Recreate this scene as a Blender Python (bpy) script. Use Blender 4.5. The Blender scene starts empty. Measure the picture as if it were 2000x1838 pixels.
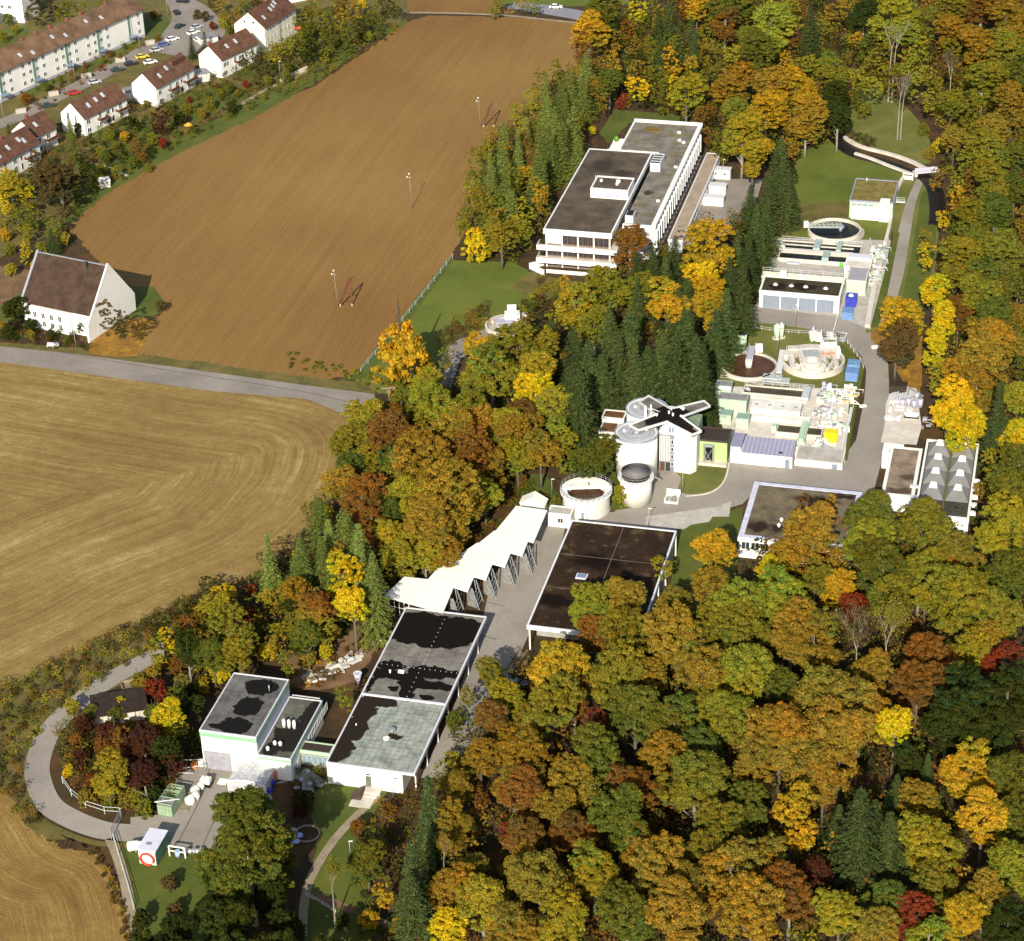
import bpy, math, random
from math import radians as R_, sin, cos, pi
from mathutils import Vector, Matrix
import numpy as np
random.seed(7)
SC = bpy.context.scene
COL = SC.collection
# ------------------------------------------------------------------ camera
FPX, TH, ROLL, CH = 4300.0, R_(30.35), R_(1.9), 238.0
cam = bpy.data.cameras.new('camera'); camo = bpy.data.objects.new('camera', cam); COL.objects.link(camo)
cam.sensor_width = 36; cam.lens = FPX/2000*36; cam.clip_start = 1; cam.clip_end = 6000
_r, _u = Vector((1, 0, 0)), Vector((0, sin(TH), cos(TH)))
_f = Vector((0, cos(TH), -sin(TH)))
_R = cos(ROLL)*_r - sin(ROLL)*_u
_U = sin(ROLL)*_r + cos(ROLL)*_u
_m = Matrix((( _R.x, _U.x, -_f.x, 0), (_R.y, _U.y, -_f.y, 0), (_R.z, _U.z, -_f.z, CH), (0, 0, 0, 1)))
camo.matrix_world = _m
SC.camera = camo
# ------------------------------------------------------------------ light
SUN_EL, SUN_AZ = R_(30), R_(11)          # shadows fall away from the camera and slightly right
sd = bpy.data.lights.new('sun', 'SUN'); sd.energy = 4.6; sd.angle = R_(0.5); sd.color = (1.0, 0.92, 0.76)
so = bpy.data.objects.new('sun', sd); COL.objects.link(so)
_d = Vector((sin(SUN_AZ)*cos(SUN_EL), cos(SUN_AZ)*cos(SUN_EL), -sin(SUN_EL)))
so.rotation_euler = _d.to_track_quat('-Z', 'Y').to_euler(); so.location = (-60, 100, 200)
w = bpy.data.worlds.new('World'); SC.world = w; w.use_nodes = True
nt = w.node_tree; bg = nt.nodes['Background']; sky = nt.nodes.new('ShaderNodeTexSky')
sky.sky_type = 'NISHITA'; sky.sun_disc = False; sky.sun_elevation = SUN_EL; sky.sun_rotation = pi+SUN_AZ
sky.air_density = 1.0; sky.dust_density = 1.5
nt.links.new(sky.outputs[0], bg.inputs[0]); bg.inputs[1].default_value = 0.10
SC.view_settings.view_transform = 'Standard'; SC.view_settings.look = 'None'
SC.view_settings.exposure = 0.58; SC.view_settings.gamma = 1.0; SC.view_settings.use_curve_mapping = False
SC.cycles.max_bounces = 5; SC.cycles.diffuse_bounces = 2; SC.cycles.transmission_bounces = 3; SC.cycles.glossy_bounces = 2
SC.cycles.transparent_max_bounces = 6
# ------------------------------------------------------------------ where a line of sight meets a height
def ray(px, py):
    x, y = px-1000.0, py-919.0
    c, s = cos(ROLL), sin(ROLL); x, y = c*x-s*y, s*x+c*y
    return Vector((x, FPX*cos(TH)-y*sin(TH), -FPX*sin(TH)-y*cos(TH)))
def P(px, py, z=0.0):
    d = ray(px, py); t = (CH-z)/-d.z
    return Vector((d.x*t, d.y*t, z))
def ppm(px, py, z=0):                     # pixels of the photo per metre there
    p = P(px, py, z); return FPX/((p-Vector((0, 0, CH))).dot(_f))
def proj(p):
    v = Vector(p)-Vector((0, 0, CH)); dz = v.dot(_f)
    return 1000+v.dot(_R)/dz*FPX, 919-v.dot(_U)/dz*FPX
def vplane(px, py, A, B):                 # meets the upright plane through A and B: (metres from A, height)
    d = ray(px, py); w_ = (B-A).to_2d().normalized(); n = Vector((-w_.y, w_.x))
    t = n.dot(A.to_2d())/n.dot(d.to_2d())
    q = d.to_2d()*t
    return (q-A.to_2d()).dot(w_), CH+d.z*t
# ------------------------------------------------------------------ objects
def tag(o, label=None, cat=None, group=None, kind=None):
    if label: o['label'] = label
    if cat: o['category'] = cat
    if group: o['group'] = group
    if kind: o['kind'] = kind
    return o
def thing(name, label, cat, loc=(0, 0, 0), rot=0.0, group=None):
    o = bpy.data.objects.new(name, None); COL.objects.link(o)
    o.location = (loc[0], loc[1], loc[2] if len(loc) > 2 else 0); o.rotation_euler = (0, 0, rot); o.empty_display_size = 0.5
    return tag(o, label, cat, group)
class MB:
    def __init__(s): s.v = []; s.f = []; s.smooth = []
    def add(s, vs, fs, sm=False):
        n = len(s.v); s.v += [tuple(v) for v in vs]; s.f += [tuple(i+n for i in f) for f in fs]; s.smooth += [sm]*len(fs); return s
    def box(s, x0, y0, z0, x1, y1, z1):
        return s.add([(x0,y0,z0),(x1,y0,z0),(x1,y1,z0),(x0,y1,z0),(x0,y0,z1),(x1,y0,z1),(x1,y1,z1),(x0,y1,z1)],
                     [(0,3,2,1),(4,5,6,7),(0,1,5,4),(1,2,6,5),(2,3,7,6),(3,0,4,7)])
    def prism(s, pts, z0, z1):            # plan outline, counter-clockwise; z0/z1 number or list
        n = len(pts); a = z0 if isinstance(z0, (list, tuple)) else [z0]*n; b = z1 if isinstance(z1, (list, tuple)) else [z1]*n
        vs = [(p[0], p[1], a[i]) for i, p in enumerate(pts)]+[(p[0], p[1], b[i]) for i, p in enumerate(pts)]
        fs = [tuple(range(n-1, -1, -1)), tuple(range(n, 2*n))]+[(i, (i+1) % n, (i+1) % n+n, i+n) for i in range(n)]
        return s.add(vs, fs)
    def bar(s, a, b, w=0.1, h=None):      # square bar from a to b
        a, b = Vector(a), Vector(b); h = h or w; d = (b-a)
        if d.length < 1e-6: return s
        d.normalize(); up = Vector((0, 0, 1)) if abs(d.z) < .95 else Vector((1, 0, 0))
        x = d.cross(up).normalized()*w/2; y = x.cross(d).normalized()*h/2
        vs = [a-x-y, a+x-y, a+x+y, a-x+y, b-x-y, b+x-y, b+x+y, b-x+y]
        return s.add(vs, [(0,3,2,1),(4,5,6,7),(0,1,5,4),(1,2,6,5),(2,3,7,6),(3,0,4,7)])
    def tube(s, pts, rs, n=8, cap=True):
        rings = []; k = len(s.v); pts = [Vector(p) for p in pts]
        if not isinstance(rs, (list, tuple)): rs = [rs]*len(pts)
        for i, p in enumerate(pts):
            d = (pts[min(i+1, len(pts)-1)]-pts[max(i-1, 0)]).normalized()
            up = Vector((0, 0, 1)) if abs(d.z) < .9 else Vector((1, 0, 0))
            x = d.cross(up).normalized(); y = x.cross(d)
            s.v += [tuple(p+(x*cos(2*pi*j/n)+y*sin(2*pi*j/n))*rs[i]) for j in range(n)]
        for i in range(len(pts)-1):
            for j in range(n):
                a = k+i*n+j; b = k+i*n+(j+1) % n
                s.f.append((a, a+n, b+n, b)); s.smooth.append(True)
        if cap:
            s.f.append(tuple(k+j for j in range(n))); s.f.append(tuple(k+(len(pts)-1)*n+j for j in range(n-1, -1, -1))); s.smooth += [False]*2
        return s
    def cyl(s, x, y, z0, z1, r, r1=None, n=32):
        r1 = r if r1 is None else r1; vs = []; 
        for z, q in ((z0, r), (z1, r1)): vs += [(x+q*cos(2*pi*j/n), y+q*sin(2*pi*j/n), z) for j in range(n)]
        k = len(s.v); s.v += vs
        for j in range(n): s.f.append((k+j, k+(j+1) % n, k+(j+1) % n+n, k+j+n)); s.smooth.append(True)
        s.f.append(tuple(k+j for j in range(n-1, -1, -1))); s.f.append(tuple(k+n+j for j in range(n))); s.smooth += [False]*2
        return s
    def ring(s, x, y, z0, z1, ri, ro, n=48, a0=0.0, a1=2*pi):     # annular wall
        full = abs(a1-a0-2*pi) < 1e-6; m = n if full else n+1; k = len(s.v)
        for j in range(m):
            a = a0+(a1-a0)*j/n; c, d = cos(a), sin(a)
            s.v += [(x+ro*c, y+ro*d, z0), (x+ro*c, y+ro*d, z1), (x+ri*c, y+ri*d, z1), (x+ri*c, y+ri*d, z0)]
        for j in range(n):
            a = k+j*4; b = k+((j+1) % m)*4
            for i in range(4):
                s.f.append((a+i, b+i, b+(i+1) % 4, a+(i+1) % 4)); s.smooth.append(False)
        if not full: s.f += [(k, k+1, k+2, k+3), (k+n*4+3, k+n*4+2, k+n*4+1, k+n*4)]; s.smooth += [False]*2
        return s
    def mesh(s, name, mat):
        me = bpy.data.meshes.new(name); me.from_pydata(s.v, [], s.f)
        me.polygons.foreach_set('use_smooth', s.smooth); me.validate(); 
        if mat: me.materials.append(mat)
        return me
def part(name, mb, mat, parent=None, label=None, loc=None, rotz=0.0):
    me = mb.mesh(name, mat) if isinstance(mb, MB) else mb
    o = bpy.data.objects.new(name, me); COL.objects.link(o)
    if parent: o.parent = parent
    if loc is not None: o.location = loc
    if rotz: o.rotation_euler = (0, 0, rotz)
    if label: o['label'] = label
    return o
def solo(name, mb, mat, label, cat, loc=None, group=None, rotz=0.0):
    return tag(part(name, mb, mat, loc=loc, rotz=rotz), label, cat, group)
def copy_tree(o, parent=None):
    c = o.copy(); COL.objects.link(c); c.parent = parent
    for ch in KIDS.get(o, list(o.children)): copy_tree(ch, c)
    return c
KIDS = {}
def L(root, px, py, z=0.0):               # a sight point in a thing's own frame
    p = P(px, py, z)-root.location; a = -root.rotation_euler.z
    return Vector((p.x*cos(a)-p.y*sin(a), p.x*sin(a)+p.y*cos(a), z))
# ------------------------------------------------------------------ materials
MATS = {}
class NB:
    def __init__(s, name):
        s.m = bpy.data.materials.new(name); s.m.use_nodes = True; s.t = s.m.node_tree; s.p = s.t.nodes['Principled BSDF']
        s.p.inputs['Specular IOR Level'].default_value = 0.3; MATS[name] = s.m
    def n(s, t, **kw):
        q = s.t.nodes.new('ShaderNode'+t)
        for k, v in kw.items(): setattr(q, k, v)
        return q
    def l(s, a, b): s.t.links.new(a, b)
    def coord(s, which='Object'): return s.n('TexCoord').outputs[which]
    def noise(s, vec, scale, detail=4, rough=0.6, dist=0.0):
        q = s.n('TexNoise'); q.inputs['Scale'].default_value = scale; q.inputs['Detail'].default_value = detail
        q.inputs['Roughness'].default_value = rough; q.inputs['Distortion'].default_value = dist
        s.l(vec, q.inputs['Vector']); return q.outputs['Fac']
    def ramp(s, fac, stops):
        q = s.n('ValToRGB'); e = q.color_ramp.elements
        while len(e) < len(stops): e.new(0.5)
        for i, (p, c) in enumerate(stops): e[i].position = p; e[i].color = (*c, 1) if len(c) == 3 else c
        s.l(fac, q.inputs[0]); return q.outputs[0]
    def mix(s, fac, a, b, mode='MIX'):
        q = s.n('Mix'); q.data_type = 'RGBA'; q.blend_type = mode
        for k, v in ((0, fac), (6, a), (7, b)):
            if hasattr(v, 'is_linked') or hasattr(v, 'links'): s.l(v, q.inputs[k])
            elif isinstance(v, (int, float)): q.inputs[k].default_value = v
            else: q.inputs[k].default_value = (*v, 1)
        return q.outputs[2]
    def math(s, op, a, b=0.0, c=None):
        q = s.n('Math'); q.operation = op
        for k, v in enumerate((a, b) if c is None else (a, b, c)):
            if hasattr(v, 'links'): s.l(v, q.inputs[k])
            else: q.inputs[k].default_value = v
        return q.outputs[0]
    def mapping(s, vec, rot=0.0, scale=(1, 1, 1), loc=(0, 0, 0)):
        q = s.n('Mapping'); q.inputs['Rotation'].default_value = (0, 0, rot); q.inputs['Scale'].default_value = scale
        q.inputs['Location'].default_value = loc; s.l(vec, q.inputs[0]); return q.outputs[0]
    def blobs(s, vec, bl, wob=1.2, nscale=0.5, soft=.93):      # 1 inside the ellipses (cx, cy, rx, ry), wobbly edge
        no = s.n('TexNoise'); no.inputs['Scale'].default_value = nscale; no.inputs['Detail'].default_value = 4; s.l(vec, no.inputs['Vector'])
        sub = s.n('VectorMath', operation='SUBTRACT'); s.l(no.outputs['Color'], sub.inputs[0]); sub.inputs[1].default_value = (.5, .5, .5)
        sc = s.n('VectorMath', operation='SCALE'); s.l(sub.outputs[0], sc.inputs[0]); sc.inputs['Scale'].default_value = wob*2
        ad = s.n('VectorMath', operation='ADD'); s.l(vec, ad.inputs[0]); s.l(sc.outputs[0], ad.inputs[1])
        res = None
        for cx, cy, rx, ry in bl:
            m = s.mapping(ad.outputs[0], scale=(1/rx, 1/ry, 0), loc=(-cx/rx, -cy/ry, 0))
            ln = s.n('VectorMath', operation='LENGTH'); s.l(m, ln.inputs[0])
            res = ln.outputs['Value'] if res is None else s.math('MINIMUM', res, ln.outputs['Value'])
        return s.ramp(res, [(soft, (1, 1, 1)), (1.0, (0, 0, 0))])
    def out(s, col, rough=0.8, bump=None, bstr=0.3, bdist=0.1, metal=0.0):
        if hasattr(col, 'links'): s.l(col, s.p.inputs['Base Color'])
        else: s.p.inputs['Base Color'].default_value = (*col, 1)
        s.p.inputs['Roughness'].default_value = rough; s.p.inputs['Metallic'].default_value = metal
        if bump is not None:
            b = s.n('Bump'); b.inputs['Strength'].default_value = bstr; b.inputs['Distance'].default_value = bdist
            s.l(bump, b.inputs['Height']); s.l(b.outputs[0], s.p.inputs['Normal'])
        return s.m
def M(name, col, rough=0.7, var=0.15, scale=0.8, bump=0.0, metal=0.0, dirt=None, dirt_amt=0.35):
    if name in MATS: return MATS[name]
    b = NB(name); c = b.coord(); n1 = b.noise(c, scale, 5)
    lo = tuple(x*(1-var*1.6) for x in col); hi = tuple(min(1, x*(1+var)) for x in col)
    k = b.ramp(n1, [(0.3, lo), (0.7, hi)])
    if dirt:
        n2 = b.noise(c, scale*0.35, 6, 0.7); f = b.ramp(n2, [(0.45, (0, 0, 0)), (0.75, (dirt_amt,)*3)])
        k = b.mix(f, k, dirt)
    return b.out(k, rough, b.noise(c, scale*6) if bump else None, bump, 0.05, metal)
WHITE = M('white_render', (.80, .79, .74), .8, .03, .5, dirt=(.45, .43, .36), dirt_amt=.25)
WHITE2 = M('white_concrete', (.72, .70, .64), .8, .06, .5, dirt=(.35, .33, .27), dirt_amt=.5)
TRIM = M('pale_trim', (.62, .62, .64), .5, .06, 1.0)
LILAC = M('pale_lilac_sheet', (.42, .42, .52), .45, .08, .8)
CONC = M('concrete', (.45, .42, .37), .9, .12, .6, .3, dirt=(.22, .20, .15), dirt_amt=.6)
CONCP = M('pale_concrete', (.62, .57, .50), .9, .10, .6, .3, dirt=(.35, .30, .24), dirt_amt=.6)
GREYM = M('galvanised_steel', (.38, .40, .42), .45, .15, 2, metal=.4)
GLASS = M('dark_window_glass', (.035, .045, .05), .08, .3, .5)
GLASSB = M('blue_window_glass', (.20, .26, .36), .12, .2, .7)
GREEN = M('pale_green_panel', (.42, .56, .41), .6, .05, .6)
GREEN2 = M('light_green_panel', (.36, .50, .21), .6, .05, .6)
GREENT = M('green_roof_trim', (.24, .46, .28), .5, .06, .6)
BROWNW = M('brown_wood', (.11, .045, .025), .6, .25, 1.5)
DARK = M('black_plastic', (.012, .014, .013), .35, .2, 1)
TIMBER = M('weathered_timber', (.24, .19, .13), .8, .25, 1.2)
STEELR = M('red_oxide_steel', (.12, .04, .025), .6, .2, 1)
BLUE = M('blue_steel', (.05, .06, .42), .4, .1, 1)
BLUEL = M('light_blue_steel', (.14, .25, .48), .4, .1, 1)
BLUEG = M('blue_grey_door', (.20, .235, .30), .5, .06, 1)
YELLOW = M('yellow_steel', (.78, .58, .01), .4, .04, 1)
ORANGE = M('orange_plastic', (.75, .22, .04), .5, .05, 1)
RED = M('red_hose', (.72, .05, .03), .5, .05, 1)
WATER = M('black_water', (.006, .008, .007), .22, .3, .3)
SLUDGE = M('brown_sludge_water', (.085, .038, .020), .25, .2, .4)
RIVER = M('brown_stream_water', (.016, .010, .005), .35, .4, .3)
for _w in (WATER, SLUDGE, RIVER): _w.node_tree.nodes['Principled BSDF'].inputs['Specular IOR Level'].default_value = .12
RUBBER = M('rubber', (.015, .015, .016), .7, .1, 2)
# ------------------------------------------------------------------ ground and fields
def zone(name, stops, scale=.12, detail=8, fine=2.5, bump=.4, patch=None):
    b = NB(name); c = b.coord(); n = b.noise(c, scale, detail, .65); n2 = b.noise(c, fine, 6, .7)
    f = b.math('ADD', b.math('MULTIPLY', n, .6), b.math('MULTIPLY', n2, .4)); k = b.ramp(f, stops)
    if patch: k = b.mix(b.ramp(b.noise(c, patch[0], 6, .7), [(patch[1], (0, 0, 0)), (patch[1]+.12, (1, 1, 1))]), k, patch[2])
    return b.out(k, .95, n2, bump, .15)
GRASS = zone('meadow_grass', [(.35, (.060, .085, .010)), (.5, (.105, .130, .016)), (.65, (.155, .155, .024))], .06, patch=(.08, .56, (.15, .12, .03)))
LAWN = zone('green_lawn', [(.35, (.048, .068, .009)), (.5, (.078, .098, .013)), (.65, (.125, .125, .020))], .1, patch=(.2, .62, (.13, .13, .03)))
LAWNO = zone('olive_lawn', [(.35, (.08, .09, .018)), (.5, (.12, .13, .025)), (.65, (.19, .17, .05))], .1)
LITTER = zone('leaf_litter_floor', [(.35, (.020, .014, .007)), (.5, (.055, .032, .012)), (.65, (.12, .06, .015))], .15, patch=(.1, .55, (.035, .04, .012)))
GOLDLIT = zone('golden_leaf_litter', [(.35, (.11, .06, .012)), (.5, (.24, .12, .015)), (.62, (.40, .22, .02))], .3)
VERGE = zone('rough_verge', [(.35, (.05, .055, .015)), (.5, (.12, .10, .025)), (.65, (.19, .13, .04))], .2)
SOILD = zone('bare_soil', [(.35, (.09, .05, .025)), (.5, (.17, .10, .05)), (.65, (.24, .15, .08))], .2)
ASPH = zone('asphalt_grey', [(.35, (.17, .148, .125)), (.5, (.235, .205, .175)), (.65, (.30, .265, .23))], .08, bump=.15, patch=(.15, .60, (.17, .155, .14)))
ASPHL = zone('asphalt_pale', [(.35, (.205, .182, .155)), (.5, (.275, .246, .210)), (.65, (.35, .318, .275))], .06, bump=.15, patch=(.12, .58, (.24, .22, .19)))
ASPHB = zone('asphalt_bluish', [(.35, (.17, .17, .19)), (.5, (.22, .22, .25)), (.65, (.27, .27, .30))], .08, bump=.1)
ASPHD = zone('asphalt_dark_seam', [(.35, (.09, .08, .07)), (.5, (.13, .115, .10)), (.65, (.17, .15, .13))], .3, bump=.1)
PATHM = zone('path_gravel', [(.35, (.19, .15, .095)), (.5, (.28, .225, .15)), (.65, (.36, .30, .21))], .3)
GRAVELR = zone('gravel_roof', [(.35, (.24, .19, .14)), (.5, (.34, .27, .20)), (.65, (.42, .34, .26))], .3, bump=.3)
def ploughed():
    b = NB('ploughed_soil'); c = b.coord('Object')
    d = P(1120, 50)-P(700, 730); a = math.atan2(d.y, d.x)
    m = b.mapping(c, rot=-a)
    st = b.mapping(m, scale=(.012, .9, 1)); n1 = b.noise(st, 1.0, 5, .7)
    st2 = b.mapping(m, scale=(.03, .25, 1)); n2 = b.noise(st2, 1.0, 4, .6)
    n3 = b.noise(c, .012, 4, .5); n4 = b.noise(c, 1.2, 6, .75)
    f = b.math('ADD', b.math('MULTIPLY', n1, .20), b.math('MULTIPLY', n2, .14))
    f = b.math('ADD', f, b.math('MULTIPLY', n3, .34)); f = b.math('ADD', f, b.math('MULTIPLY', n4, .32))
    k = b.ramp(f, [(.36, (.155, .072, .018)), (.46, (.200, .104, .026)), (.55, (.238, .136, .038)), (.66, (.280, .174, .058))])
    w = b.n('TexWave'); w.wave_type = 'BANDS'; w.bands_direction = 'Y'; w.inputs['Scale'].default_value = .28; w.inputs['Distortion'].default_value = 1.5
    w.inputs['Detail'].default_value = 2; w.inputs['Detail Scale'].default_value = .3; b.l(m, w.inputs[0])
    k = b.mix(.05, k, w.outputs[0], 'OVERLAY')
    return b.out(k, .95, n4, .5, .25)
def stubble(name, centre, ax, ay, rot, tint=(1, 1, 1)):
    b = NB(name); c = b.coord('Object')
    m = b.mapping(c, loc=(-centre.x, -centre.y, 0)); m = b.mapping(m, rot=rot); m = b.mapping(m, scale=(1/ax, 1/ay, 0))
    nn = b.n('TexNoise'); nn.inputs['Scale'].default_value = .9; nn.inputs['Detail'].default_value = 3; b.l(m, nn.inputs['Vector'])
    sc = b.n('VectorMath', operation='SCALE'); b.l(nn.outputs['Color'], sc.inputs[0]); sc.inputs['Scale'].default_value = .45
    ad = b.n('VectorMath', operation='ADD'); b.l(m, ad.inputs[0]); b.l(sc.outputs[0], ad.inputs[1])
    ln = b.n('VectorMath', operation='LENGTH'); b.l(ad.outputs[0], ln.inputs[0])
    cx = b.n('CombineXYZ'); b.l(ln.outputs['Value'], cx.inputs[0])
    sep = b.n('SeparateXYZ'); b.l(ad.outputs[0], sep.inputs[0]); an = b.math('ARCTAN2', sep.outputs[1], sep.outputs[0]); b.l(b.math('MULTIPLY', an, .35), cx.inputs[1])
    n1 = b.noise(cx.outputs[0], 9, 6, .72); n1b = b.noise(cx.outputs[0], 34, 3, .6)
    n3 = b.noise(c, .035, 5, .6); n4 = b.noise(c, 1.6, 6, .75)
    f = b.math('ADD', b.math('MULTIPLY', n1, .42), b.math('MULTIPLY', n1b, .13))
    f = b.math('ADD', f, b.math('MULTIPLY', n3, .27)); f = b.math('ADD', f, b.math('MULTIPLY', n4, .18))
    t = tint
    k = b.ramp(f, [(.40, (.13*t[0], .080*t[1], .018*t[2])), (.47, (.19*t[0], .130*t[1], .030*t[2])), (.53, (.27*t[0], .200*t[1], .056*t[2])), (.60, (.42*t[0], .335*t[1], .125*t[2]))])
    return b.out(k, .95, n4, .5, .2)
SOIL = ploughed()
def swaths(name, tint=(1, 1, 1)):
    # harvest lines: the attribute holds metres from the field's outer round and metres along it
    b = NB(name); at = b.n('Attribute'); at.attribute_name = 'swath'; c = b.coord('Object'); t = tint
    nn = b.n('TexNoise'); nn.inputs['Scale'].default_value = .05; nn.inputs['Detail'].default_value = 3; b.l(c, nn.inputs['Vector'])
    sc = b.n('VectorMath', operation='SCALE'); b.l(nn.outputs['Color'], sc.inputs[0]); sc.inputs['Scale'].default_value = 3.0
    ad = b.n('VectorMath', operation='ADD'); b.l(at.outputs['Vector'], ad.inputs[0]); b.l(sc.outputs[0], ad.inputs[1])
    m1 = b.mapping(ad.outputs[0], scale=(.16, .012, 0)); m2 = b.mapping(ad.outputs[0], scale=(.75, .02, 0)); m3 = b.mapping(ad.outputs[0], scale=(2.4, .06, 0))
    n1 = b.noise(m1, 1, 4, .6); n2 = b.noise(m2, 1, 4, .65); n3 = b.noise(m3, 1, 3, .6); n4 = b.noise(c, .03, 4, .6); n5 = b.noise(c, 1.5, 6, .8); n6 = b.noise(c, .35, 5, .7)
    f = b.math('MULTIPLY', n1, .18)
    for n_, w_ in ((n2, .19), (n3, .13), (n4, .16), (n5, .18), (n6, .16)): f = b.math('ADD', f, b.math('MULTIPLY', n_, w_))
    k = b.ramp(f, [(.40, (.145*t[0], .085*t[1], .022*t[2])), (.47, (.205*t[0], .128*t[1], .036*t[2])), (.53, (.265*t[0], .182*t[1], .056*t[2])), (.60, (.40*t[0], .312*t[1], .120*t[2]))])
    return b.out(k, .95, b.math('ADD', n5, n3), .6, .25)
STUB = swaths('stubble_field_soil'); STUB2 = swaths('stubble_lower_soil', (1.0, .93, .82))
def smooth_pts(pts, k=5, closed=True):
    out = []; n = len(pts)
    rng = range(n) if closed else range(n-1)
    for i in rng:
        g = lambda j: pts[j % n] if closed else pts[max(0, min(n-1, j))]
        p0, p1, p2, p3 = g(i-1), g(i), g(i+1), g(i+2)
        for j in range(k):
            t = j/k
            out.append(tuple(.5*((2*p1[a])+(-p0[a]+p2[a])*t+(2*p0[a]-5*p1[a]+4*p2[a]-p3[a])*t*t+(-p0[a]+3*p1[a]-3*p2[a]+p3[a])*t**3) for a in range(2)))
    if not closed: out.append(tuple(pts[-1][:2]))
    return out
def sheet(name, pts, z, mat, sm=False, jag=0.0, kind='structure'):
    ps = [P(*p, 0) for p in pts]; ps = [(p.x, p.y) for p in ps]
    if sm: ps = smooth_pts(ps)
    if jag:                                # ragged vegetation edge
        q = []
        for i in range(len(ps)):
            a, b = Vector(ps[i]), Vector(ps[(i+1) % len(ps)]); n = max(1, int((b-a).length/1.2))
            for j in range(n):
                v = a.lerp(b, j/n); q.append((v.x+random.uniform(-jag, jag), v.y+random.uniform(-jag, jag)))
        ps = q
    ar = sum(ps[i][0]*ps[(i+1) % len(ps)][1]-ps[(i+1) % len(ps)][0]*ps[i][1] for i in range(len(ps)))
    if ar < 0: ps.reverse()
    mb = MB(); mb.add([(x, y, z) for x, y in ps], [tuple(range(len(ps)))])
    o = part(name, mb, mat); o['kind'] = kind; return o
def ribbon_pts(pts, w, off=0.0):
    ps = smooth_pts([(P(*p).x, P(*p).y) for p in pts], 6, False); Lp = []; Rp = []
    for i, p in enumerate(ps):
        a = Vector(ps[max(0, i-1)]); b = Vector(ps[min(len(ps)-1, i+1)]); d = (b-a).normalized(); n = Vector((-d.y, d.x))
        ww = w if not isinstance(w, (list, tuple)) else w[0]+(w[1]-w[0])*i/(len(ps)-1)
        Lp.append(Vector(p)+n*(off+ww/2)); Rp.append(Vector(p)+n*(off-ww/2))
    return Lp, Rp
def ribbon(name, pts, w, z, mat, off=0.0, h=0.0, kind='structure'):
    Lp, Rp = ribbon_pts(pts, w, off); mb = MB(); n = len(Lp)
    if h <= 0:
        mb.add([(p.x, p.y, z) for p in Lp]+[(p.x, p.y, z) for p in Rp], [(i, i+n, i+1+n, i+1) for i in range(n-1)])
    else:
        vs = []
        for l, r in zip(Lp, Rp): vs += [(l.x, l.y, z), (r.x, r.y, z), (r.x, r.y, z+h), (l.x, l.y, z+h)]
        fs = []
        for i in range(n-1):
            a = i*4; b = a+4
            fs += [(a+j, b+j, b+(j+1) % 4, a+(j+1) % 4) for j in range(4)]
        fs += [(0, 1, 2, 3), (n*4-1, n*4-2, n*4-3, n*4-4)]
        mb.add(vs, [f[::-1] for f in fs])
    o = part(name, mb, mat)
    if kind: o['kind'] = kind
    return o
def swath_field(name, poly_px, guide_px, z, mat, xlim, step=.55):
    poly = np.array([tuple(P(*q))[:2] for q in poly_px]); gd = np.array(smooth_pts([tuple(P(*q))[:2] for q in guide_px], 6, False))
    xs = np.arange(max(poly[:, 0].min(), xlim[0]), poly[:, 0].max(), step); ys = np.arange(max(poly[:, 1].min(), xlim[1]), poly[:, 1].max(), step)
    X, Y = np.meshgrid(xs, ys); nx, ny = len(xs), len(ys); X = X.ravel(); Y = Y.ravel(); rr = np.random.default_rng(4)
    def ins(x, y):
        c_ = np.zeros(len(x), bool); j = len(poly)-1
        for i in range(len(poly)):
            yi, yj, xi, xj = poly[i, 1], poly[j, 1], poly[i, 0], poly[j, 0]
            with np.errstate(divide='ignore', invalid='ignore'): t = (xj-xi)*(y-yi)/(yj-yi)+xi
            c_ ^= ((yi > y) != (yj > y)) & (x < t); j = i
        return c_
    best = np.full(len(X), 1e9); al = np.zeros(len(X)); s0 = 0.0
    for a, b_ in zip(gd[:-1], gd[1:]):
        d = b_-a; l = np.hypot(*d)
        if l < 1e-6: continue
        t = np.clip(((X-a[0])*d[0]+(Y-a[1])*d[1])/l**2, 0, 1); q = np.hypot(X-a[0]-t*d[0], Y-a[1]-t*d[1]); u = q < best
        best[u] = q[u]; al[u] = s0+t[u]*l; s0 += l
    idx = np.arange(nx*ny).reshape(ny, nx); f = np.stack([idx[:-1, :-1], idx[:-1, 1:], idx[1:, 1:], idx[1:, :-1]], -1).reshape(-1, 4)
    cx, cy = X[f].mean(1)+rr.normal(size=len(f))*.35, Y[f].mean(1)+rr.normal(size=len(f))*.35; f = f[ins(cx, cy)]
    keep, inv = np.unique(f, return_inverse=True); inv = inv.reshape(f.shape)
    zz = np.full(len(keep), z)+rr.uniform(0, .012, len(keep)); me = bpy.data.meshes.new(name); v = np.stack([X[keep], Y[keep], zz], 1)
    me.vertices.add(len(v)); me.vertices.foreach_set('co', v.astype(np.float32).ravel()); me.loops.add(f.size); me.loops.foreach_set('vertex_index', inv.ravel().astype(np.int32))
    me.polygons.add(len(f)); me.polygons.foreach_set('loop_start', np.arange(0, f.size, 4, dtype=np.int32)); me.polygons.foreach_set('loop_total', np.full(len(f), 4, dtype=np.int32))
    at = me.attributes.new('swath', 'FLOAT_VECTOR', 'POINT'); at.data.foreach_set('vector', np.stack([best[keep], al[keep], np.zeros(len(keep))], 1).astype(np.float32).ravel())
    me.update(calc_edges=True); me.materials.append(mat); o = part(name, me, None); o['kind'] = 'structure'; return o
g = MB().add([(-2500, -1500, 0), (2500, -1500, 0), (2500, 4500, 0), (-2500, 4500, 0)], [(0, 1, 2, 3)]); o = part('ground', g, LITTER); o['kind'] = 'structure'
Z = .02
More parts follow.
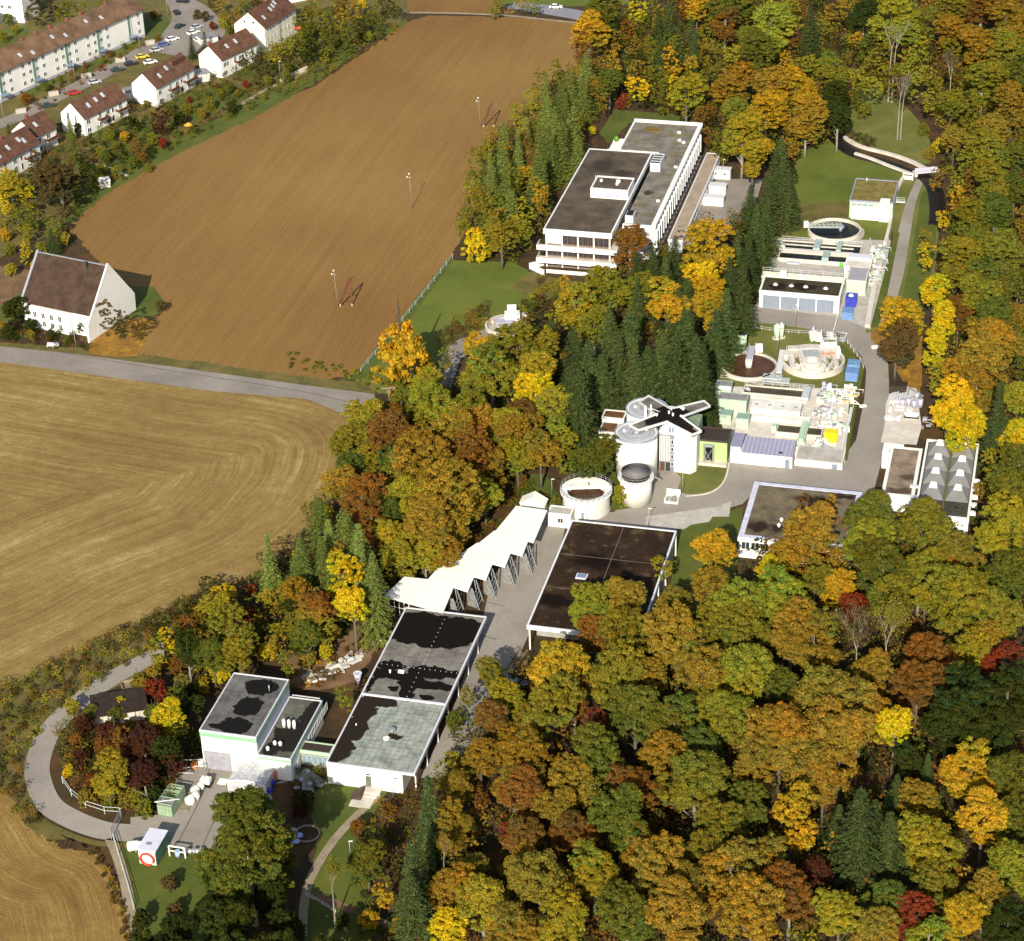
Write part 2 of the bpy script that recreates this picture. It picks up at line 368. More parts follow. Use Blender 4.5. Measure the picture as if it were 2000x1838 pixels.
sheet('village_ground', [(-300,-60),(560,-60),(830,-10),(780,45),(640,140),(500,215),(330,320),(160,430),(-300,640)], 1.2*Z, VERGE)
sheet('far_fields', [(-900,-330),(1200,-330),(1230,10),(1050,14),(800,24),(760,-20),(560,-60),(-900,-60)], .7*Z, GRASS)
sheet('far_ploughed_field', [(770,-90),(960,-90),(975,8),(1008,22),(1000,27),(860,24),(800,24)], 2.5*Z, SOIL)
sheet('ploughed_field', [(790,45),(840,30),(1000,34),(1150,48),(1180,120),(1120,200),(1000,330),(900,470),(880,505),(800,610),(705,730),(640,742),(560,735),(430,715),(260,690),(262,668),(325,600),(262,565),(200,520),(130,440),(210,375),(330,300),(460,235),(620,165),(720,95)], 2*Z, SOIL, jag=.5)
sheet('field_verge', [(700,96),(640,150),(480,238),(330,310),(200,385),(130,445),(100,440),(180,370),(320,285),(470,205),(620,130),(740,60),(800,35),(790,50)], 3*Z, LAWN, jag=.7)
ribbon('farm_track', [(800,25),(880,26),(980,30),(1060,38),(1145,47)], 1.6, 4*Z, PATHM)
sheet('country_road', [(-300,660),(-10,676),(130,690),(330,716),(560,748),(730,770),(742,800),(700,828),(668,808),(600,780),(420,765),(200,735),(-10,706),(-300,690)], 4*Z, ASPH)
sheet('road_verge', [(-300,652),(0,668),(180,682),(340,700),(560,732),(690,745),(735,765),(730,775),(560,754),(330,722),(130,695),(-300,665)], 3*Z, VERGE, jag=.4)
SFP = [(-300,690),(-10,703),(200,732),(420,764),(600,778),(664,806),(690,835),(690,900),(640,990),(560,1090),(430,1150),(300,1200),(170,1262),(0,1345),(-300,1520)]
sheet('stubble_field', SFP, 1.6*Z, STUB, jag=.6)
swath_field('stubble_field', SFP, [(-400,690),(0,708),(200,736),(400,768),(590,800),(668,850),(668,920),(620,1000),(520,1090),(300,1185),(170,1250),(0,1335),(-300,1500),(-500,1640)], 2.4*Z, STUB, (-165, 300))
LFP = [(-400,1560),(0,1535),(30,1570),(60,1625),(120,1655),(185,1670),(225,1725),(245,1790),(262,1900),(262,2100),(-400,2100)]
sheet('lower_stubble_field', LFP, 1.6*Z, STUB2, jag=.5)
swath_field('lower_stubble_field', LFP, [(-400,1520),(0,1530),(120,1640),(200,1680),(240,1760),(262,1900),(262,2100)], 2.4*Z, STUB2, (-140, 225))
sheet('scrub_bank', [(-300,1525),(0,1345),(170,1262),(300,1200),(430,1140),(470,1180),(330,1290),(190,1360),(100,1400),(50,1500),(70,1590),(130,1640),(60,1640),(0,1550),(-300,1600)], Z, VERGE)
# meadow between the field and the wood
sheet('meadow', [(880,508),(1000,512),(1090,560),(1010,630),(900,680),(860,700),(835,735),(760,770),(738,768),(690,745),(712,728),(800,612)], 2*Z, GRASS, jag=.3)
sheet('meadow_edge', [(876,505),(886,508),(716,738),(650,746),(690,735)], 3*Z, LAWN, jag=.35)
sheet('wood_path', [(850,750),(862,690),(905,655),(960,640),(970,665),(900,700),(880,760)], 3*Z, ASPH)
# the loop road at the bottom
loop = [(330,1262),(285,1290),(220,1325),(155,1370),(100,1425),(76,1480),(74,1520),(95,1570),(140,1600),(200,1622),(262,1628)]
for nm_, pts_, ww_ in (('yard_crack', [(345,1650),(372,1600),(398,1545),(410,1500)], .22), ('yard_crack', [(395,1655),(420,1600),(440,1560)], .18), ('lane_joint', [(905,1232),(970,1250)], .25), ('lane_joint', [(925,1170),(985,1185)], .2), ('lane_joint', [(880,1330),(940,1342)], .2), ('road_seam', [(100,686),(330,724),(560,760),(700,790)], .25)):
    ribbon(nm_, pts_, ww_, 5.6*Z, ASPHD)
ribbon('loop_road', loop, 4.4, 5*Z, ASPHL)
ribbon('loop_road_shoulder', loop, 1.2, 3.6*Z, VERGE, off=-3.3)
sheet('yard', [(255,1597),(330,1590),(345,1520),(385,1492),(480,1500),(540,1530),(600,1500),(640,1530),(560,1580),(520,1660),(400,1660),(330,1650),(300,1640),(255,1648)], 4*Z, ASPHL)
sheet('yard_lawn', [(235,1640),(300,1645),(420,1662),(560,1660),(560,1580),(640,1520),(760,1540),(700,1640),(760,1900),(250,1900)], 3*Z, LAWN)
sheet('dirt_shade_patch', [(525,1540),(585,1520),(600,1560),(625,1640),(610,1690),(590,1750),(570,1860),(440,1860),(430,1760),(520,1700),(540,1640)], 4.5*Z, LITTER, jag=.4)  # dirt and litter, spread wider to put the oak's shade into the ground colour
ribbon('footpath', [(215,1638),(232,1680),(248,1740),(262,1850),(268,1920)], 1.8, 5*Z, PATHM)
ribbon('garden_path', [(740,1555),(700,1590),(650,1645),(610,1710),(595,1760),(590,1830)], 1.5, 6*Z, PATHM)
ribbon('garden_path', [(600,1745),(660,1768),(720,1790),(800,1830)], 1.6, 5*Z, SOILD)
sheet('sand_patch', [(560,1290),(640,1262),(740,1200),(745,1250),(700,1330),(620,1350),(560,1340)], 3*Z, SOILD, jag=.4)
# works roads
sheet('works_yard', [(1068,1000),(1110,1000),(1090,1100),(1040,1225),(1020,1268),(960,1420),(860,1520),(820,1520),(880,1400),(945,1200),(960,1130),(1000,1080),(1040,1050)], 4.3*Z, ASPHL)
sheet('works_square', [(1108,1012),(1200,1000),(1260,930),(1300,900),(1400,870),(1640,905),(1672,860),(1688,780),(1692,725),(1682,695),(1655,668),(1600,648),(1440,628),(1440,596),(1520,596),(1640,606),(1700,640),(1722,662),(1734,700),(1737,760),(1745,850),(1722,900),(1700,985),(1640,975),(1480,955),(1450,985),(1330,1020),(1320,1040),(1120,1022)], 4*Z, ASPHL)
ribbon('canal_path', [(1800,345),(1778,400),(1765,460),(1750,530),(1730,600),(1735,660)], [1.8, 5.5], 5*Z, ASPHL)
sheet('pavement_slabs', [(1262,1010),(1400,990),(1428,980),(1424,1010),(1392,1010),(1385,1020),(1350,1026),(1335,1035),(1262,1025)], 5.8*Z, CONC)
sheet('round_lawn', [(1318,920),(1330,905),(1418,905),(1416,930),(1405,950),(1380,962),(1345,966),(1325,958),(1330,935)], 6*Z, LAWNO, sm=True)
ribbon('lawn_kerb', [(1424,905),(1417,935),(1402,955),(1378,966),(1340,970)], .35, 5*Z, CONCP, h=.12)
sheet('works_lawn', [(1320,1035),(1452,990),(1445,1080),(1420,1200),(1300,1200),(1315,1110)], 5*Z, LAWN)
sheet('channel_strip', [(1745,350),(1800,345),(1822,380),(1835,440),(1825,540),(1800,610),(1740,650),(1690,650),(1725,560),(1745,460)], 4.4*Z, LAWNO)
sheet('channel_grass', [(1800,380),(1818,378),(1828,430),(1822,520),(1800,600),(1765,590),(1775,520),(1790,440)], 6*Z, LAWN, sm=True)
sheet('upper_meadow', [(1560,300),(1630,268),(1680,300),(1775,345),(1740,470),(1520,470),(1500,470),(1530,400)], 3*Z, GRASS, jag=.3)
sheet('upper_meadow_rough', [(1535,400),(1660,395),(1655,440),(1580,440),(1520,470),(1510,440)], 4*Z, VERGE, jag=.5)
sheet('clearing', [(1660,280),(1655,230),(1680,170),(1720,180),(1760,200),(1810,260),(1815,320),(1740,300)], 3*Z, LAWNO, sm=True)
sheet('plant_lawn', [(1400,640),(1440,625),(1560,640),(1640,655),(1670,690),(1672,780),(1400,770)], 4.8*Z, LAWNO)
sheet('plant_side_lawn', [(1640,665),(1665,690),(1688,720),(1672,800),(1655,900),(1640,905),(1650,760)], 5*Z, LAWN)
sheet('plant_concrete', [(1395,755),(1660,760),(1650,905),(1420,880)], 6*Z, CONCP)
sheet('basin_concrete', [(1510,465),(1740,470),(1715,600),(1700,645),(1640,620),(1475,600),(1490,545)], 4.6*Z, CONC)
sheet('canal_side_lawn', [(1748,455),(1757,455),(1728,600),(1715,640),(1700,640)], 7*Z, LAWN)
sheet('autumn_litter', [(1700,650),(1790,620),(1800,720),(1790,800),(1760,740),(1735,700)], 5.4*Z, GOLDLIT, sm=True, jag=.2)
sheet('office_car_park', [(1400,350),(1490,350),(1470,420),(1400,475),(1340,480),(1370,390)], 4*Z, ASPH)
sheet('office_lawn', [(1040,530),(1090,545),(1180,560),(1080,600),(1000,560)], 4*Z, VERGE, jag=.4)
sheet('back_lawn', [(1170,260),(1200,215),(1340,225),(1330,250),(1230,240),(1190,280)], 4*Z, LAWN, jag=.3)
sheet('slope_grass', [(985,985),(1040,925),(1065,925),(1110,1000),(1060,1000)], 4*Z, LAWN, jag=.3)
sheet('tank_bank', [(1180,1000),(1195,900),(1240,970),(1245,990)], 5*Z, LAWN, jag=.3)
sheet('church_garden', [(0,640),(60,610),(170,640),(180,672),(225,680),(265,640),(330,600),(300,560),(262,560),(215,520),(200,520),(280,700),(180,690),(0,672)][:9]+[(200,540),(100,560),(0,560)], 3*Z, LAWN)
sheet('church_leaf_fall', [(178,690),(182,665),(250,625),(300,630),(275,680),(262,697)], 4*Z, GOLDLIT, sm=True, jag=.3)
sheet('church_forecourt', [(-200,560),(-200,640),(0,600),(60,560),(70,530),(0,520)], 4*Z, SOILD)
# village streets
ribbon('village_street', [(-60,262),(20,235),(110,190),(200,145),(270,105),(330,70),(355,30),(330,-20)], 6.5, 4*Z, ASPH)
sheet('village_square', [(300,95),(345,60),(350,0),(400,10),(440,60),(410,90),(360,110)], 5*Z, ASPH, sm=True)
for pts in ([(20,165),(60,190),(130,150),(95,130)], [(120,120),(160,150),(215,118),(170,95)], [(190,90),(225,110),(275,85),(240,70)], [(275,55),(310,85),(330,40),(300,20)], [(0,60),(60,50),(40,90),(0,90)]):
    sheet('front_lawn', pts, 5*Z, LAWN, jag=.2)
for pts in ([(190,250),(240,225),(300,260),(330,290),(250,330),(200,340)], [(330,200),(440,160),(480,190),(380,240)], [(430,130),(520,120),(560,130),(500,160)]):
    sheet('garden_lawn', pts, 5*Z, LAWN, jag=.3)
ribbon('garden_path', [(175,318),(215,328),(250,345)], .9, 6*Z, CONCP)
ribbon('garden_path', [(470,205),(520,175),(560,158),(600,138)], 1.6, 6*Z, PATHM)
ribbon('far_road', [(1000,8),(1060,18),(1120,28),(1180,40)], 8.5, 4*Z, ASPHB)
# ------------------------------------------------------------------ stream channel
ribbon('stream_water', [(1610,250),(1632,272),(1665,300),(1715,315),(1765,333),(1805,347),(1825,370),(1832,410),(1830,440)], [4.0, 4.5], 7*Z, RIVER)
o = ribbon('channel_wall', [(1648,270),(1680,288),(1740,304),(1780,318),(1812,334)], 1.1, 0, CONCP, h=.7, kind=None)
tag(o, 'pale concrete bank wall curving along the far side of the stream', 'wall')
o = ribbon('channel_wall', [(1670,302),(1700,312),(1740,328),(1778,342)], .9, 0, CONCP, h=.7, kind=None)
tag(o, 'pale concrete bank wall on the near side of the stream above the grass roof', 'wall')
# ------------------------------------------------------------------ buildings
PA = R_(-15)
def bld(name, label, cat, FL, FR, BL, h, rot=PA, group=None):
    o = P(*FL, h); u = Vector((cos(rot), sin(rot), 0)); v = Vector((-sin(rot), cos(rot), 0))
    r = thing(name, label, cat, (o.x, o.y, 0), rot, group)
    W = (P(*FR, h)-o).dot(u); D = (P(*BL, h)-o).dot(v)
    return r, W, D
def flat_roof(r, W, D, h, wall=WHITE, roof=None, trim=TRIM, x0=0, y0=0, z0=0, pw=.35, fh=.6, up=.12, over=.12, nowall=False):
    if not nowall: part('wall', MB().box(x0, y0, z0, x0+W, y0+D, h-.06), wall, r)
    part('roof', MB().box(x0+pw-over, y0+pw-over, h-.10, x0+W-pw+over, y0+D-pw+over, h-.02), roof, r)
    m = MB(); a, b, c, d = x0-over, y0-over, x0+W+over, y0+D+over
    m.box(a, b, h-fh, c, b+pw, h+up); m.box(a, d-pw, h-fh, c, d, h+up)
    m.box(a, b+pw, h-fh, a+pw, d-pw, h+up); m.box(c-pw, b+pw, h-fh, c, d-pw, h+up)
    part('roof_edge', m, trim, r)
WM = {}
def window(parent, x, y, z, w_, h_, face='f', frame=WHITE, pane=GLASS, name='window', t=.09, d=.07):
    key = (round(w_, 2), round(h_, 2), frame.name, pane.name, name, t)
    if key not in WM:
        m = MB().box(0, -d, 0, w_, 0, t).box(0, -d, h_-t, w_, 0, h_).box(0, -d, t, t, 0, h_-t).box(w_-t, -d, t, w_, 0, h_-t)
        if w_ > 1.0: m.box(w_/2-t/2, -d, t, w_/2+t/2, 0, h_-t)
        WM[key] = (m.mesh(name, frame), MB().box(t*.5, -.03, t*.5, w_-t*.5, -.005, h_-t*.5).mesh('pane', pane))
    a, b = WM[key]; rz = {'f': 0, 'r': pi/2, 'l': -pi/2, 'b': pi}[face]
    f = part(name, a, None, parent, loc=(x, y, z), rotz=rz); part('pane', b, None, f); return f
def door(parent, x, y, z, w_, h_, mat, face='f', name='door', handle=True):
    key = ('d', round(w_, 2), round(h_, 2), mat.name, name)
    if key not in WM: WM[key] = (MB().box(0, -.06, 0, w_, -.005, h_).mesh(name, mat), MB().box(w_-.2, -.12, h_*.45, w_-.1, -.06, h_*.5).mesh('handle', GREYM))
    rz = {'f': 0, 'r': pi/2, 'l': -pi/2, 'b': pi}[face]
    f = part(name, WM[key][0], None, parent, loc=(x, y, z), rotz=rz)
    if handle: part('handle', WM[key][1], None, f)
    return f
def roofmat(name, base, dark, blobs=None, wob=1.2, moss=None, scale=.25, ns=.5, seams=None):
    b = NB(name); b.p.inputs['Specular IOR Level'].default_value = .08; c = b.coord(); n = b.noise(c, scale, 7, .7); n2 = b.noise(c, 3, 5, .7)
    k = b.ramp(n, [(.38, tuple(x*.65 for x in base)), (.5, base), (.62, tuple(x*1.3 for x in base))])
    k = b.mix(b.ramp(n2, [(.4, (0, 0, 0)), (.7, (.35, .35, .35))]), k, tuple(x*.6 for x in base))
    if moss: k = b.mix(b.ramp(b.noise(c, scale*1.7, 6, .7), [(moss[0], (0, 0, 0)), (moss[0]+.14, (.85,)*3)]), k, moss[1])
    if seams:
        br = b.n('TexBrick'); br.offset = 0; br.inputs['Scale'].default_value = 1; br.inputs['Brick Width'].default_value = seams[0]; br.inputs['Row Height'].default_value = seams[1]
        br.inputs['Mortar Size'].default_value = .07; b.l(c, br.inputs[0]); k = b.mix(b.math('MULTIPLY', br.outputs['Fac'], .35), k, dark)
    if blobs: k = b.mix(b.blobs(c, blobs, wob, ns, .93 if wob < 1.9 else .45), k, dark)
    return b.out(k, .9, n2, .4, .06)
# --- the large brown roofed workshop hall
r, W, D = bld('workshop_hall', 'large flat brown roofed hall beside the pale works lane', 'hall', (1030,1222), (1233,1243), (1112,1016), 5.5)
W = (P(1315,1037,5.5)-P(1112,1016,5.5)).length
ROOFA = roofmat('moss_brown_roof', (.034, .020, .012), (.009, .005, .003), [(4, 9, 6, 2.5), (9, 24, 8, 3.5), (14, 18, 5, 4), (15, 8, 5, 5)], 3.0, (.54, (.12, .080, .038)), .2, .25)
part('wall', MB().box(.5, 5.0, 0, W-.4, D-.3, 5.36), M('grey_hall_wall', (.34, .33, .31), .8), r)
flat_roof(r, W, D, 5.5, roof=ROOFA, trim=M('white_roof_edge', (.70, .71, .73), .5, .04, .8), nowall=True, fh=.75)
for x in (.2, W*.52, W-.5): part('column', MB().box(x, .15, 0, x+.28, .43, 4.72), WHITE, r)
for y in (D*.3, D*.5, D*.7, D-.5): part('column', MB().box(W-.1, y, 0, W+.15, y+.25, 4.72), WHITE, r)
for x, y in ((.30*W, .48*D), (.42*W, .185*D)):
    s = part('skylight', MB().box(x-1.1, y-.9, 5.5, x+1.1, y+.9, 5.72), TRIM, r)
    part('pane', MB().box(x-.85, y-.65, 5.73, x+.85, y+.65, 5.82), GLASSB, s)
for y in (.36*D, .67*D): part('roof_seam', MB().box(.4, y, 5.485, W-.4, y+.10, 5.50), M('roof_seam_pale', (.2, .16, .12)), r)
part('roof_seam', MB().box(W*.5, .4, 5.484, W*.5+.10, D-.4, 5.499), MATS['roof_seam_pale'], r)
part('roof_vent', MB().cyl(.58*W, .30*D, 5.48, 6.5, .18, n=12).cyl(.58*W, .30*D, 6.5, 6.7, .35, n=12), GREYM, r)
part('roof_vent', MB().cyl(.57*W, .26*D, 5.48, 6.0, .15, n=12), GREYM, r)
hl = L(r, 1085, 1248, 0)
solo('work_bench', MB().box(-2, -.5, .8, 2, .5, 1.0).box(-1.8, -.4, 0, -1.6, .4, .8).box(1.6, -.4, 0, 1.8, .4, .8).box(-1.6, -.3, 1.0, -.2, .3, 1.5), ORANGE, 'orange bench standing under the front canopy of the brown roofed hall', 'bench', tuple(P(1080, 1236)), rotz=PA)
# --- long two part hall
r, W, D = bld('long_hall', 'long flat roofed hall with grey front roof and wet black rear roof', 'hall', (637.4,1488.8), (809.7,1511.5), (791.7,1186.7), 4.6)
D1 = (P(706.8,1356,4.6)-P(637.4,1488.8,4.6)).length
RB1 = roofmat('grey_green_roof', (.30, .325, .285), (.022, .016, .012), [(1.0, D1*.2, 2.6, 4), (1.6, D1*.5, 2.6, 4), (1.8, D1*.78, 2.4, 3.4), (3.2, D1*.93, 4.2, 1.6), (9.3, D1*.47, 1.3, .9)], 1.3, (.60, (.13, .15, .08)), .5, .7, seams=(1.1, 1.1))
RB2 = roofmat('wet_black_roof', (.19, .175, .155), (.008, .006, .005), [(W*.48, D-6.5, W*.56, 5.6), (W*.45, D-8.6, W*.54, 3.2), (W*.25, D-4, 5, 3.4), (W*.75, D-4.4, 5, 3.6), (2.4, D1+9.6, 3.0, 1.6), (11, D1+9, 5.5, 2.0), (7.8, D1+5.5, 2.2, 3.4), (3, D1+7, 4.5, 1.5), (10.8, D1+5.2, 6, 1.3), (8.0, D1+2.0, 1.6, 2.3), (5.1, D1+3.0, .8, .9), (12, D1+1.6, 1.6, .8), (.8, D1+4, .8, 3)], 1.5, None, .3, .6, seams=(2.2, 3.0))
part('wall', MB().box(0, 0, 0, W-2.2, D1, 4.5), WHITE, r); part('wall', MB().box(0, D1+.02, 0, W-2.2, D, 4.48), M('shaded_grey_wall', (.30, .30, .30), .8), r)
for nm, y0, y1, mt in (('f', 0, D1, RB1), ('b', D1, D, RB2)):
    part('roof', MB().box(.2, y0+.2, 4.5, W-.2, y1-.2, 4.58), mt, r)
m = MB().box(-.1, -.1, 4.2, W+.1, .22, 4.66).box(-.1, D-.22, 4.1, W+.1, D+.1, 4.72).box(-.1, .22, 4.15, .2, D-.22, 4.70).box(W-.25, .22, 4.0, W+.1, D-.22, 4.72)
part('roof_edge', m, TRIM, r); part('roof_edge', MB().box(.2, D1-.2, 4.55, W-.25, D1+.2, 4.85), TRIM, r)
for k in range(7): part('column', MB().box(W-.4, k*D/7+1.2, 0, W-.15, k*D/7+1.45, 4.15), TRIM, r)
door(r, W*.44, 0, 0.6, .95, 2.2, M('green_grey_door', (.12, .15, .11), .5)); 
window(r, W*.44+.0, 0, 2.9, .95, .5)
part('steps', MB().box(W*.36, -1.6, 0, W*.62, -.02, .55).box(W*.34, -2.4, 0, W*.60, -1.6, .30).box(W*.34, -5.2, 0, W*.58, -2.4, .16), CONCP, r)
part('roof_fan', MB().cyl(W*.55, D1*.52, 4.58, 5.1, .35, n=16).cyl(W*.55, D1*.52, 5.1, 5.35, .6, n=16), GREYM, r)
part('roof_fan', MB().cyl(W*.52, D1*.42, 4.58, 4.85, .55, n=16), WHITE, r)
part('roof_vent', MB().cyl(W*.12, D1*.55, 4.58, 5.0, .12, n=8), WHITE, r)
part('roof_vent', MB().cyl(W*.20, D1+7.4, 4.58, 5.2, .2, n=8), WHITE, r); part('roof_vent', MB().box(W*.29, D1+7.6, 4.58, W*.36, D1+8.2, 5.0), WHITE, r)
for i in range(18): part('roof_bolt', MB().box(W*.52, D1+1+i*(D-D1-2)/18, 4.58, W*.52+.09, D1+1.09+i*(D-D1-2)/18, 4.66), WHITE, r)
for i in range(15): part('roof_bolt', MB().box(.8+i*W/15.5, D1+9.7, 4.58, .89+i*W/15.5, D1+9.79, 4.66), WHITE, r)
# --- white block with green trim (front left)
r, W, D = bld('white_workshop', 'tall white workshop block with green roof trim and grey sliding door', 'workshop', (390.3,1426), (499.5,1440.6), (457,1315), 8.2)
RC = roofmat('puddled_grey_roof', (.135, .13, .125), (.010, .009, .008), [(W*.60, D*.84, W*.32, D*.13), (W*.60, D*.80, W*.28, D*.12), (W*.57, D*.48, W*.26, D*.17), (W*.55, D*.14, W*.30, D*.15), (W*.45, D*.10, W*.40, D*.05)], 1.0, None, .3, .8, seams=(1.6, 6))
flat_roof(r, W, D, 8.2, roof=RC, trim=TRIM, fh=.3, pw=.22)
part('trim_band', MB().box(-.08, -.10, 7.0, W+.08, -.005, 7.88), GREENT, r); part('trim_band', MB().box(W+.005, -.0, 7.0, W+.10, D, 7.88), GREENT, r)
part('wall_panel', MB().box(W+.005, .3, 4.6, W+.06, D-.3, 6.95), M('lilac_wall_panel', (.50, .50, .60), .6), r)
part('sliding_door', MB().box(.25, -.12, 0, W*.5, -.01, 3.9), M('grey_violet_door', (.30, .30, .34), .6), r)
for k in range(1, 4): part('door_rib', MB().box(.25+k*(W*.5-.25)/4, -.16, 0, .31+k*(W*.5-.25)/4, -.12, 3.9), GREYM, r)
part('wall_joint', MB().box(W*.5, -.03, 0, W*.5+.06, -.005, 7), GREENT, r)
part('wall_joint', MB().box(W-.25, -.03, 0, W-.02, -.005, 7), GREEN, r)
part('roof_vent', MB().tube([(W*.78, D*.78, 8.2), (W*.78, D*.78, 9.4)], .12), GREYM, r)
r2, W2, D2 = bld('low_annex', 'low annex with grey flat roof and white round vents beside the tall white workshop', 'annex', (503,1474.5), (566,1485.5), (564,1361.5), 4.8)
RC2 = roofmat('annex_grey_roof', (.12, .12, .10), (.018, .015, .013), [(W2*.30, D2*.13, 1.5, 2.4), (W2*.65, D2*.30, 3.0, 3.6), (W2*.85, D2*.72, 1.3, 5.5), (W2*.3, D2*.42, 1.6, 1.2)], 1.0, None, .3, .8, seams=(2.4, 2.4))
flat_roof(r2, W2, D2, 4.8, roof=RC2, trim=TRIM, fh=.3, pw=.22)
part('trim_band', MB().box(-.0, -.10, 4.05, W2+.08, -.005, 4.48), GREENT, r2); part('trim_band', MB().box(W2+.005, .0, 3.9, W2+.10, D2, 4.48), GREENT, r2)
door(r2, W2, 1.2, 0, 1.1, 2.3, GREEN, 'r'); door(r2, W2, 3.0, 0, 1.1, 2.3, WHITE, 'r')
for k in range(6): window(r2, W2, 9+k*1.8, 1.4, 1.5, 1.6, 'r')
for i in range(3): part('round_vent', MB().cyl(1.9+i*.95, D2*.50, 4.8, 6.2, .30, n=14).cyl(1.9+i*.95, D2*.50, 6.2, 6.55, .38, .12, n=14), WHITE, r2)
for i in range(2): part('round_vent', MB().cyl(2.0+i*1.0, D2*.20, 4.8, 5.3, .30, n=14).cyl(2.0+i*1.0, D2*.20, 5.3, 5.65, .42, .12, n=14), WHITE, r2)
part('round_vent', MB().cyl(1.3, D2*.10, 4.8, 5.3, .3, n=14).cyl(1.3, D2*.10, 5.3, 5.6, .4, .1, n=14), WHITE, r2)
r3, W3, D3 = bld('rear_annex', 'small white annex behind the round vents', 'annex', (563,1374), (632,1384), (588,1358), 4.2)
flat_roof(r3, (P(640,1366,4.2)-P(589,1358,4.2)).length, 2.5, 4.2, roof=RC2, fh=.3, pw=.2)
# corridor
r, W, D = bld('glazed_corridor', 'low glazed corridor with green frames joining the annex to the long hall', 'corridor', (586,1465), (645,1471), (594,1448), 3.2)
flat_roof(r, W, D, 3.2, wall=M('corridor_wall', (.2, .2, .18)), roof=M('brown_felt', (.05, .032, .024)), trim=GREEN, fh=.55, pw=.25)
for i in range(5): window(r, .3+i*(W-.5)/5, -.02, .5, (W-.8)/5-.1, 1.9, frame=GREEN, pane=GLASSB)
# plastic tent
t = P(447, 1545); r = thing('plastic_tent', 'clear plastic sheeted tent in front of the white workshop', 'tent', (t.x, t.y), PA)
b = NB('clear_plastic_sheet'); c = b.coord(); n = b.noise(c, 1.5, 5, .7)
b.p.inputs['Alpha'].default_value = .62; b.out(b.ramp(n, [(.35, (.42, .42, .48)), (.6, (.75, .75, .78))]), .25); PLAST = b.m
TW, TD = 6.8, 5.2
def tent_z(x): return 2.3+.7*sin(pi*x/TW)
m = MB(); n = 10
for y in (0, TD):
    vs = [(x*TW/n, y, 0) for x in range(n+1)]+[(x*TW/n, y, tent_z(x*TW/n)) for x in range(n+1)]
    m.add(vs, [(i, i+1, i+n+2, i+n+1) for i in range(n)])
m.add([(x*TW/n, 0, tent_z(x*TW/n)) for x in range(n+1)]+[(x*TW/n, TD, tent_z(x*TW/n)+.25*sin(x*2.3)) for x in range(n+1)], [(i, i+1, i+n+2, i+n+1) for i in range(n)])
m.add([(0,0,0),(0,TD,0),(0,TD,2.3),(0,0,2.3),(TW,0,0),(TW,TD,0),(TW,TD,2.3),(TW,0,2.3)], [(0,1,2,3),(4,5,6,7)])
part('plastic_sheet', m, PLAST, r)
for x in (0, 3.0, 6.0, TW): part('frame_pole', MB().bar((x, -.06, 0), (x, -.06, tent_z(x)), .10), WHITE, r)
part('frame_bar', MB().bar((0, -.07, 2.3), (3.4, -.07, 2.75), .12).bar((3.4, -.07, 2.75), (TW, -.07, 2.3), .12), WHITE, r)
part('stored_goods', MB().box(.6, 1, 0, 2.2, 2, 1.1).box(3.2, 1.4, 0, 5.2, 2.6, .9), M('blue_red_goods', (.2, .12, .22), .6, .6, 1.5), r)
solo('waste_bin', MB().box(-.55, -.45, .1, .55, .45, 1.7).box(-.6, -.5, 1.7, .6, .5, 1.85).cyl(-.4, -.4, 0, .2, .12, n=8).cyl(.4, -.4, 0, .2, .12, n=8), ORANGE, 'orange wheeled bin by the annex wall right of the plastic tent', 'bin', tuple(P(537, 1520)), rotz=PA)
for px, py, lb in ((533, 1532, 'upper blue sack beside the plastic tent'), (527, 1547, 'lower blue sack beside the plastic tent')):
    solo('blue_sack', MB().cyl(0, 0, 0, .5, .55, .7, n=9).cyl(0, 0, .5, 1.1, .7, .15, n=9), BLUE, lb, 'sack', tuple(P(px, py)))
# --- saw tooth shelter
z = 5.0
r = thing('sheeted_shelter', 'long white sheeted shelter stepping down beside the works lane on steel racks', 'shelter', tuple(P(870, 1192, 0))[:2], PA)
steps = [((1008,988),(1068,993),(985,1042),(1022,1053)), ((985,1040),(1020,1052),(969,1042),(1022,1050))]
SH = M('cream_sheet_roof', (.83, .81, .74), .7, .02, .5, dirt=(.6, .52, .42), dirt_amt=.2)
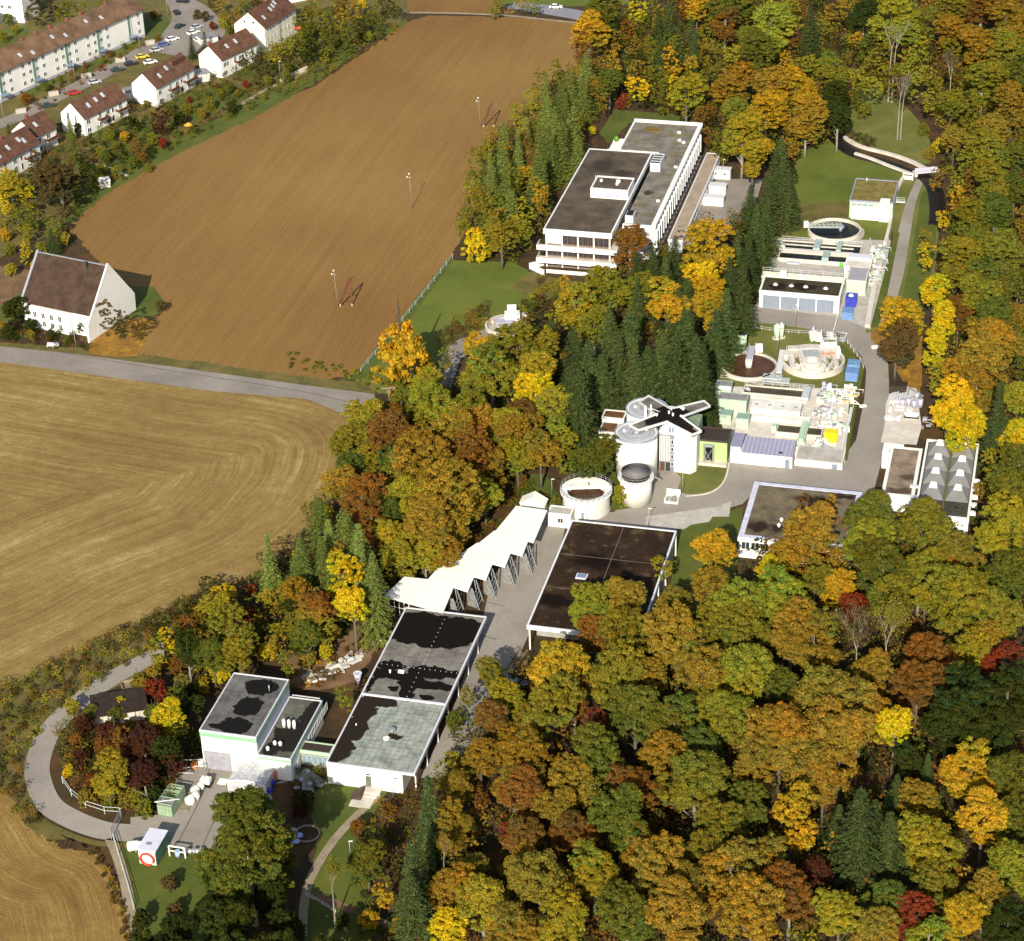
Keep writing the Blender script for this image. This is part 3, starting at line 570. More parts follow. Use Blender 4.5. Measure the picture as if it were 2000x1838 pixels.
# left edge (up the slope) and right edge of each bay, front to back, in photo sight points at roof height
bays = [((748,1164),(865,1193),(890,1134),(790,1126)), ((836,1130),(913,1152),(934,1104),(858,1106)), ((858,1107),(949,1129),(970,1078),(896,1082)),
        ((896,1083),(986,1104),(1005,1058),(932,1060)), ((932,1062),(1020,1082),(1036,1042),(966,1036)), ((966,1038),(1042,1056),(1069,993),(1008,988))]
for i, q in enumerate(bays):
    dz = [.0, .0, .35, .35]
    pts = [L(r, a, b_, z+.5) for a, b_ in q]
    m = MB(); k = [(p.x, p.y) for p in pts]; m.prism(k, [z-.12+.4, z-.12, z-.02, z+.4], [z+.4, z, z+.1, z+.5])
    part('roof_sheet', m, SH, r)
for a, b_ in ((881,1150),(918,1130),(950,1108),(987,1084),(1022,1062)):
    # steel rack with braces and grey side sheet
    p = L(r, a, b_+52, 0); x, y = p.x-.4, p.y
    m = MB()
    for dx, dy in ((0, 0), (2.6, -1.2), (0, 3.0), (2.6, 1.8)): m.bar((x+dx, y+dy, 0), (x+dx*.5, y+dy, z-.2), .18)
    for zz in (.8, 1.7, 2.6, 3.5): m.bar((x+2.6-zz*.26, y-1.2, zz), (x, y, zz), .12).bar((x+2.6-zz*.26, y-1.2, zz), (x+2.6-zz*.26, y+1.8, zz), .10)
    m.bar((x+2.6, y-1.2, 0), (x+.5, y+3, z-.3), .12)
    part('steel_rack', m, GREYM, r)
    part('side_sheet', MB().add([(x, y-.2, .1), (x+2.2, y-1.1, .1), (x+1.2, y-1.0, z-.6), (x, y-.2, z-.3), (x, y-.14, .1), (x+2.2, y-1.04, .1), (x+1.2, y-.94, z-.6), (x, y-.14, z-.3)], [(0,1,2,3),(7,6,5,4),(0,4,5,1),(1,5,6,2),(2,6,7,3),(3,7,4,0)]), M('wired_side_sheet', (.24, .24, .23), .6, .3, 1.5), r)
p0, p1 = L(r, 753, 1195, 0), L(r, 800, 1205, 0)
for i in range(6):
    q = p0.lerp(p1, i/5); part('post', MB().bar((q.x, q.y, 0), (q.x, q.y, z+.2), .16), WHITE2, r)
for zz in (1.6, 3.2): part('rail', MB().bar((p0.x, p0.y, zz), (p1.x, p1.y, zz), .1), WHITE2, r)
r2 = thing('gabled_hut', 'small white gabled hut at the upper end of the sheeted shelter', 'hut', tuple(P(1040, 1003))[:2], PA)
part('wall', MB().prism([(-2.6, 0), (2.6, 0), (2.6, 2.5), (-2.6, 2.5)], 0, 2.4), WHITE, r2)
part('roof', MB().add([(-2.8,-.2,2.3),(2.8,-.2,2.3),(0,-.2,3.9),(-2.8,2.7,2.3),(2.8,2.7,2.3),(0,2.7,3.9)], [(0,1,2),(5,4,3),(0,2,5,3),(1,4,5,2),(0,3,4,1)]), SH, r2)
r2, W, D = bld('gate_house', 'low white building with a window between the shelter and the round open tank', 'outbuilding', (1070,1002), (1100,1006), (1078,990), 3.2)
flat_roof(r2, 4.8, 3.0, 3.2, roof=CONC, trim=WHITE, fh=.3); window(r2, 2.0, -.0, 1.1, 1.2, 1.2)
# --- round tanks
def px_r(wpx, px, py, z): return wpx/2/ppm(px, py, z)
def round_thing(name, label, cat, cx, cy, z, wpx):
    c = P(cx, cy, z); return thing(name, label, cat, (c.x, c.y)), px_r(wpx, cx, cy, z)
r, R = round_thing('open_tank', 'round white open topped tank with a walkway railing and brown water', 'tank', 1145, 957, 4.6, 92)
part('tank_wall', MB().ring(0, 0, 0, 4.4, R-.7, R, 56), WHITE2, r); part('rim_ledge', MB().ring(0, 0, 4.4, 4.6, R-.9, R+.55, 56), WHITE, r)
part('water', MB().cyl(0, 0, 0, 3.0, R-.72, n=56), SLUDGE, r)
part('walkway_bridge', MB().box(-R+.1, .35, 4.62, R-.1, 1.25, 5.0).box(-.5, 1.25, 4.4, .5, 2.9, 4.9), WHITE, r)
for i in range(13): part('scraper_blade', MB().box(-2.5+i*.42, -2.2, 3.01, -2.42+i*.42, .1, 3.4), TIMBER, r)
m = MB(); nr = 28
for i in range(nr):
    a = 2*pi*i/nr; a2 = 2*pi*(i+1)/nr; q = R+.5
    m.bar((q*cos(a), q*sin(a), 4.6), (q*cos(a), q*sin(a), 5.7), .06)
    for zz in (5.2, 5.7): m.bar((q*cos(a), q*sin(a), zz), (q*cos(a2), q*sin(a2), zz), .05)
part('railing', m, GREYM, r)
door(r, -1.3, -R+.12, .05, .9, 2.0, GREYM); part('pipe', MB().tube([(-.1, -R-.02, 0), (-.1, -R-.02, 4.4)], .07), GREYM, r)
part('foot_ring', MB().ring(0, 0, 0, .35, R, R+.12, 48), CONC, r)
r, R = round_thing('thickener_tank', 'white round tank with a dark grey conical cover and stair, beside the front digester', 'tank', 1242, 930, 5.8, 62)
part('tank_wall', MB().cyl(0, 0, 0, 5.6, R, n=48), WHITE2, r); part('rim_ledge', MB().ring(0, 0, 5.6, 5.8, R-.4, R+.5, 48), WHITE, r)
part('cover_drum', MB().cyl(0, .1, 5.8, 6.9, R*.88, n=48), M('dark_drum', (.03, .03, .03), .6), r)
part('cover', MB().cyl(0, .1, 6.9, 7.15, R*.95, R*.93, n=48).cyl(0, .1, 7.15, 7.3, R*.9, .2, n=48), M('grey_violet_cover', (.16, .145, .15), .6, .15, .6), r)
m = MB()
for i in range(24):
    a = 2*pi*i/24; a2 = 2*pi*(i+1)/24; q = R+.45
    if 3 < i < 9: continue
    m.bar((q*cos(a), q*sin(a), 5.8), (q*cos(a), q*sin(a), 6.9), .05).bar((q*cos(a), q*sin(a), 6.9), (q*cos(a2), q*sin(a2), 6.9), .05)
part('railing', m, GREYM, r)
part('stair', MB().bar((R, 0, 5.7), (R+1.6, 2.6, 3.4), .8, .2), TRIM, r)
# digesters
def digester(name, label, cx, cy, z, w_):
    r, R = round_thing(name, label, 'digester tank', cx, cy, z, w_)
    part('tank_wall', MB().cyl(0, 0, 0, z-.25, R-.2, n=64), WHITE, r)
    part('rim', MB().ring(0, 0, z-.5, z, R-.28, R, 64), M('blue_grey_rim', (.30, .34, .40), .5), r)
    part('tank_cover', MB().cyl(0, 0, z-.4, z-.12, R-.3, R-.9, n=64), LILAC if 0 else M('grey_cover', (.40, .40, .43), .6, .12, .5), r)
    part('cover_ring', MB().ring(0, -.2, z-.12, z+.05, R*.30, R*.34, 40).ring(0, -.2, z-.12, z-.02, R*.62, R*.64, 48), GREYM, r)
    part('cover_dome', MB().cyl(0, -.2, z-.12, z+.45, R*.2, R*.1, n=24), GREYM, r)
    part('cover_hatch', MB().box(1.2, .6, z-.12, 2.4, 1.6, z+.15).box(-2.8, .3, z-.12, -2.3, .8, z+.3), WHITE, r)
    return r, R
dz = 10.4
digester('digester_tank', 'front white cylindrical digester tank left of the cross shaped roof', 1243, 843, dz, 86)
r, R = digester('digester_tank', 'rear white cylindrical digester tank behind the cross shaped roof', 1264, 796, dz, 84)
part('stair_tower', MB().box(-.9, -R+.2, dz-1.4, -.4, -R+1.0, dz+2.4).box(.4, -R+1.1, dz-.2, .75, -R+1.6, dz+2.4), WHITE, r)
for zz in (0, .8, 1.6): part('walkway_rail', MB().bar((.7, -R+1.2, dz+zz), (3.0, -R-1.0, dz+zz), .12), WHITE, r)
# cross roof machine house: wings hit sight points at z
r = thing('machine_house', 'white machine house with a dark cross shaped roof between the digester tanks', 'building', tuple(P(1305, 905))[:2], PA)
CR = roofmat('black_cross_roof', (.20, .175, .155), (.013, .010, .009), None, 1, None, .3)
ctr = L(r, 1307, 812, 12.3)
CRB = roofmat('cross_roof_wet', (.17, .15, .13), (.010, .008, .007), [(ctr.x, ctr.y, 5.6, 5.2), (ctr.x+3.5, ctr.y-3, 3.5, 2.5)], 1.0, None, .4, .6)
wings = [('far left', (1249,786),(1267,774),(1311,800),(1283,812),10.9), ('near left', (1229,831),(1247,841),(1305,824),(1285,809),10.9),
         ('far right', (1375,784),(1387,794),(1333,814),(1311,799),10.9), ('near right', (1370,843),(1352,850),(1301,824),(1328,812),9.6)]
for nm, a, b_, c_, d_, zt in wings:
    A, B, C_, D_ = L(r, *a, zt), L(r, *b_, zt), L(r, *c_, 12.2), L(r, *d_, 12.2)
    th = .35
    m = MB(); ps = [A, B, C_, D_]
    if (B-A).cross(C_-A).z < 0: ps = [B, A, D_, C_]
    m.add([tuple(p-Vector((0, 0, th))) for p in ps]+[tuple(p) for p in ps], [(3,2,1,0),(4,5,6,7),(0,1,5,4),(1,2,6,5),(2,3,7,6),(3,0,4,7)])
    part('roof', m, CRB, r)
    e = MB(); up = Vector((0, 0, .08))
    for i, j in ((0, 1), (1, 2), (3, 0)): e.bar(ps[i]+up, ps[j]+up, .28, .45)
    part('roof_edge', e, TRIM, r)
A, B = L(r, 1291, 826, 11.5), L(r, 1369, 852, 9.0)
part('roof', MB().cyl(ctr.x, ctr.y, 12.0, 12.35, 2.1, n=8), CRB, r)
for dx, dy in ((-.2, .8), (.8, .0)): part('roof_vent', MB().cyl(ctr.x+dx, ctr.y+dy, 12.3, 13.0, .22, n=10), WHITE, r)
g0, g1 = L(r, 1287, 918, 0), L(r, 1316, 923, 0); g2 = L(r, 1350, 912, 0)
part('wall', MB().box(g0.x, g0.y, 0, g1.x, g0.y+3.5, 8.7), M('ribbed_grey_wall', (.20, .21, .22), .5, .05, 1), r)
for i in range(7): part('wall_rib', MB().box(g0.x+.1+i*(g1.x-g0.x-.9)/7, g0.y-.12, 2.4, g0.x+.28+i*(g1.x-g0.x-.9)/7, g0.y-.005, 8.6), TRIM, r)
door(r, g0.x+.3, g0.y-.01, 0, .9, 2.1, BROWNW); door(r, g0.x+1.5, g0.y-.01, 0, .9, 2.1, GLASS)
part('wall', MB().prism([(g1.x, g0.y-.3), (g1.x+3.6, g0.y-.6), (g1.x+4.6, g0.y+.8), (g1.x+4.6, g0.y+5), (g1.x, g0.y+5)], 0, [8.9, 8.6, 8.2, 8.2, 9.4]), WHITE, r)
part('gable_wall', MB().add([(g0.x-.5, g0.y+.3, 8.7), (g1.x+3.4, g0.y+.3, 8.7), (g1.x+.2, g0.y+.3, 11.2), (g0.x+1, g0.y+.3, 11.2), (g0.x-.5, g0.y+3, 8.7), (g1.x+3.4, g0.y+3, 8.7), (g1.x+.2, g0.y+3, 11.2), (g0.x+1, g0.y+3, 11.2)], [(0,1,2,3),(7,6,5,4),(0,3,7,4),(1,5,6,2),(2,6,7,3),(0,4,5,1)]), WHITE, r)
window(r, g0.x+1.9, g0.y+.28, 9.2, 1.3, 1.5, pane=GLASSB)
for i in range(4): window(r, g1.x-.75, g0.y-.05, 1.2+i*1.8, .6, 1.2, pane=GLASS)
part('core_wall', MB().box(ctr.x-1.5, max(ctr.y-1.0, g0.y+3.6), 0, ctr.x+2.5, max(ctr.y+2.5, g0.y+7), 11.9), WHITE, r)
c2 = L(r, 1370, 820, 8)
part('rear_wall', MB().box(ctr.x+2, ctr.y-1.2, 0, c2.x, c2.y+1.5, 8.5), M('green_grey_wall', (.22, .30, .20)), r)
# --- green pump house with brown roof
r, W, D = bld('green_house', 'green walled building with dark brown flat roof right of the cross shaped roof', 'building', (1352,858), (1413,873), (1362,822), 5.4)
W = 7.0; flat_roof(r, W+.5, 5.4, 5.6, wall=GREEN2, roof=M('dark_brown_roof', (.045, .032, .026), .8), trim=M('dark_brown_edge', (.06, .045, .035)), fh=.35)
part('portal', MB().box(2.6, -1.2, 0, 2.85, -.9, 5.0).box(4.6, -1.2, 0, 4.85, -.9, 5.0).box(2.6, -1.2, 4.5, 4.85, -.9, 5.1).bar((2.7, -1.25, .4), (4.7, -1.25, 4.4), .1).bar((4.7, -1.25, .4), (2.7, -1.25, 4.4), .1), GREYM, r)
part('door', MB().box(2.9, -.08, 0, 4.6, -.005, 4.4), DARK, r)
part('plinth', MB().box(-.2, -1.6, 0, W+.7, -.01, .7), CONCP, r)
# small white building left of the digesters
r, W, D = bld('low_white_house', 'low white building with brown roof in the trees left of the digesters', 'outbuilding', (1176,815), (1208,817), (1180,800), 4.0)
flat_roof(r, 4.8, 3.5, 4.0, roof=M('rust_moss_roof', (.14, .07, .025), .9, .3, .8), trim=WHITE, fh=.3)
flat_roof(r, 3.6, 4.5, 3.0, roof=MATS['rust_moss_roof'], trim=TRIM, fh=.3, x0=.3, y0=-4.6)
# --- lab building right of the lane
r, W, D = bld('flat_laboratory', 'flat brown roofed building with pale lilac edges half hidden by orange trees', 'building', (1443.5,1048), (1650,1066), (1472,941.5), 4.8)
W = (P(1679,962.5,4.8)-P(1472,941.5,4.8)).length
RE = roofmat('straw_brown_roof', (.155, .125, .080), (.030, .020, .014), [(W*.6, D*.78, 6, 2.2), (W*.12, D*.22, 3, 2.6), (W*.35, D*.2, 4, 2), (W*.85, D*.9, 3, 1.5)], 2.4, (.6, (.10, .06, .035)), .25, .35)
flat_roof(r, W, D, 4.8, roof=RE, trim=M('lilac_edge', (.58, .58, .70), .5), fh=.5, pw=1.1, up=.08, over=.2)
part('front_fascia', MB().box(-.25, -.35, 3.95, W*.4, -.22, 4.75), WHITE, r)
part('front_band', MB().box(-.25, -.35, .9, W*.4, -.22, 1.9), WHITE, r)
for i in range(5): window(r, .5+i*1.9, -.02, 2.0, 1.7, 1.8, pane=GLASS)
for x, y in ((W*.33, D*.24), (W*.40, D*.33), (W*.64, D*.68), (W*.34, D*.34)):
    part('roof_vent', MB().cyl(x, y, 4.8, 5.3, .25, n=12).cyl(x, y, 5.3, 5.7, .5, .1, n=12), WHITE, r)
# --- filter house with eight funnels
FH = 5.2
r, W, D = bld('filter_house', 'white walled roof pit with eight dark pyramid hoods', 'building', (1790,979), (1890,987), (1805,859), FH)
W = (P(1905.5,866.5,FH)-P(1805,859,FH)).length; D = D+5
DKG = M('dark_green_roof', (.060, .058, .045), .8, .2, .4)
part('wall', MB().box(0, -5, 0, W, D-5, FH-.3), WHITE, r)
part('roof', MB().box(.25, -4.7, FH-.3, W-.25, D-5.3, FH-.15), DKG, r)
m = MB().box(-.1, -5.1, FH-.6, W+.1, -4.7, FH+.25).box(-.1, D-5.3, FH-.6, W+.1, D-4.9, FH+.25).box(-.1, -4.7, FH-.6, .35, D-5.3, FH+.25).box(W-.35, -4.7, FH-.6, W+.1, D-5.3, FH+.25)
part('roof_edge', m, WHITE, r)
HG = M('grey_hood', (.21, .205, .20), .7, .08, .5)
cw, cd = (W-1.4)/2, 5.9
for i in range(2):
    for k in range(4):
        x0 = .55+i*(cw+.3); y1 = D-5.6-k*cd; y0 = y1-cd+.25; xm = x0+cw/2; ym = y0+cd*.62; z0, zt = FH-.14, FH+1.15
        t_ = .85
        h_ = part('hood', MB().add([(x0,y0,z0),(x0+cw,y0,z0),(x0+cw,y1,z0),(x0,y1,z0),(xm-t_,ym-.25,zt),(xm+t_,ym-.25,zt),(xm+t_,ym+.6,zt),(xm-t_,ym+.6,zt)], [(4,5,6,7),(0,1,5,4),(1,2,6,5),(2,3,7,6),(3,0,4,7)]), HG, r)
        part('skylight', MB().add([(xm-t_,ym-.9,zt-.25),(xm+t_,ym-.9,zt-.25),(xm+t_*.6,ym+.5,zt+.45),(xm-t_*.6,ym+.5,zt+.45),(xm-t_,ym+.6,zt-.1),(xm+t_,ym+.6,zt-.1)], [(0,1,2,3),(3,2,5,4),(0,3,4),(1,5,2)]), WHITE, h_)
part('middle_gutter', MB().box(W/2-.14, -4.6, FH-.14, W/2+.14, D-5.4, FH+.35), M('moss_gutter', (.14, .13, .03)), r)
for k in range(5):
    part('side_duct', MB().box(W+.1, -1.5+k*3.2, FH-1.2, W+1.2, -.6+k*3.2, FH-.5), WHITE, r)
    if k < 3: part('roof_ledge', MB().box(-1.9, -1.6+k*4.2, FH-1.0, -.15, -.7+k*4.2, FH-.7), TRIM, r)
r, W, D = bld('gravel_roof_wing', 'low wing with pale gravel roof left of the pyramid hoods', 'building', (1722,965), (1790,970), (1742,872), 3.8)
W = (P(1802,874,3.8)-P(1742,868,3.8)).dot(Vector((cos(PA), sin(PA), 0)))
flat_roof(r, W, D, 3.8, roof=roofmat('gravel_moss_roof', (.26, .20, .145), (.09, .06, .04), [(W*.5, 2, 4, 2), (W*.7, D*.4, 2.5, 2)], 2, None, .4, .4), trim=WHITE, fh=.6, pw=.7, up=.1)
part('corner_block', MB().box(-1.6, D-3.0, 0, -.2, D+.9, 4.1).box(-.2, D-.1, 0, 2.6, D+.9, 4.1), WHITE, r)
# ------------------------------------------------------------------ treatment works, upper part
r, R = round_thing('settling_tank', 'round settling tank with black water and a latticed scraper bridge below the grass roofed house', 'tank', 1630, 447, 1.2, 104)
part('tank_wall', MB().ring(0, 0, 0, 1.3, R-.45, R, 56), CONCP, r); part('outer_ledge', MB().ring(0, 0, 0, .5, R, R+.8, 56, -1.7, .2), CONC, r)
part('water', MB().cyl(0, 0, 0, .5, R-.46, n=56), WATER, r)
m = MB()
for s in (0, 1.1):
    a, b_ = Vector((-R-.3, 1.6-s, 1.6)), Vector((1.8, .6-s, 1.6))
    m.bar(a, b_, .10).bar(a+Vector((0, 0, .9)), b_+Vector((0, 0, .9)), .10)
    for i in range(9):
        q = a.lerp(b_, i/8); q2 = a.lerp(b_, min(1, (i+1)/8)); m.bar(q, q+Vector((0, 0, .9)), .07)
        if i < 8: m.bar(q, q2+Vector((0, 0, .9)), .06)
part('scraper_bridge', m.bar((-R-.3, 1.05, 1.55), (1.8, .05, 1.55), 1.1, .08), M('green_grey_lattice', (.42, .47, .42), .5), r)
part('centre_column', MB().cyl(1.6, .1, .4, 1.7, .5, n=14).box(1.0, -.6, 1.6, 2.4, .7, 2.0), GREYM, r); part('drive_cabinet', MB().box(-R-.9, 1.2, 1.2, -R+.3, 2.3, 2.7), WHITE, r)
r, W, D = bld('grass_roofed_house', 'pale green walled house with a grass covered roof beside the channel', 'building', (1660,391), (1735,397), (1677,350), 5.0)
GRF = roofmat('dry_grass_roof', (.20, .16, .05), (.10, .11, .03), None, 1, (.52, (.10, .12, .03)), .5)
flat_roof(r, W+1.2, D+.3, 5.0, wall=GREEN, roof=GRF, trim=M('slate_blue_edge', (.28, .30, .40), .5), fh=.3, pw=.3)
part('front_block', MB().box(.6, -.75, 0, W-2.1, -.01, 2.9).box(W-2.1, -1.3, 0, W+.4, 1.4, 5.6), WHITE, r)
for i in range(4): window(r, .4+i*1.5, -.02, 3.6, 1.3, .7, frame=GREEN, pane=GLASSB)
part('chimney', MB().cyl(W*.3, D*.9, 5, 6.2, .1, n=8), WHITE, r)
# garage with four gates
r, W, D = bld('gate_garage', 'white garage with four blue grey gates and a dark roof with domes', 'garage', (1483.4,568), (1640,580.5), (1493.7,539.4), 4.4)
RG = roofmat('dark_moss_roof', (.055, .045, .025), (.02, .015, .01), [(4, D*.4, 2.2, 2), (10, D*.5, 3.3, 2)], 1.5, (.56, (.09, .10, .03)), .5, .6)
flat_roof(r, W, D, 4.4, roof=RG, trim=WHITE, fh=.5, pw=.45, up=.15)
gw = (W-1.6-1.3)/4
for i in range(4):
    g_ = part('gate', MB().box(.9+i*(gw+.25), -.10, .05, .9+i*(gw+.25)+gw-.05, -.01, 3.4), BLUEG, r)
    for k in range(1, 4): part('gate_rib', MB().box(.9+i*(gw+.25)+k*gw/4, -.13, .1, .95+i*(gw+.25)+k*gw/4, -.10, 3.35), GREYM, g_)
for x in (.17, .37, .55, .80): part('roof_dome', MB().cyl(W*x, D*.5, 4.35, 4.75, .75, .35, n=16), TRIM, r)
# basins between the garage and the settling tank
def basin(name, label, a, b_, c_, water=WATER, wall=CONCP, h=1.1, t=.25, rail=True, name2=None, wz=.35):
    """long basin: front-left, front-right, back-left sight points at wall top"""
    r, W, D = bld(name, label, 'basin', a, b_, c_, h)
    D = max(D, 1.0)
    part('basin_wall', MB().box(0, 0, 0, W, t, h).box(0, D-t, 0, W, D, h).box(0, t, 0, t, D-t, h).box(W-t, t, 0, W, D-t, h), wall, r)
    part('water', MB().box(t, t, 0, W-t, D-t, h-.3 if water in (WATER, MATS.get('green_brown_water')) else wz), water, r)
    if rail:
        m = MB(); n_ = int(W/1.8)
        for i in range(n_+1): m.bar((i*W/n_, D+.05, h), (i*W/n_, D+.05, h+1.0), .06)
        for zz in (.5, 1.0): m.bar((0, D+.05, h+zz), (W, D+.05, h+zz), .06)
        part('railing', m, TRIM, r)
    return r, W, D
r, W, D = basin('long_basin', 'upper of three long black water basins below the round settling tank', (1522,484), (1680,497), (1527,468))
part('gantry', MB().box(W*.42, -.3, 1.1, W*.50, D+.3, 2.0), M('green_grey_metal', (.34, .44, .40), .5), r); part('gantry', MB().box(W*.70, -.3, 1.1, W*.76, D+.3, 1.9), MATS['green_grey_metal'], r)
part('basin_wall', MB().box(.6, D*.55, 0, W-2, D*.62, 1.05), CONCP, r)
part('pump_box', MB().box(.3, .4, 1.1, 1.4, 1.6, 1.9), GREEN, r)
r, W, D = basin('long_basin', 'middle long black water basin with a grey green gantry across it', (1519,503), (1662,516), (1523,490))
part('gantry', MB().box(W*.60, -.4, 1.1, W*.69, D+.3, 2.1), MATS['green_grey_metal'], r)
r, W, D = basin('narrow_channel', 'narrow pale channel directly behind the four gate garage', (1487,538), (1650,551), (1490,529), water=CONC, h=1.6)
for k in (.3, .5, .7): part('pipe', MB().tube([(W*k, -.1, 1.7), (W*k, D+.2, 1.7)], .1), WHITE, r)
part('valve_box', MB().box(W*.22, .2, 1.6, W*.30, 1.2, 3.0), WHITE, r)
part('valve_box', MB().box(W*.47, .1, 1.6, W*.53, 1.0, 2.2), WHITE, r)
for px, py, w_, lb, mt in ((1536,513,3.2,'grey violet steel hatch on the concrete deck left of the green drum',LILAC), (1515,506,2.2,'grey steel hatch at the left end of the concrete deck',GREYM)):
    solo('deck_hatch', MB().box(0, 0, 0, w_, 1.0, .5), mt, lb, 'hatch', tuple(P(px, py+3)), rotz=PA)
solo('green_drum', MB().cyl(0, 0, .15, .95, .5, n=16).cyl(0, 0, .95, 1.05, .35, n=12).box(-.5, -.5, 0, .5, .5, .15), M('bright_green_paint', (.12, .50, .05), .5), 'small bright green drum on a base on the basin deck', 'drum', tuple(P(1643, 520)), rotz=PA)
r, W, D = bld('pump_house', 'white flat roofed pump house at the right end of the basins', 'building', (1650,520), (1699,524), (1656,498), 3.4)
flat_roof(r, W, D, 3.4, roof=CONCP, trim=WHITE, fh=.4); window(r, .6, -.02, 1.8, W-1.2, .5)
part('roof_step', MB().box(.3, D*.6, 3.4, W-.3, D-.3, 4.1), TRIM, r)
r, W, D = bld('screen_house', 'pale green screen house with a violet grey roof above the blue skip', 'building', (1654,547), (1691,551), (1661,520), 4.0)
flat_roof(r, W, D, 4.0, wall=GREEN, roof=M('violet_grey_roof', (.32, .30, .34), .6, .05, .5), trim=CONCP, fh=.5)
def container(name, label, fl, w_, d_, h_, mat, lidmat=None, ribs=6, lid=0.0):
    p = P(*fl); r = thing(name, label, 'container', (p.x, p.y), PA)
    part('shell', MB().box(0, 0, .15, w_, d_, h_), mat, r); part('skids', MB().box(.1, 0, 0, .3, d_, .15).box(w_-.3, 0, 0, w_-.1, d_, .15), GREYM, r)
    for i in range(ribs): part('rib', MB().box(.1+i*(w_-.3)/(ribs-1), -.06, .2, .2+i*(w_-.3)/(ribs-1), -.002, h_-.1), mat, r)
    for i in range(ribs): part('rib', MB().box(w_+.002, .1+i*(d_-.3)/(ribs-1), .2, w_+.06, .2+i*(d_-.3)/(ribs-1), h_-.1), mat, r)
    part('lid', MB().box(-.05, -.05, h_, w_+.05, d_+.05, h_+.1), lidmat or mat, r)
    return r
r = container('blue_skip', 'dark blue skip with a white heap under its open cover, below the screen house', (1650,600), 2.6, 3.6, 2.2, BLUE)
part('white_load', MB().cyl(1.2, 2.0, 2.3, 2.7, .8, .3, n=12), WHITE, r)
container('blue_container', 'light blue container standing in front of the dark blue skip', (1644,625), 2.5, 3.0, 2.0, BLUEL)
container('blue_container', 'light blue container at the right edge of the round combined tank', (1650,745), 2.7, 2.9, 2.2, BLUEL)
r = container('blue_tarpaulin_box', 'blue tarpaulin covered box behind the light blue container by the road bend', (1654,729), 2.6, 3.0, 2.1, M('blue_tarpaulin', (.16, .30, .50), .5, .25, 1.2))
# walkway and pipes down the right side of the basins
m = MB(); 
for k, (dx, mt) in enumerate(((0, 0), (1.3, 0))):
    pass
def railing(name, label, pts, h=1.0, z0=0.0, mat=TRIM, sp=2.0, cat='railing', th=.07, rails=2):
    ps = [P(*p) for p in pts]; r = thing(name, label, cat, tuple(ps[0])[:2]); o0 = ps[0]
    pm = None
    rl = MB()
    for a, b_ in zip(ps, ps[1:]):
        n_ = max(1, int((b_-a).length/sp))
        for i in range(n_+(1 if b_ is ps[-1] else 0)):
            q = a.lerp(b_, i/n_)-o0
            if pm is None: pm = MB().bar((0, 0, z0), (0, 0, z0+h), th).mesh('post', mat)
            part('post', pm, None, r, loc=(q.x, q.y, 0))
        for k in range(rails):
            zz = z0+h*(k+1)/rails-.02; rl.bar(a-o0+Vector((0, 0, zz)), b_-o0+Vector((0, 0, zz)), th*.8)
    part('rail', rl, mat, r); return r
railing('railing', 'pale railing along the roadside edge of the plant lawn', [(1455,640),(1520,650),(1600,655)], mat=TRIM)
railing('railing', 'white railing from the garage corner down to the road bend', [(1640,605),(1625,660)], mat=WHITE)
railing('railing', 'curved white railing round the light blue container', [(1655,672),(1680,705),(1686,720)], mat=WHITE)
railing('railing', 'long white railing along the right side of the basins', [(1735,470),(1722,500),(1712,545),(1700,600),(1690,640)], mat=TRIM)
o = ribbon('raised_channel_wall', [(1763,352),(1750,380),(1742,420),(1735,455),(1728,480)], .8, 0, CONCP, h=1.0, kind=None); tag(o, 'straight pale concrete channel wall from the bridge down past the grass roofed house', 'wall')
o = ribbon('raised_channel_wall', [(1725,485),(1716,530),(1706,570),(1694,640)], 1.2, 0, CONCP, h=.8, kind=None); tag(o, 'pale concrete channel wall continuing beside the basins toward the blue skip', 'wall')
r = thing('steel_footbridge', 'small grey footbridge crossing the channel beside the grass roofed house', 'bridge', tuple(P(1740, 402))[:2], PA)
part('deck', MB().box(-.5, 0, 1.0, 3.6, 1.2, 1.15), TRIM, r)
part('handrail', MB().bar((-.5, 0, 2.0), (3.6, 0, 2.0), .07).bar((-.5, 1.2, 2.0), (3.6, 1.2, 2.0), .07).bar((-.5, 0, 1.1), (-.5, 0, 2), .07).bar((3.6, 0, 1.1), (3.6, 0, 2), .07).bar((1.5, 0, 1.1), (1.5, 0, 2), .07).bar((1.5, 1.2, 1.1), (1.5, 1.2, 2), .07), TRIM, r)
r = thing('concrete_bridge', 'pale blue white footbridge over the stream at the edge of the wood', 'bridge', tuple(P(1790, 346))[:2], R_(9))
part('deck', MB().box(0, 0, .9, 6.4, 1.6, 1.15), TRIM, r)
part('parapet', MB().box(0, -.08, 1.15, 6.4, 0, 1.9).box(0, 1.6, 1.15, 6.4, 1.68, 1.9), LILAC, r)
part('abutment', MB().box(-.6, -.3, 0, .2, 1.9, 1.2), CONCP, r)
solo('sluice_frame', MB().box(-1.4, -.2, 0, -1.1, .2, 2.0).box(1.1, -.2, 0, 1.4, .2, 2.0).box(-1.4, -.25, 1.8, 1.4, .25, 2.1).box(-1.0, -.05, .2, 1.0, .05, 1.3), WHITE, 'white steel sluice frame where channel and stream meet at the bridge', 'sluice', tuple(P(1773, 352)), rotz=PA)
solo('step_ladder_frame', MB().bar((-.5, 0, 0), (0, 0, 2.6), .1).bar((.5, 0, 0), (0, 0, 2.6), .1).bar((-.3, 0, 1.0), (.3, 0, 1.0), .1), LILAC, 'pale blue A shaped frame standing at the right end of the basins', 'frame', tuple(P(1699, 482)), rotz=PA)
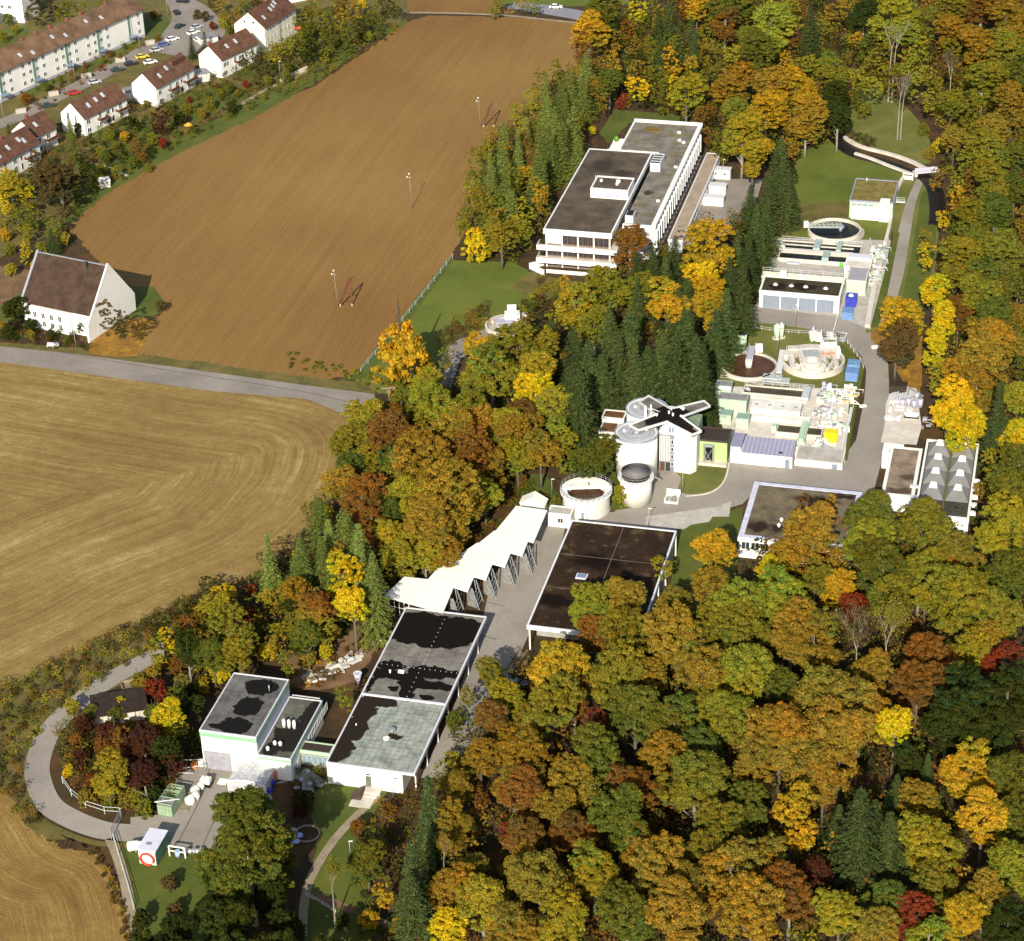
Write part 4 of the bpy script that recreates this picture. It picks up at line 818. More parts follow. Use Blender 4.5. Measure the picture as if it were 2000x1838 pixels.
# --- middle part: clarifier, combined tank, tall drums
r, R = round_thing('settling_tank', 'round settling tank full of brown sludge water with a grey scraper bridge', 'tank', 1463, 713, 1.0, 112)
part('tank_wall', MB().ring(0, 0, 0, 1.0, R-.5, R, 56), CONCP, r); part('water', MB().cyl(0, 0, 0, .6, R-.52, n=56), SLUDGE, r)
part('scraper_bridge', MB().bar((.0, .2, 1.9), (1.6, R+1.0, 1.9), 1.5, .25), LILAC, r)
part('handrail', MB().bar((-.7, .2, 2.8), (.9, R+1, 2.8), .07).bar((.8, .1, 2.8), (2.3, R+.9, 2.8), .07).bar((-.7, .2, 2), (-.7, .2, 2.8), .07).bar((.8, .1, 2), (.8, .1, 2.8), .07).bar((.9, R+1, 2), (.9, R+1, 2.8), .07), TRIM, r)
part('centre_column', MB().cyl(-.1, -.1, .5, 2.3, .8, n=16), WHITE2, r); part('drive_cabinet', MB().box(2.3, R+.6, .4, 4.0, R+1.8, 2.2), WHITE, r)
for px, py, w_, z_, lb, g_ in ((1449, 651, 20, 4.3, 'pale green storage drum beside the spruces left of the plant lawn', GREEN), (1526, 631, 12.5, 3.8, 'right drum of the pair of light green drums on the plant lawn', GREEN2), (1518, 633, 12.5, 3.8, 'left drum of the pair of light green drums on the plant lawn', GREEN2)):
    r, R = round_thing('storage_drum', lb, 'storage tank', px, py, z_, w_)
    part('shell', MB().cyl(0, 0, .2, z_, R, n=28), g_ if g_ is GREEN else M('mint_panel', (.42, .62, .40), .5, .06), r); part('lid', MB().cyl(0, 0, z_, z_+.25, R, R*.3, n=28), GREYM if g_ is GREEN2 else DARK, r)
    part('base', MB().cyl(0, 0, 0, .2, R+.35, n=20), CONCP, r)
    if g_ is GREEN2: part('ladder', MB().bar((-R*.2, -R-.1, 0), (-R*.2, -R-.1, z_+.6), .1).bar((R*.2, -R-.1, 0), (R*.2, -R-.1, z_+.6), .1), WHITE, r)
# combined ring tank
r, R = round_thing('combined_ring_tank', 'large oval concrete ring tank with decks, walkways and a round inner basin', 'tank', 1588, 700, 1.6, 124)
part('outer_wall', MB().ring(0, 0, 0, 1.6, R-2.6, R, 64, R_(20), R_(160)), CONCP, r)
part('outer_wall', MB().ring(0, 0, 0, 1.5, R-.6, R, 48, R_(160), R_(380)), CONCP, r)
part('inner_wall', MB().ring(0, 0, 0, 1.5, R-3.0, R-2.6, 40, R_(195), R_(345)), WHITE2, r)
part('deck', MB().box(-3.1, -5.8, 0, -2.2, 5.0, 1.55).box(-5.6, -4, 0, -4.2, 4.6, 1.5).box(2.0, -5, 0, 3.0, 5, 1.5).box(4.4, -4, 0, 5.3, 4.2, 1.5), CONCP, r)
part('deck', MB().box(-2.2, -1.5, 0, 1.8, 5.0, 1.7), M('grey_grate', (.36, .37, .40), .6, .2, 2), r)
for k in range(5): part('deck_seam', MB().box(-2.2, -1.4+k*1.2, 1.70, 1.8, -1.3+k*1.2, 1.76), GREYM, r)
part('inner_basin', MB().ring(-.6, -4.0, 0, 1.9, 2.2, 3.0, 40), WHITE2, r); part('inner_basin_floor', MB().cyl(-.6, -4.0, 0, 1.4, 2.2, n=32), CONCP, r)
part('upper_ring', MB().ring(-.6, -2.6, 1.7, 2.5, 1.4, 2.2, 32), CONCP, r)
part('cross_deck', MB().box(-5.2, 4.4, 1.5, 5.6, 6.2, 1.95), M('pinkish_concrete', (.56, .50, .46), .9), r)
part('roof_sheet', MB().box(1.9, 3.4, 2.6, 6.0, 4.4, 2.75).box(2.4, 4.9, 2.2, 6.2, 5.6, 2.9), WHITE, r)
part('roof_sheet', MB().box(5.6, 2.2, 0, 6.7, 4.4, 2.4), WHITE, r)
part('orange_bar', MB().box(1.9, 1.6, 1.6, 5.4, 2.0, 1.9), M('salmon_paint', (.62, .22, .14), .6), r)
m = MB()
for x0_, y0_, x1_, y1_ in ((-3.1,-5,-3.1,4.8),(-2.2,-1.4,-2.2,5),(3.0,-5,3.0,4.8),(1.8,-1.4,1.8,5),(-5.6,-4,-5.6,4.6),(5.3,-4,5.3,2)):
    n_ = 6
    for i in range(n_+1):
        q = (x0_+(x1_-x0_)*i/n_, y0_+(y1_-y0_)*i/n_); m.bar((*q, 1.6), (*q, 2.6), .06)
    m.bar((x0_, y0_, 2.6), (x1_, y1_, 2.6), .06)
part('railing', m, TRIM, r)
part('slanted_walkway', MB().bar((-6.4, 5.2, 1.3), (-8.6, -6.0, 1.3), 1.3, .25), TRIM, r)
part('feed_pipe', MB().tube([(1.8, -3.4, 2.4), (4.6, -6.3, 1.6)], .12), GREYM, r)
part('inner_grass', MB().box(-4.2, -3.5, 0, -3.1, 4.4, .25).box(3.0, -4, 0, 4.4, 3, .25).box(-2.2, -5, 0, 2, -1.5, .2), LAWNO, r)
solo('lattice_walkway', MB().box(0, 0, .6, 6.3, 2.6, .8).box(0, 1.2, .8, 4.4, 3.4, 1.0), M('mesh_metal', (.44, .47, .46), .6, .25, 2), 'grey mesh walkway deck between brown sludge tank and ring tank', 'walkway', tuple(P(1487, 750)), rotz=PA)
# --- lower block of covered basins
r, W, D = basin('covered_basin', 'long basin with brown green water, upper row of the lower plant block', (1450,766), (1575,776), (1453,750), water=M('green_brown_water', (.06, .045, .012), .3, .3, .5), h=1.5)
part('bridge_plate', MB().box(W-1.0, -1.2, 1.5, W+.6, D, 2.2), M('pale_mesh', (.48, .52, .54), .6, .15, 2), r)
r, W, D = bld('basin_cover', 'long cream slab with four round hatches in the lower plant block', 'cover slab', (1466,796), (1563,803), (1468,778), 2.2)
part('slab', MB().box(0, 0, 0, W, D, 2.2), WHITE2, r)
for i in range(4): part('round_hatch', MB().cyl(W*(.1+.265*i), D*.42, 2.2, 2.3, .35, n=14), GREYM, r)
part('edge_rail', MB().bar((0, D+.1, 2.9), (W, D+.1, 2.9), .07).bar((0, D+.1, 2.2), (0, D+.1, 2.9), .07).bar((W, D+.1, 2.2), (W, D+.1, 2.9), .07), TRIM, r)
r, W, D = basin('narrow_channel', 'long pale pipe channel below the slab with four round hatches', (1468,812), (1582,822), (1468,804), water=CONC, wall=WHITE2, h=1.4)
part('pipe', MB().tube([(0, -.5, 1.2), (W, -.5, 1.2)], .25), WHITE2, r); part('pipe', MB().tube([(0, D*.5, 1.3), (W, D*.5, 1.3)], .18), CONCP, r)
for k in (.28, .66): part('pipe_collar', MB().box(W*k, -.9, .8, W*k+.35, -.1, 1.7), WHITE, r)
r, W, D = basin('covered_basin', 'lower basin of the plant block with green brown water, beside the yellow skip', (1515,843), (1605,850), (1518,826), water=MATS['green_brown_water'], h=1.3)
part('screw_press', MB().box(W-4.8, -4.2, 1.0, W-3.2, D+1, 1.9).box(W-4.4, -4.0, 1.9, W-3.6, D, 2.4), GREEN, r)
part('cabinet', MB().box(-1.0, .0, .8, .1, 1.4, 2.6), GREEN, r)
r, W, D = basin('narrow_channel', 'straight channel with railing behind the white shed with the lilac roof', (1455,873), (1568,884), (1457,862), water=CONC, wall=CONCP, h=1.3)
r, W, D = bld('lilac_roof_shed', 'long white walled shed with a lilac grey sloping roof and black tank in front', 'shed', (1427,878), (1548,890), (1432,862), 3.0)
part('wall', MB().box(0, -.5, 0, W, D, 2.9), WHITE, r)
LR = M('lilac_grey_roof', (.27, .26, .37), .5, .05, .8)
part('roof', MB().prism([(2.4, -.7), (W+.1, -.7), (W+.1, D+1.6), (2.4, D+1.6)], [2.9, 2.9, 3.6, 3.6], [3.05, 3.05, 3.75, 3.75]), LR, r)
for i in range(12): part('roof_seam', MB().bar((2.6+i*(W-2.8)/11.5, -.7, 3.1), (2.6+i*(W-2.8)/11.5, D+1.55, 3.8), .07), TRIM, r)
part('end_block', MB().box(0, -.3, 2.9, 2.2, D+1.8, 4.0), M('pale_blue_grey_wall', (.46, .50, .58), .6), r); part('end_block_roof', MB().box(-.1, -.4, 4.0, 2.3, D+1.9, 4.12), LR, r)
door(r, W-1.5, -.5, 0, 1.0, 2.2, BLUEG)
solo('black_tank', MB().cyl(0, 0, 0, 3.0, .8, n=28).cyl(0, 0, 3.0, 3.3, .8, .2, n=28), DARK, 'upright black tank in front of the lilac roofed shed', 'tank', tuple(P(1524, 909)))
for i, (px, lb) in enumerate(((1479,'leftmost blue barrel lying by the white shed'), (1486,'middle blue barrel lying by the white shed'), (1493,'rightmost blue barrel lying by the white shed'))):
    solo('blue_barrel', MB().tube([(0, -.45, .35), (0, .45, .35)], [.35, .35], 14).tube([(0, -.1, .35), (0, .1, .35)], [.38, .38], 14), BLUE, lb, 'barrel', tuple(P(px, 904-i)), rotz=i*.5)
solo('white_cabinet', MB().box(0, 0, 0, 1.0, .8, 1.2).box(-.05, -.05, 1.2, 1.05, .85, 1.28), WHITE2, 'small white cabinet against the lilac roofed shed left of the barrels', 'cabinet', tuple(P(1456, 903)), rotz=PA)
def green_box(lb, fl, w_, d_, h_, roofm, name='green_house'):
    p = P(*fl); r = thing(name, lb, 'building', (p.x, p.y), PA); flat_roof(r, w_, d_, h_, wall=GREEN, roof=roofm, trim=M('grey_green_edge', (.36, .46, .40), .5), fh=.25, pw=.15, up=.03); return r
MG = M('mint_grey_roof', (.24, .36, .30), .5, .06, .5)
green_box('front left pale green cabin with mint roof beside the cream basins', (1405,828), 2.5, 2.6, 2.4, MG)
green_box('front right pale green cabin with mint roof beside the cream basins', (1438,836), 2.6, 2.6, 2.5, MG)
green_box('pale green pump house with grey roof at the left end of the lower plant block', (1403,808), 6.2, 3.0, 3.9, M('grey_felt', (.24, .235, .23), .8))
r = green_box('rear pale green pump house with white fascia beside the sludge tank', (1398,775), 3.4, 2.4, 3.0, MATS['grey_felt'])
part('fascia', MB().box(-.1, -.2, 2.1, 3.5, -.13, 2.9), WHITE, r)
r = container('yellow_skip', 'bright yellow skip at the lower right of the plant block', (1609,866), 2.6, 2.0, 2.6, YELLOW, ribs=3)
# clutter of pipes, pumps and cabinets
def clutter(label, fl, w_, d_, n_, mats, zmax=1.6, name='pump_set', cat='machinery'):
    p = P(*fl); r = thing(name, label, cat, (p.x, p.y), PA); rnd = random.Random(label)
    for i in range(n_):
        x, y = rnd.uniform(0, w_), rnd.uniform(0, d_); k = rnd.random(); mt = rnd.choice(mats)
        if k < .4: part('cabinet', MB().box(x, y, 0, x+rnd.uniform(.5, 1.3), y+rnd.uniform(.4, 1), rnd.uniform(.6, zmax)), mt, r)
        elif k < .7:
            z_ = rnd.uniform(.4, zmax); part('pipe', MB().tube([(x, y, 0), (x, y, z_), (x+rnd.uniform(.8, 2.5), y, z_), (x+rnd.uniform(.8, 2.5), y, 0)], .12), mt, r)
        elif k < .85: part('motor', MB().cyl(x, y, 0, rnd.uniform(.7, zmax), rnd.uniform(.25, .5), n=12), mt, r)
        else: part('grating', MB().box(x, y, .3, x+rnd.uniform(1, 2.2), y+rnd.uniform(.6, 1.6), .42), mt, r)
    return r
CL = [WHITE, WHITE2, TRIM, GREYM, LILAC, GREEN, CONCP]
clutter('pumps and pipes at the right end of the long basin with brown green water', (1592,790), 6.0, 5.5, 60, CL, name='pump_station')
clutter('pipes and cabinets right of the slab with four hatches', (1585,815), 6, 3.5, 34, CL)
clutter('grey pipework and funnels above the yellow skip', (1590,845), 6.5, 4.0, 40, CL)
clutter('pipework and cabinets left of the yellow skip', (1585,880), 3, 4, 22, CL)
clutter('pumps and pipes along the right side of the black water basins', (1684,560), 3, 11, 48, CL)
clutter('pipework beside the upper right basins next to the channel', (1690,515), 4, 9, 40, CL)
clutter('white cabinets and stacked boards right of the ring tank', (1640,790), 2.6, 8, 26, [WHITE, CONCP, WHITE2, YELLOW])
clutter('machinery on the deck of the ring tank', (1575,668), 8, 2.6, 26, CL, 2.8)
clutter('small pumps at the left end of the brown green basin', (1440,772), 3.0, 4, 20, CL)
clutter('troughs and boxes in front of the lower right corner of the plant block', (1550,908), 6.5, 2.0, 13, [GREEN, CONC, TIMBER, WHITE2], 1.0)
clutter('pump equipment on the terrace behind the troughs', (1560,890), 7, 2, 20, CL, 1.5)
clutter('blue grey sheets and boxes stacked beside the combined tank', (1600,766), 3, 3, 10, [LILAC, TRIM, WHITE])
r, W, D = bld('terrace_block', 'low white terrace block at the lower right corner of the plant', 'terrace', (1552,897), (1645,908), (1560,870), 1.6)
part('slab', MB().box(0, 0, 0, W, D, 1.6), WHITE2, r); part('deck', MB().box(.3, .3, 1.6, W-.3, D-.2, 1.66), CONC, r); door(r, W-2.2, 0, 0, 1.1, 1.3, BLUEG)
ribbon_o = ribbon('long_pipe', [(1662,805),(1655,840),(1645,880),(1640,890),(1618,893),(1612,905)], .45, .9, TRIM, h=.4, kind=None); tag(ribbon_o, 'pale pipe running down the right side of the plant block to the terrace', 'pipe')
railing('railing', 'white railing down the roadside edge of the lower plant block', [(1668,790),(1655,850),(1645,905)], mat=WHITE)
railing('railing', 'railing behind the sludge tank toward the mesh walkway', [(1408,742),(1470,752),(1590,762)], mat=TRIM, z0=.3)
# storage place with pipes right of the road
def stack(label, name, cat, at, parts_): 
    p = P(*at); r = thing(name, label, cat, (p.x, p.y), PA)
    for nm, m_, mt in parts_: part(nm, m_, mt, r)
    return r
PW = M('white_pipe', (.72, .71, .68), .5, .05, 1)
stack('white round flange disc lying at the front of the pipe store', 'flange_disc', 'disc', (1737,818), [('disc', MB().cyl(0, 0, 0, .35, 1.15, n=28), PW), ('hub', MB().cyl(0, 0, .35, .6, .4, n=16), PW)])
stack('tall white pipe piece rising behind the round disc', 'pipe_piece', 'pipe', (1738,805), [('pipe', MB().tube([(0, 0, .2), (0, 2.6, .6)], .3, 12), PW), ('flange', MB().tube([(0, 2.6, .6), (0, 2.8, .62)], .5, 12), PW)])
stack('bundle of grey concrete strips under the dark lean to', 'strip_stack', 'stack', (1739,786), [('strip', MB().box(i*.55, 0, 0, i*.55+.42, 5.0, .5+.15*(i % 3)), TRIM) for i in range(8)])
stack('square white frame lying among the pipes', 'square_frame', 'frame', (1748,803), [('frame', MB().box(0, 0, .2, 2, .25, .5).box(0, 1.6, .2, 2, 1.85, .5).box(0, .25, .2, .25, 1.6, .5).box(1.75, .25, .2, 2, 1.6, .5), WHITE2)])
stack('group of upright grey cylinders beside the triangular frame', 'cylinder_group', 'cylinders', (1762,795), [('cylinder', MB().cyl(i*1.3, (i % 2)*.8, 0, 2.0, .55, n=18), LILAC) for i in range(4)])
stack('triangular grey steel frame at the back of the pipe store', 'triangle_frame', 'frame', (1772,780), [('beam', MB().bar((0, 0, .3), (0, 4.5, .6), .25).bar((0, 4.5, .6), (3.4, 1.5, .4), .25).bar((0, .2, .3), (3.4, 1.5, .4), .25), GREYM), ('tank', MB().cyl(2.0, .6, .3, 1.6, .6, n=16), LILAC)])
stack('white horizontal roller machine at the front right of the pipe store', 'roller_machine', 'machine', (1765,817), [('roller', MB().tube([(0, .6, .8), (3.2, .6, .8)], .6, 18), PW), ('frame', MB().box(0, 0, 0, 3.2, 1.2, .2).box(0, 0, .2, .2, 1.2, .9).box(3, 0, .2, 3.2, 1.2, .9), DARK), ('hopper', MB().cyl(1, 2.0, .3, 1.4, .6, .9, n=16), WHITE2)])
stack('small heap of white parts right of the round disc', 'parts_heap', 'heap', (1749,822), [('box', MB().box(0, 0, 0, .9, .8, .7), WHITE), ('pipe', MB().tube([(.2, .9, .3), (1.2, 1.5, .6)], .25, 10), PW)])
r = thing('dark_lean_to', 'small dark brown roofed lean to above the pipe store', 'shed', tuple(P(1735, 770))[:2], PA)
part('roof', MB().box(0, 0, 2.1, 4.0, 2.5, 2.3), M('dark_brown_boards', (.035, .025, .018), .8), r); part('wall', MB().box(.1, .2, 0, 3.9, 2.4, 2.1), MATS['dark_brown_boards'], r)
sheet('store_slab', [(1728,830),(1730,790),(1745,750),(1790,760),(1800,835),(1790,870),(1720,865)], 7*Z, CONCP)
clutter('loose white and lilac pieces at the pipe store edge under the yellow trees', (1795,838), 2.5, 4, 7, [WHITE, LILAC, PW, TIMBER], .9, name='loose_parts', cat='parts')
solo('white_car', MB().box(-1.0, -.4, .2, 1.0, .4, .75), WHITE, 'small white pallet lying on the road by the orange tree', 'pallet', tuple(P(1710, 681)), rotz=.2).name = 'white_pallet'
solo('white_slab', MB().box(-.8, -.3, .15, .8, .3, .5).box(-.7, -.25, 0, .7, .25, .15), WHITE, 'small white slab lying on the works road beside the plant block', 'slab', tuple(P(1685, 795)), rotz=.1)
# --- small white trough below the round lawn and lamps
r = thing('loading_trough', 'white slanted trough standing on the square below the digesters', 'trough', tuple(P(1297, 983))[:2], PA)
part('trough', MB().box(0, 0, 0, 2.9, .2, .5).box(0, 3.0, 0, 2.9, 3.2, 1.8).box(0, .2, 0, .2, 3.0, .9).box(2.7, .2, 0, 2.9, 3.0, .9), WHITE, r); part('pipe', MB().tube([(.8, .4, .4), (1.4, 2, .6), (2, 2.6, .5)], .2), GREYM, r)
def lamp(label, x, y, h, heads=1, grp=None):
    p = P(x, y); r = thing('street_lamp', label, 'street lamp', (p.x, p.y), 0, grp)
    part('pole', MB().tube([(0, 0, 0), (0, 0, h)], [.07, .045], 8), GREYM, r); part('lamp_head', MB().box(-.1, -.10, h-.03, .6, .10, h+.06) if heads == 1 else MB().box(-.7, -.15, h-.05, .7, .15, h+.12), WHITE, r)
for lb, x, y, h in (('lamp post at the corner of the round lawn below the digesters', 1333, 962, 5), ('lamp post at the rear edge of the brown roofed hall', 1267, 1030, 4.5), ('lamp post on the grass slope above the sheeted shelter', 1078, 968, 4),
                    ('lamp post on the plant lawn in front of the green drums', 1519, 690, 7), ('tall lamp post between garage and ring tank', 1553, 640, 6), ('lamp post at the front of the church garden', 149, 683, 6.2),
                    ('lamp post at the corner of the long hall beside the steps', 768, 1560, 4), ('lamp post at the far left edge of the village street', 8, 240, 9), ('lamp post on the front lawns, second from the left', 148, 169, 9),
                    ('lamp post by the yellow car, third along the street', 274, 104, 9), ('lamp post at the hedge by the village square', 328, 32, 9), ('lamp post beside the big willow by the farm track fence', 547, 150, 5),
                    ('lamp post beside the footpath at the bottom lawn', 685, 1680, 4), ('lamp post in the office car park near the golden tree', 1402, 478, 4), ('lamp post behind the white caravan boxes', 1412, 345, 5)):
    lamp(lb, x, y, h)
# --- small ring tank in the meadow
r, R = round_thing('sunken_ring_tank', 'half buried pale concrete ring tank with a white cabin in the meadow', 'tank', 990, 632, 1.0, 86)
part('outer_wall', MB().ring(0, 0, 0, .9, R-.5, R, 48, R_(60), R_(290)), CONCP, r); part('inner_wall', MB().ring(.6, -.2, 0, .8, R*.5, R*.58, 40, R_(60), R_(250)), CONCP, r)
part('ledge', MB().ring(0, 0, 0, .95, R-1.6, R-.5, 30, R_(70), R_(150)), M('pinkish_concrete2', (.5, .42, .38), .9), r)
part('floor', MB().cyl(0, 0, 0, .15, R-.5, n=40), CONC, r)
part('cabin', MB().box(-.5, 1.6, .9, 3.2, 4.2, 2.4), WHITE, r); part('cabin_roof', MB().box(-2.6, -.4, 1.2, 1.6, 2.0, 1.4), LILAC, r); part('hatch', MB().prism([(.2, 4.4), (2.4, 4.4), (2.4, 6.4), (.2, 6.4)], .9, [1.9, 1.9, 2.9, 2.9]), WHITE, r)
part('end_block', MB().box(2.6, 4.2, 0, 5.2, 5.4, 1.1), CONCP, r)
# ------------------------------------------------------------------ office block
OH = 10.4
r, W, D = bld('office_block', 'three storey white office building with terraces and a brown gravel roof', 'office building', (1062,447.5), (1194.5,457.5), (1150,290.5), OH)
RO = roofmat('brown_gravel_roof', (.100, .078, .056), (.045, .035, .027), [(W*.35, D*.80, W*.3, D*.10), (W*.7, D*.72, W*.3, D*.05)], 2.5, (.60, (.09, .09, .035)), .2, .35)
EDGE = M('office_white_edge', (.74, .74, .72), .6, .04, .6)
WP = M('window_band_brown', (.10, .045, .03), .5, .2, 1)
# floors step forward
part('wall', MB().box(.5, .3, 0, W-.5, D-.3, OH-.1), M('office_dark_core', (.18, .14, .12), .6), r)
part('roof', MB().box(.2, .2, OH-.1, W-.2, D-.2, OH-.02), RO, r)
part('roof_edge', MB().box(-.1, -.15, OH-1.25, W+.1, .25, OH+.12).box(-.1, D-.3, OH-.9, W+.1, D+.1, OH+.12).box(-.1, .25, OH-1.2, .25, D-.3, OH+.12).box(W-.35, .25, OH-1.2, W+.1, D-.3, OH+.12), EDGE, r)
for k, (z0, out) in enumerate(((6.1, 1.9), (2.9, 2.6))):
    part('terrace', MB().box(-1.4, -out, z0-.25, W+1.6, .3, z0).box(W-.4, .3, z0-.25, W+1.6, D*.55, z0), CONCP, r)
    part('parapet', MB().box(-1.4, -out-.12, z0-.55, W+1.7, -out, z0+.75).box(W+1.6, -out, z0-.55, W+1.72, D*.55, z0+.75).box(-1.52, -out, z0-.55, -1.4, 1.5, z0+.75), EDGE, r)
    for i in range(8): part('planter', MB().box(-.6+i*W/7.6, -out-.34, z0+.1, -.6+i*W/7.6+W/8.6, -out-.13, z0+.62), WHITE, r)
for z0 in (.5, 3.3, 6.6):
    for i in range(12):
        x = .7+i*(W-1.4)/12
        if i in (3, 4, 8): mt, pn = WP, GLASS
        elif z0 == 6.6 and i < 3: mt, pn = WHITE, M('pale_blind', (.62, .64, .60), .5)
        else: mt, pn = WP, GLASS
        window(r, x, .29, z0, (W-1.4)/12-.08, 2.3, frame=mt, pane=pn, t=.11)
    for i in range(5): part('pilaster', MB().box(.4+i*(W-1.1)/4, .05, z0-.4, .75+i*(W-1.1)/4, .29, z0+2.5), WHITE, r)
part('corner_ramp', MB().prism([(-3.4, -2.0), (-3.1, -2.2), (1.2, -5.4), (1.2, -5.1)], .0, 1.6).prism([(-3.4, -2.0), (-.3, .6), (-.5, .8), (-3.6, -1.8)], 0, 1.6), EDGE, r)
part('base_wall', MB().box(1.2, -3.4, 0, W+.6, -3.1, .9), WHITE, r)
# penthouse
part('penthouse', MB().box(W*.42, D*.40, OH, W*.99, D*.56, OH+2.3), WHITE, r); part('penthouse_roof', MB().box(W*.44, D*.41, OH+2.3, W*.97, D*.55, OH+2.36), RO, r)
part('penthouse_edge', MB().box(W*.42-.05, D*.40-.05, OH+2.3, W*.99+.05, D*.41, OH+2.6).box(W*.42-.05, D*.55, OH+2.3, W*.99+.05, D*.56, OH+2.6).box(W*.42-.05, D*.41, OH+2.3, W*.435, D*.55, OH+2.6).box(W*.975, D*.41, OH+2.3, W*.99+.05, D*.55, OH+2.6), WHITE, r)
part('penthouse_panel', MB().box(W*.56, D*.40-.08, OH+.3, W*.86, D*.40-.01, OH+1.7), LILAC, r)
part('roof_vent', MB().cyl(W*.52, D*.50, OH+2.36, OH+2.9, .4, n=14), WHITE, r); part('roof_vent', MB().cyl(W*.78, D*.50, OH+2.36, OH+3.0, .6, n=16).cyl(W*.78, D*.47, OH+2.36, OH+2.9, .4, n=12), WHITE, r)
part('mast', MB().bar((W*.42, D*.52, OH), (W*.42, D*.52, OH+3.6), .08), WHITE, r)
# rear wing
OH2 = 9.3
r2, W2, D2 = bld('office_wing', 'long rear office wing with mossy grey roof and small white window bays', 'office building', (1217,438), (1277.5,443.7), (1249,290), OH2)
E0 = P(1277.5, 443.7, OH2); E1 = P(1371.7, 246, OH2); D2 = (E1-E0).dot(Vector((-sin(PA), cos(PA), 0)))
xw0 = W2-(E1-P(1241, 237.5, OH2)).dot(Vector((cos(PA), sin(PA), 0)))
RW = roofmat('mossy_grey_roof', (.20, .175, .15), (.05, .04, .03), [(W2*.3, D2*.3, 2, 2)], 2, (.50, (.13, .125, .035)), .22, .4)
part('wall', MB().box(0, 0, 0, W2-.3, D2*.7, OH2-.12).box(xw0, D2*.7, 0, W2-.3, D2, OH2-.12), M('office_side_wall', (.52, .51, .50), .7), r2)
part('roof', MB().box(.1, .2, OH2-.1, W2-.2, D2*.7, OH2-.02).box(xw0+.2, D2*.7, OH2-.1, W2-.2, D2-.2, OH2-.02), RW, r2)
part('roof_edge', MB().box(-.1, -.2, OH2-1.1, W2+.2, .3, OH2+.15).box(W2-.9, .3, OH2-.6, W2+.3, D2-.3, OH2+.15).box(xw0, D2-.5, OH2-.7, W2+.3, D2, OH2+.8).box(xw0-.1, D2*.7, OH2-.7, xw0+.4, D2-.5, OH2+.3), EDGE, r2)
for fl, z0 in enumerate((.8, 3.6, 6.2)):
    for i in range(22):
        y = 1.0+i*(D2-2)/22
        window(r2, W2-.29, y, z0, (D2-2)/22-.5, 1.6, 'r', frame=WP, pane=GLASSB, t=.1)
        if z0 > 3: part('window_bay', MB().prism([(W2-.3, y-.5), (W2+.7, y-.35), (W2+.7, y-.15), (W2-.3, y-.1)], z0-.4, z0+2.1), EDGE, r2)
    part('sill_band', MB().box(W2-.3, 0, z0-.9, W2+.25, D2, z0-.5), EDGE, r2)
for x0, y0, x1, y1, h_ in ((.3, 1.0, 2.4, 4.4, 2.0), (.2, D2*.50, 2.9, D2*.60, 2.4)):
    part('plant_room', MB().box(x0, y0, OH2, x1, y1, OH2+h_), TRIM, r2)
    for i in range(4): part('roof_louvre', MB().box(x0+.2, y0+.3+i*(y1-y0)/4.3, OH2+h_, x1-.2, y0+.6+i*(y1-y0)/4.3, OH2+h_+.25), DARK, r2)
clut = [(3.6, D2*.82), (5.0, D2*.80), (2.5, D2*.9), (6, D2*.55), (5.6, D2*.22)]
for i, (x, y) in enumerate(clut): part('roof_box', MB().box(x, y, OH2, x+.9, y+.5, OH2+.5), WHITE, r2)
part('moss_bed', MB().box(xw0+4, D2*.90, OH2-.02, xw0+8, D2*.95, OH2+.1), M('dry_moss', (.17, .11, .02), .9), r2)
part('stair_terrace', MB().box(xw0-3.6, D2*.72, 0, xw0-.1, D2*.83, OH2-1.4), WHITE, r2); part('stair_terrace_edge', MB().box(xw0-3.7, D2*.72-.1, OH2-1.4, xw0-.1, D2*.72+.2, OH2-.8).box(xw0-3.7, D2*.83, OH2-1.4, xw0-.1, D2*.83+.3, OH2-.8), EDGE, r2)
solo('roof_planting', MB().cyl(0, 0, 0, .5, .6, n=10).cyl(0, 0, .5, 1.4, 1.0, .3, n=9), M('bright_shrub', (.12, .25, .03), .9, .5, 4), 'round bright green shrub on the rear terrace of the office block', 'shrub', tuple(P(1204, 275, 8.0)))
# low wing on the right
r3, W3, D3 = bld('gravel_roof_annex', 'low narrow annex with pale gravel roof along the right side of the office wing', 'annex', (1305,468), (1333,470), (1369,298), 3.4)
flat_roof(r3, W3, D3, 3.4, wall=M('annex_lilac_wall', (.44, .44, .50), .6), roof=GRAVELR, trim=TRIM, fh=.5, pw=.35)
for i in range(14): window(r3, W3, 1+i*(D3-2)/14, 1.0, (D3-2)/14-.6, 1.5, 'r', frame=TRIM, pane=GLASS)
# boxes beside it
for fl, w_, h_, lb, mt in (((1389,349), 5.2, 2.6, 'uppermost white box hut with two small windows right of the gravel roof annex', WHITE), ((1384,378), 4.6, 2.2, 'middle pale box with a white lid in the office car park', WHITE2), ((1369,401), 6.0, 2.3, 'lowest white box hut with a small yellow tree behind it', WHITE)):
    p = P(*fl); r = thing('box_hut', lb, 'hut', (p.x, p.y), PA)
    part('wall', MB().box(0, 0, 0, w_, 2.6, h_), mt, r); part('roof', MB().box(-.1, -.1, h_, w_+.1, 2.7, h_+.12), TRIM, r)
    if h_ == 2.6: window(r, .9, -.01, 1.2, .7, .8); window(r, 3.4, -.01, 1.2, .7, .8)
    else: door(r, w_*.5, 0, 0, .8, 1.9, TRIM)
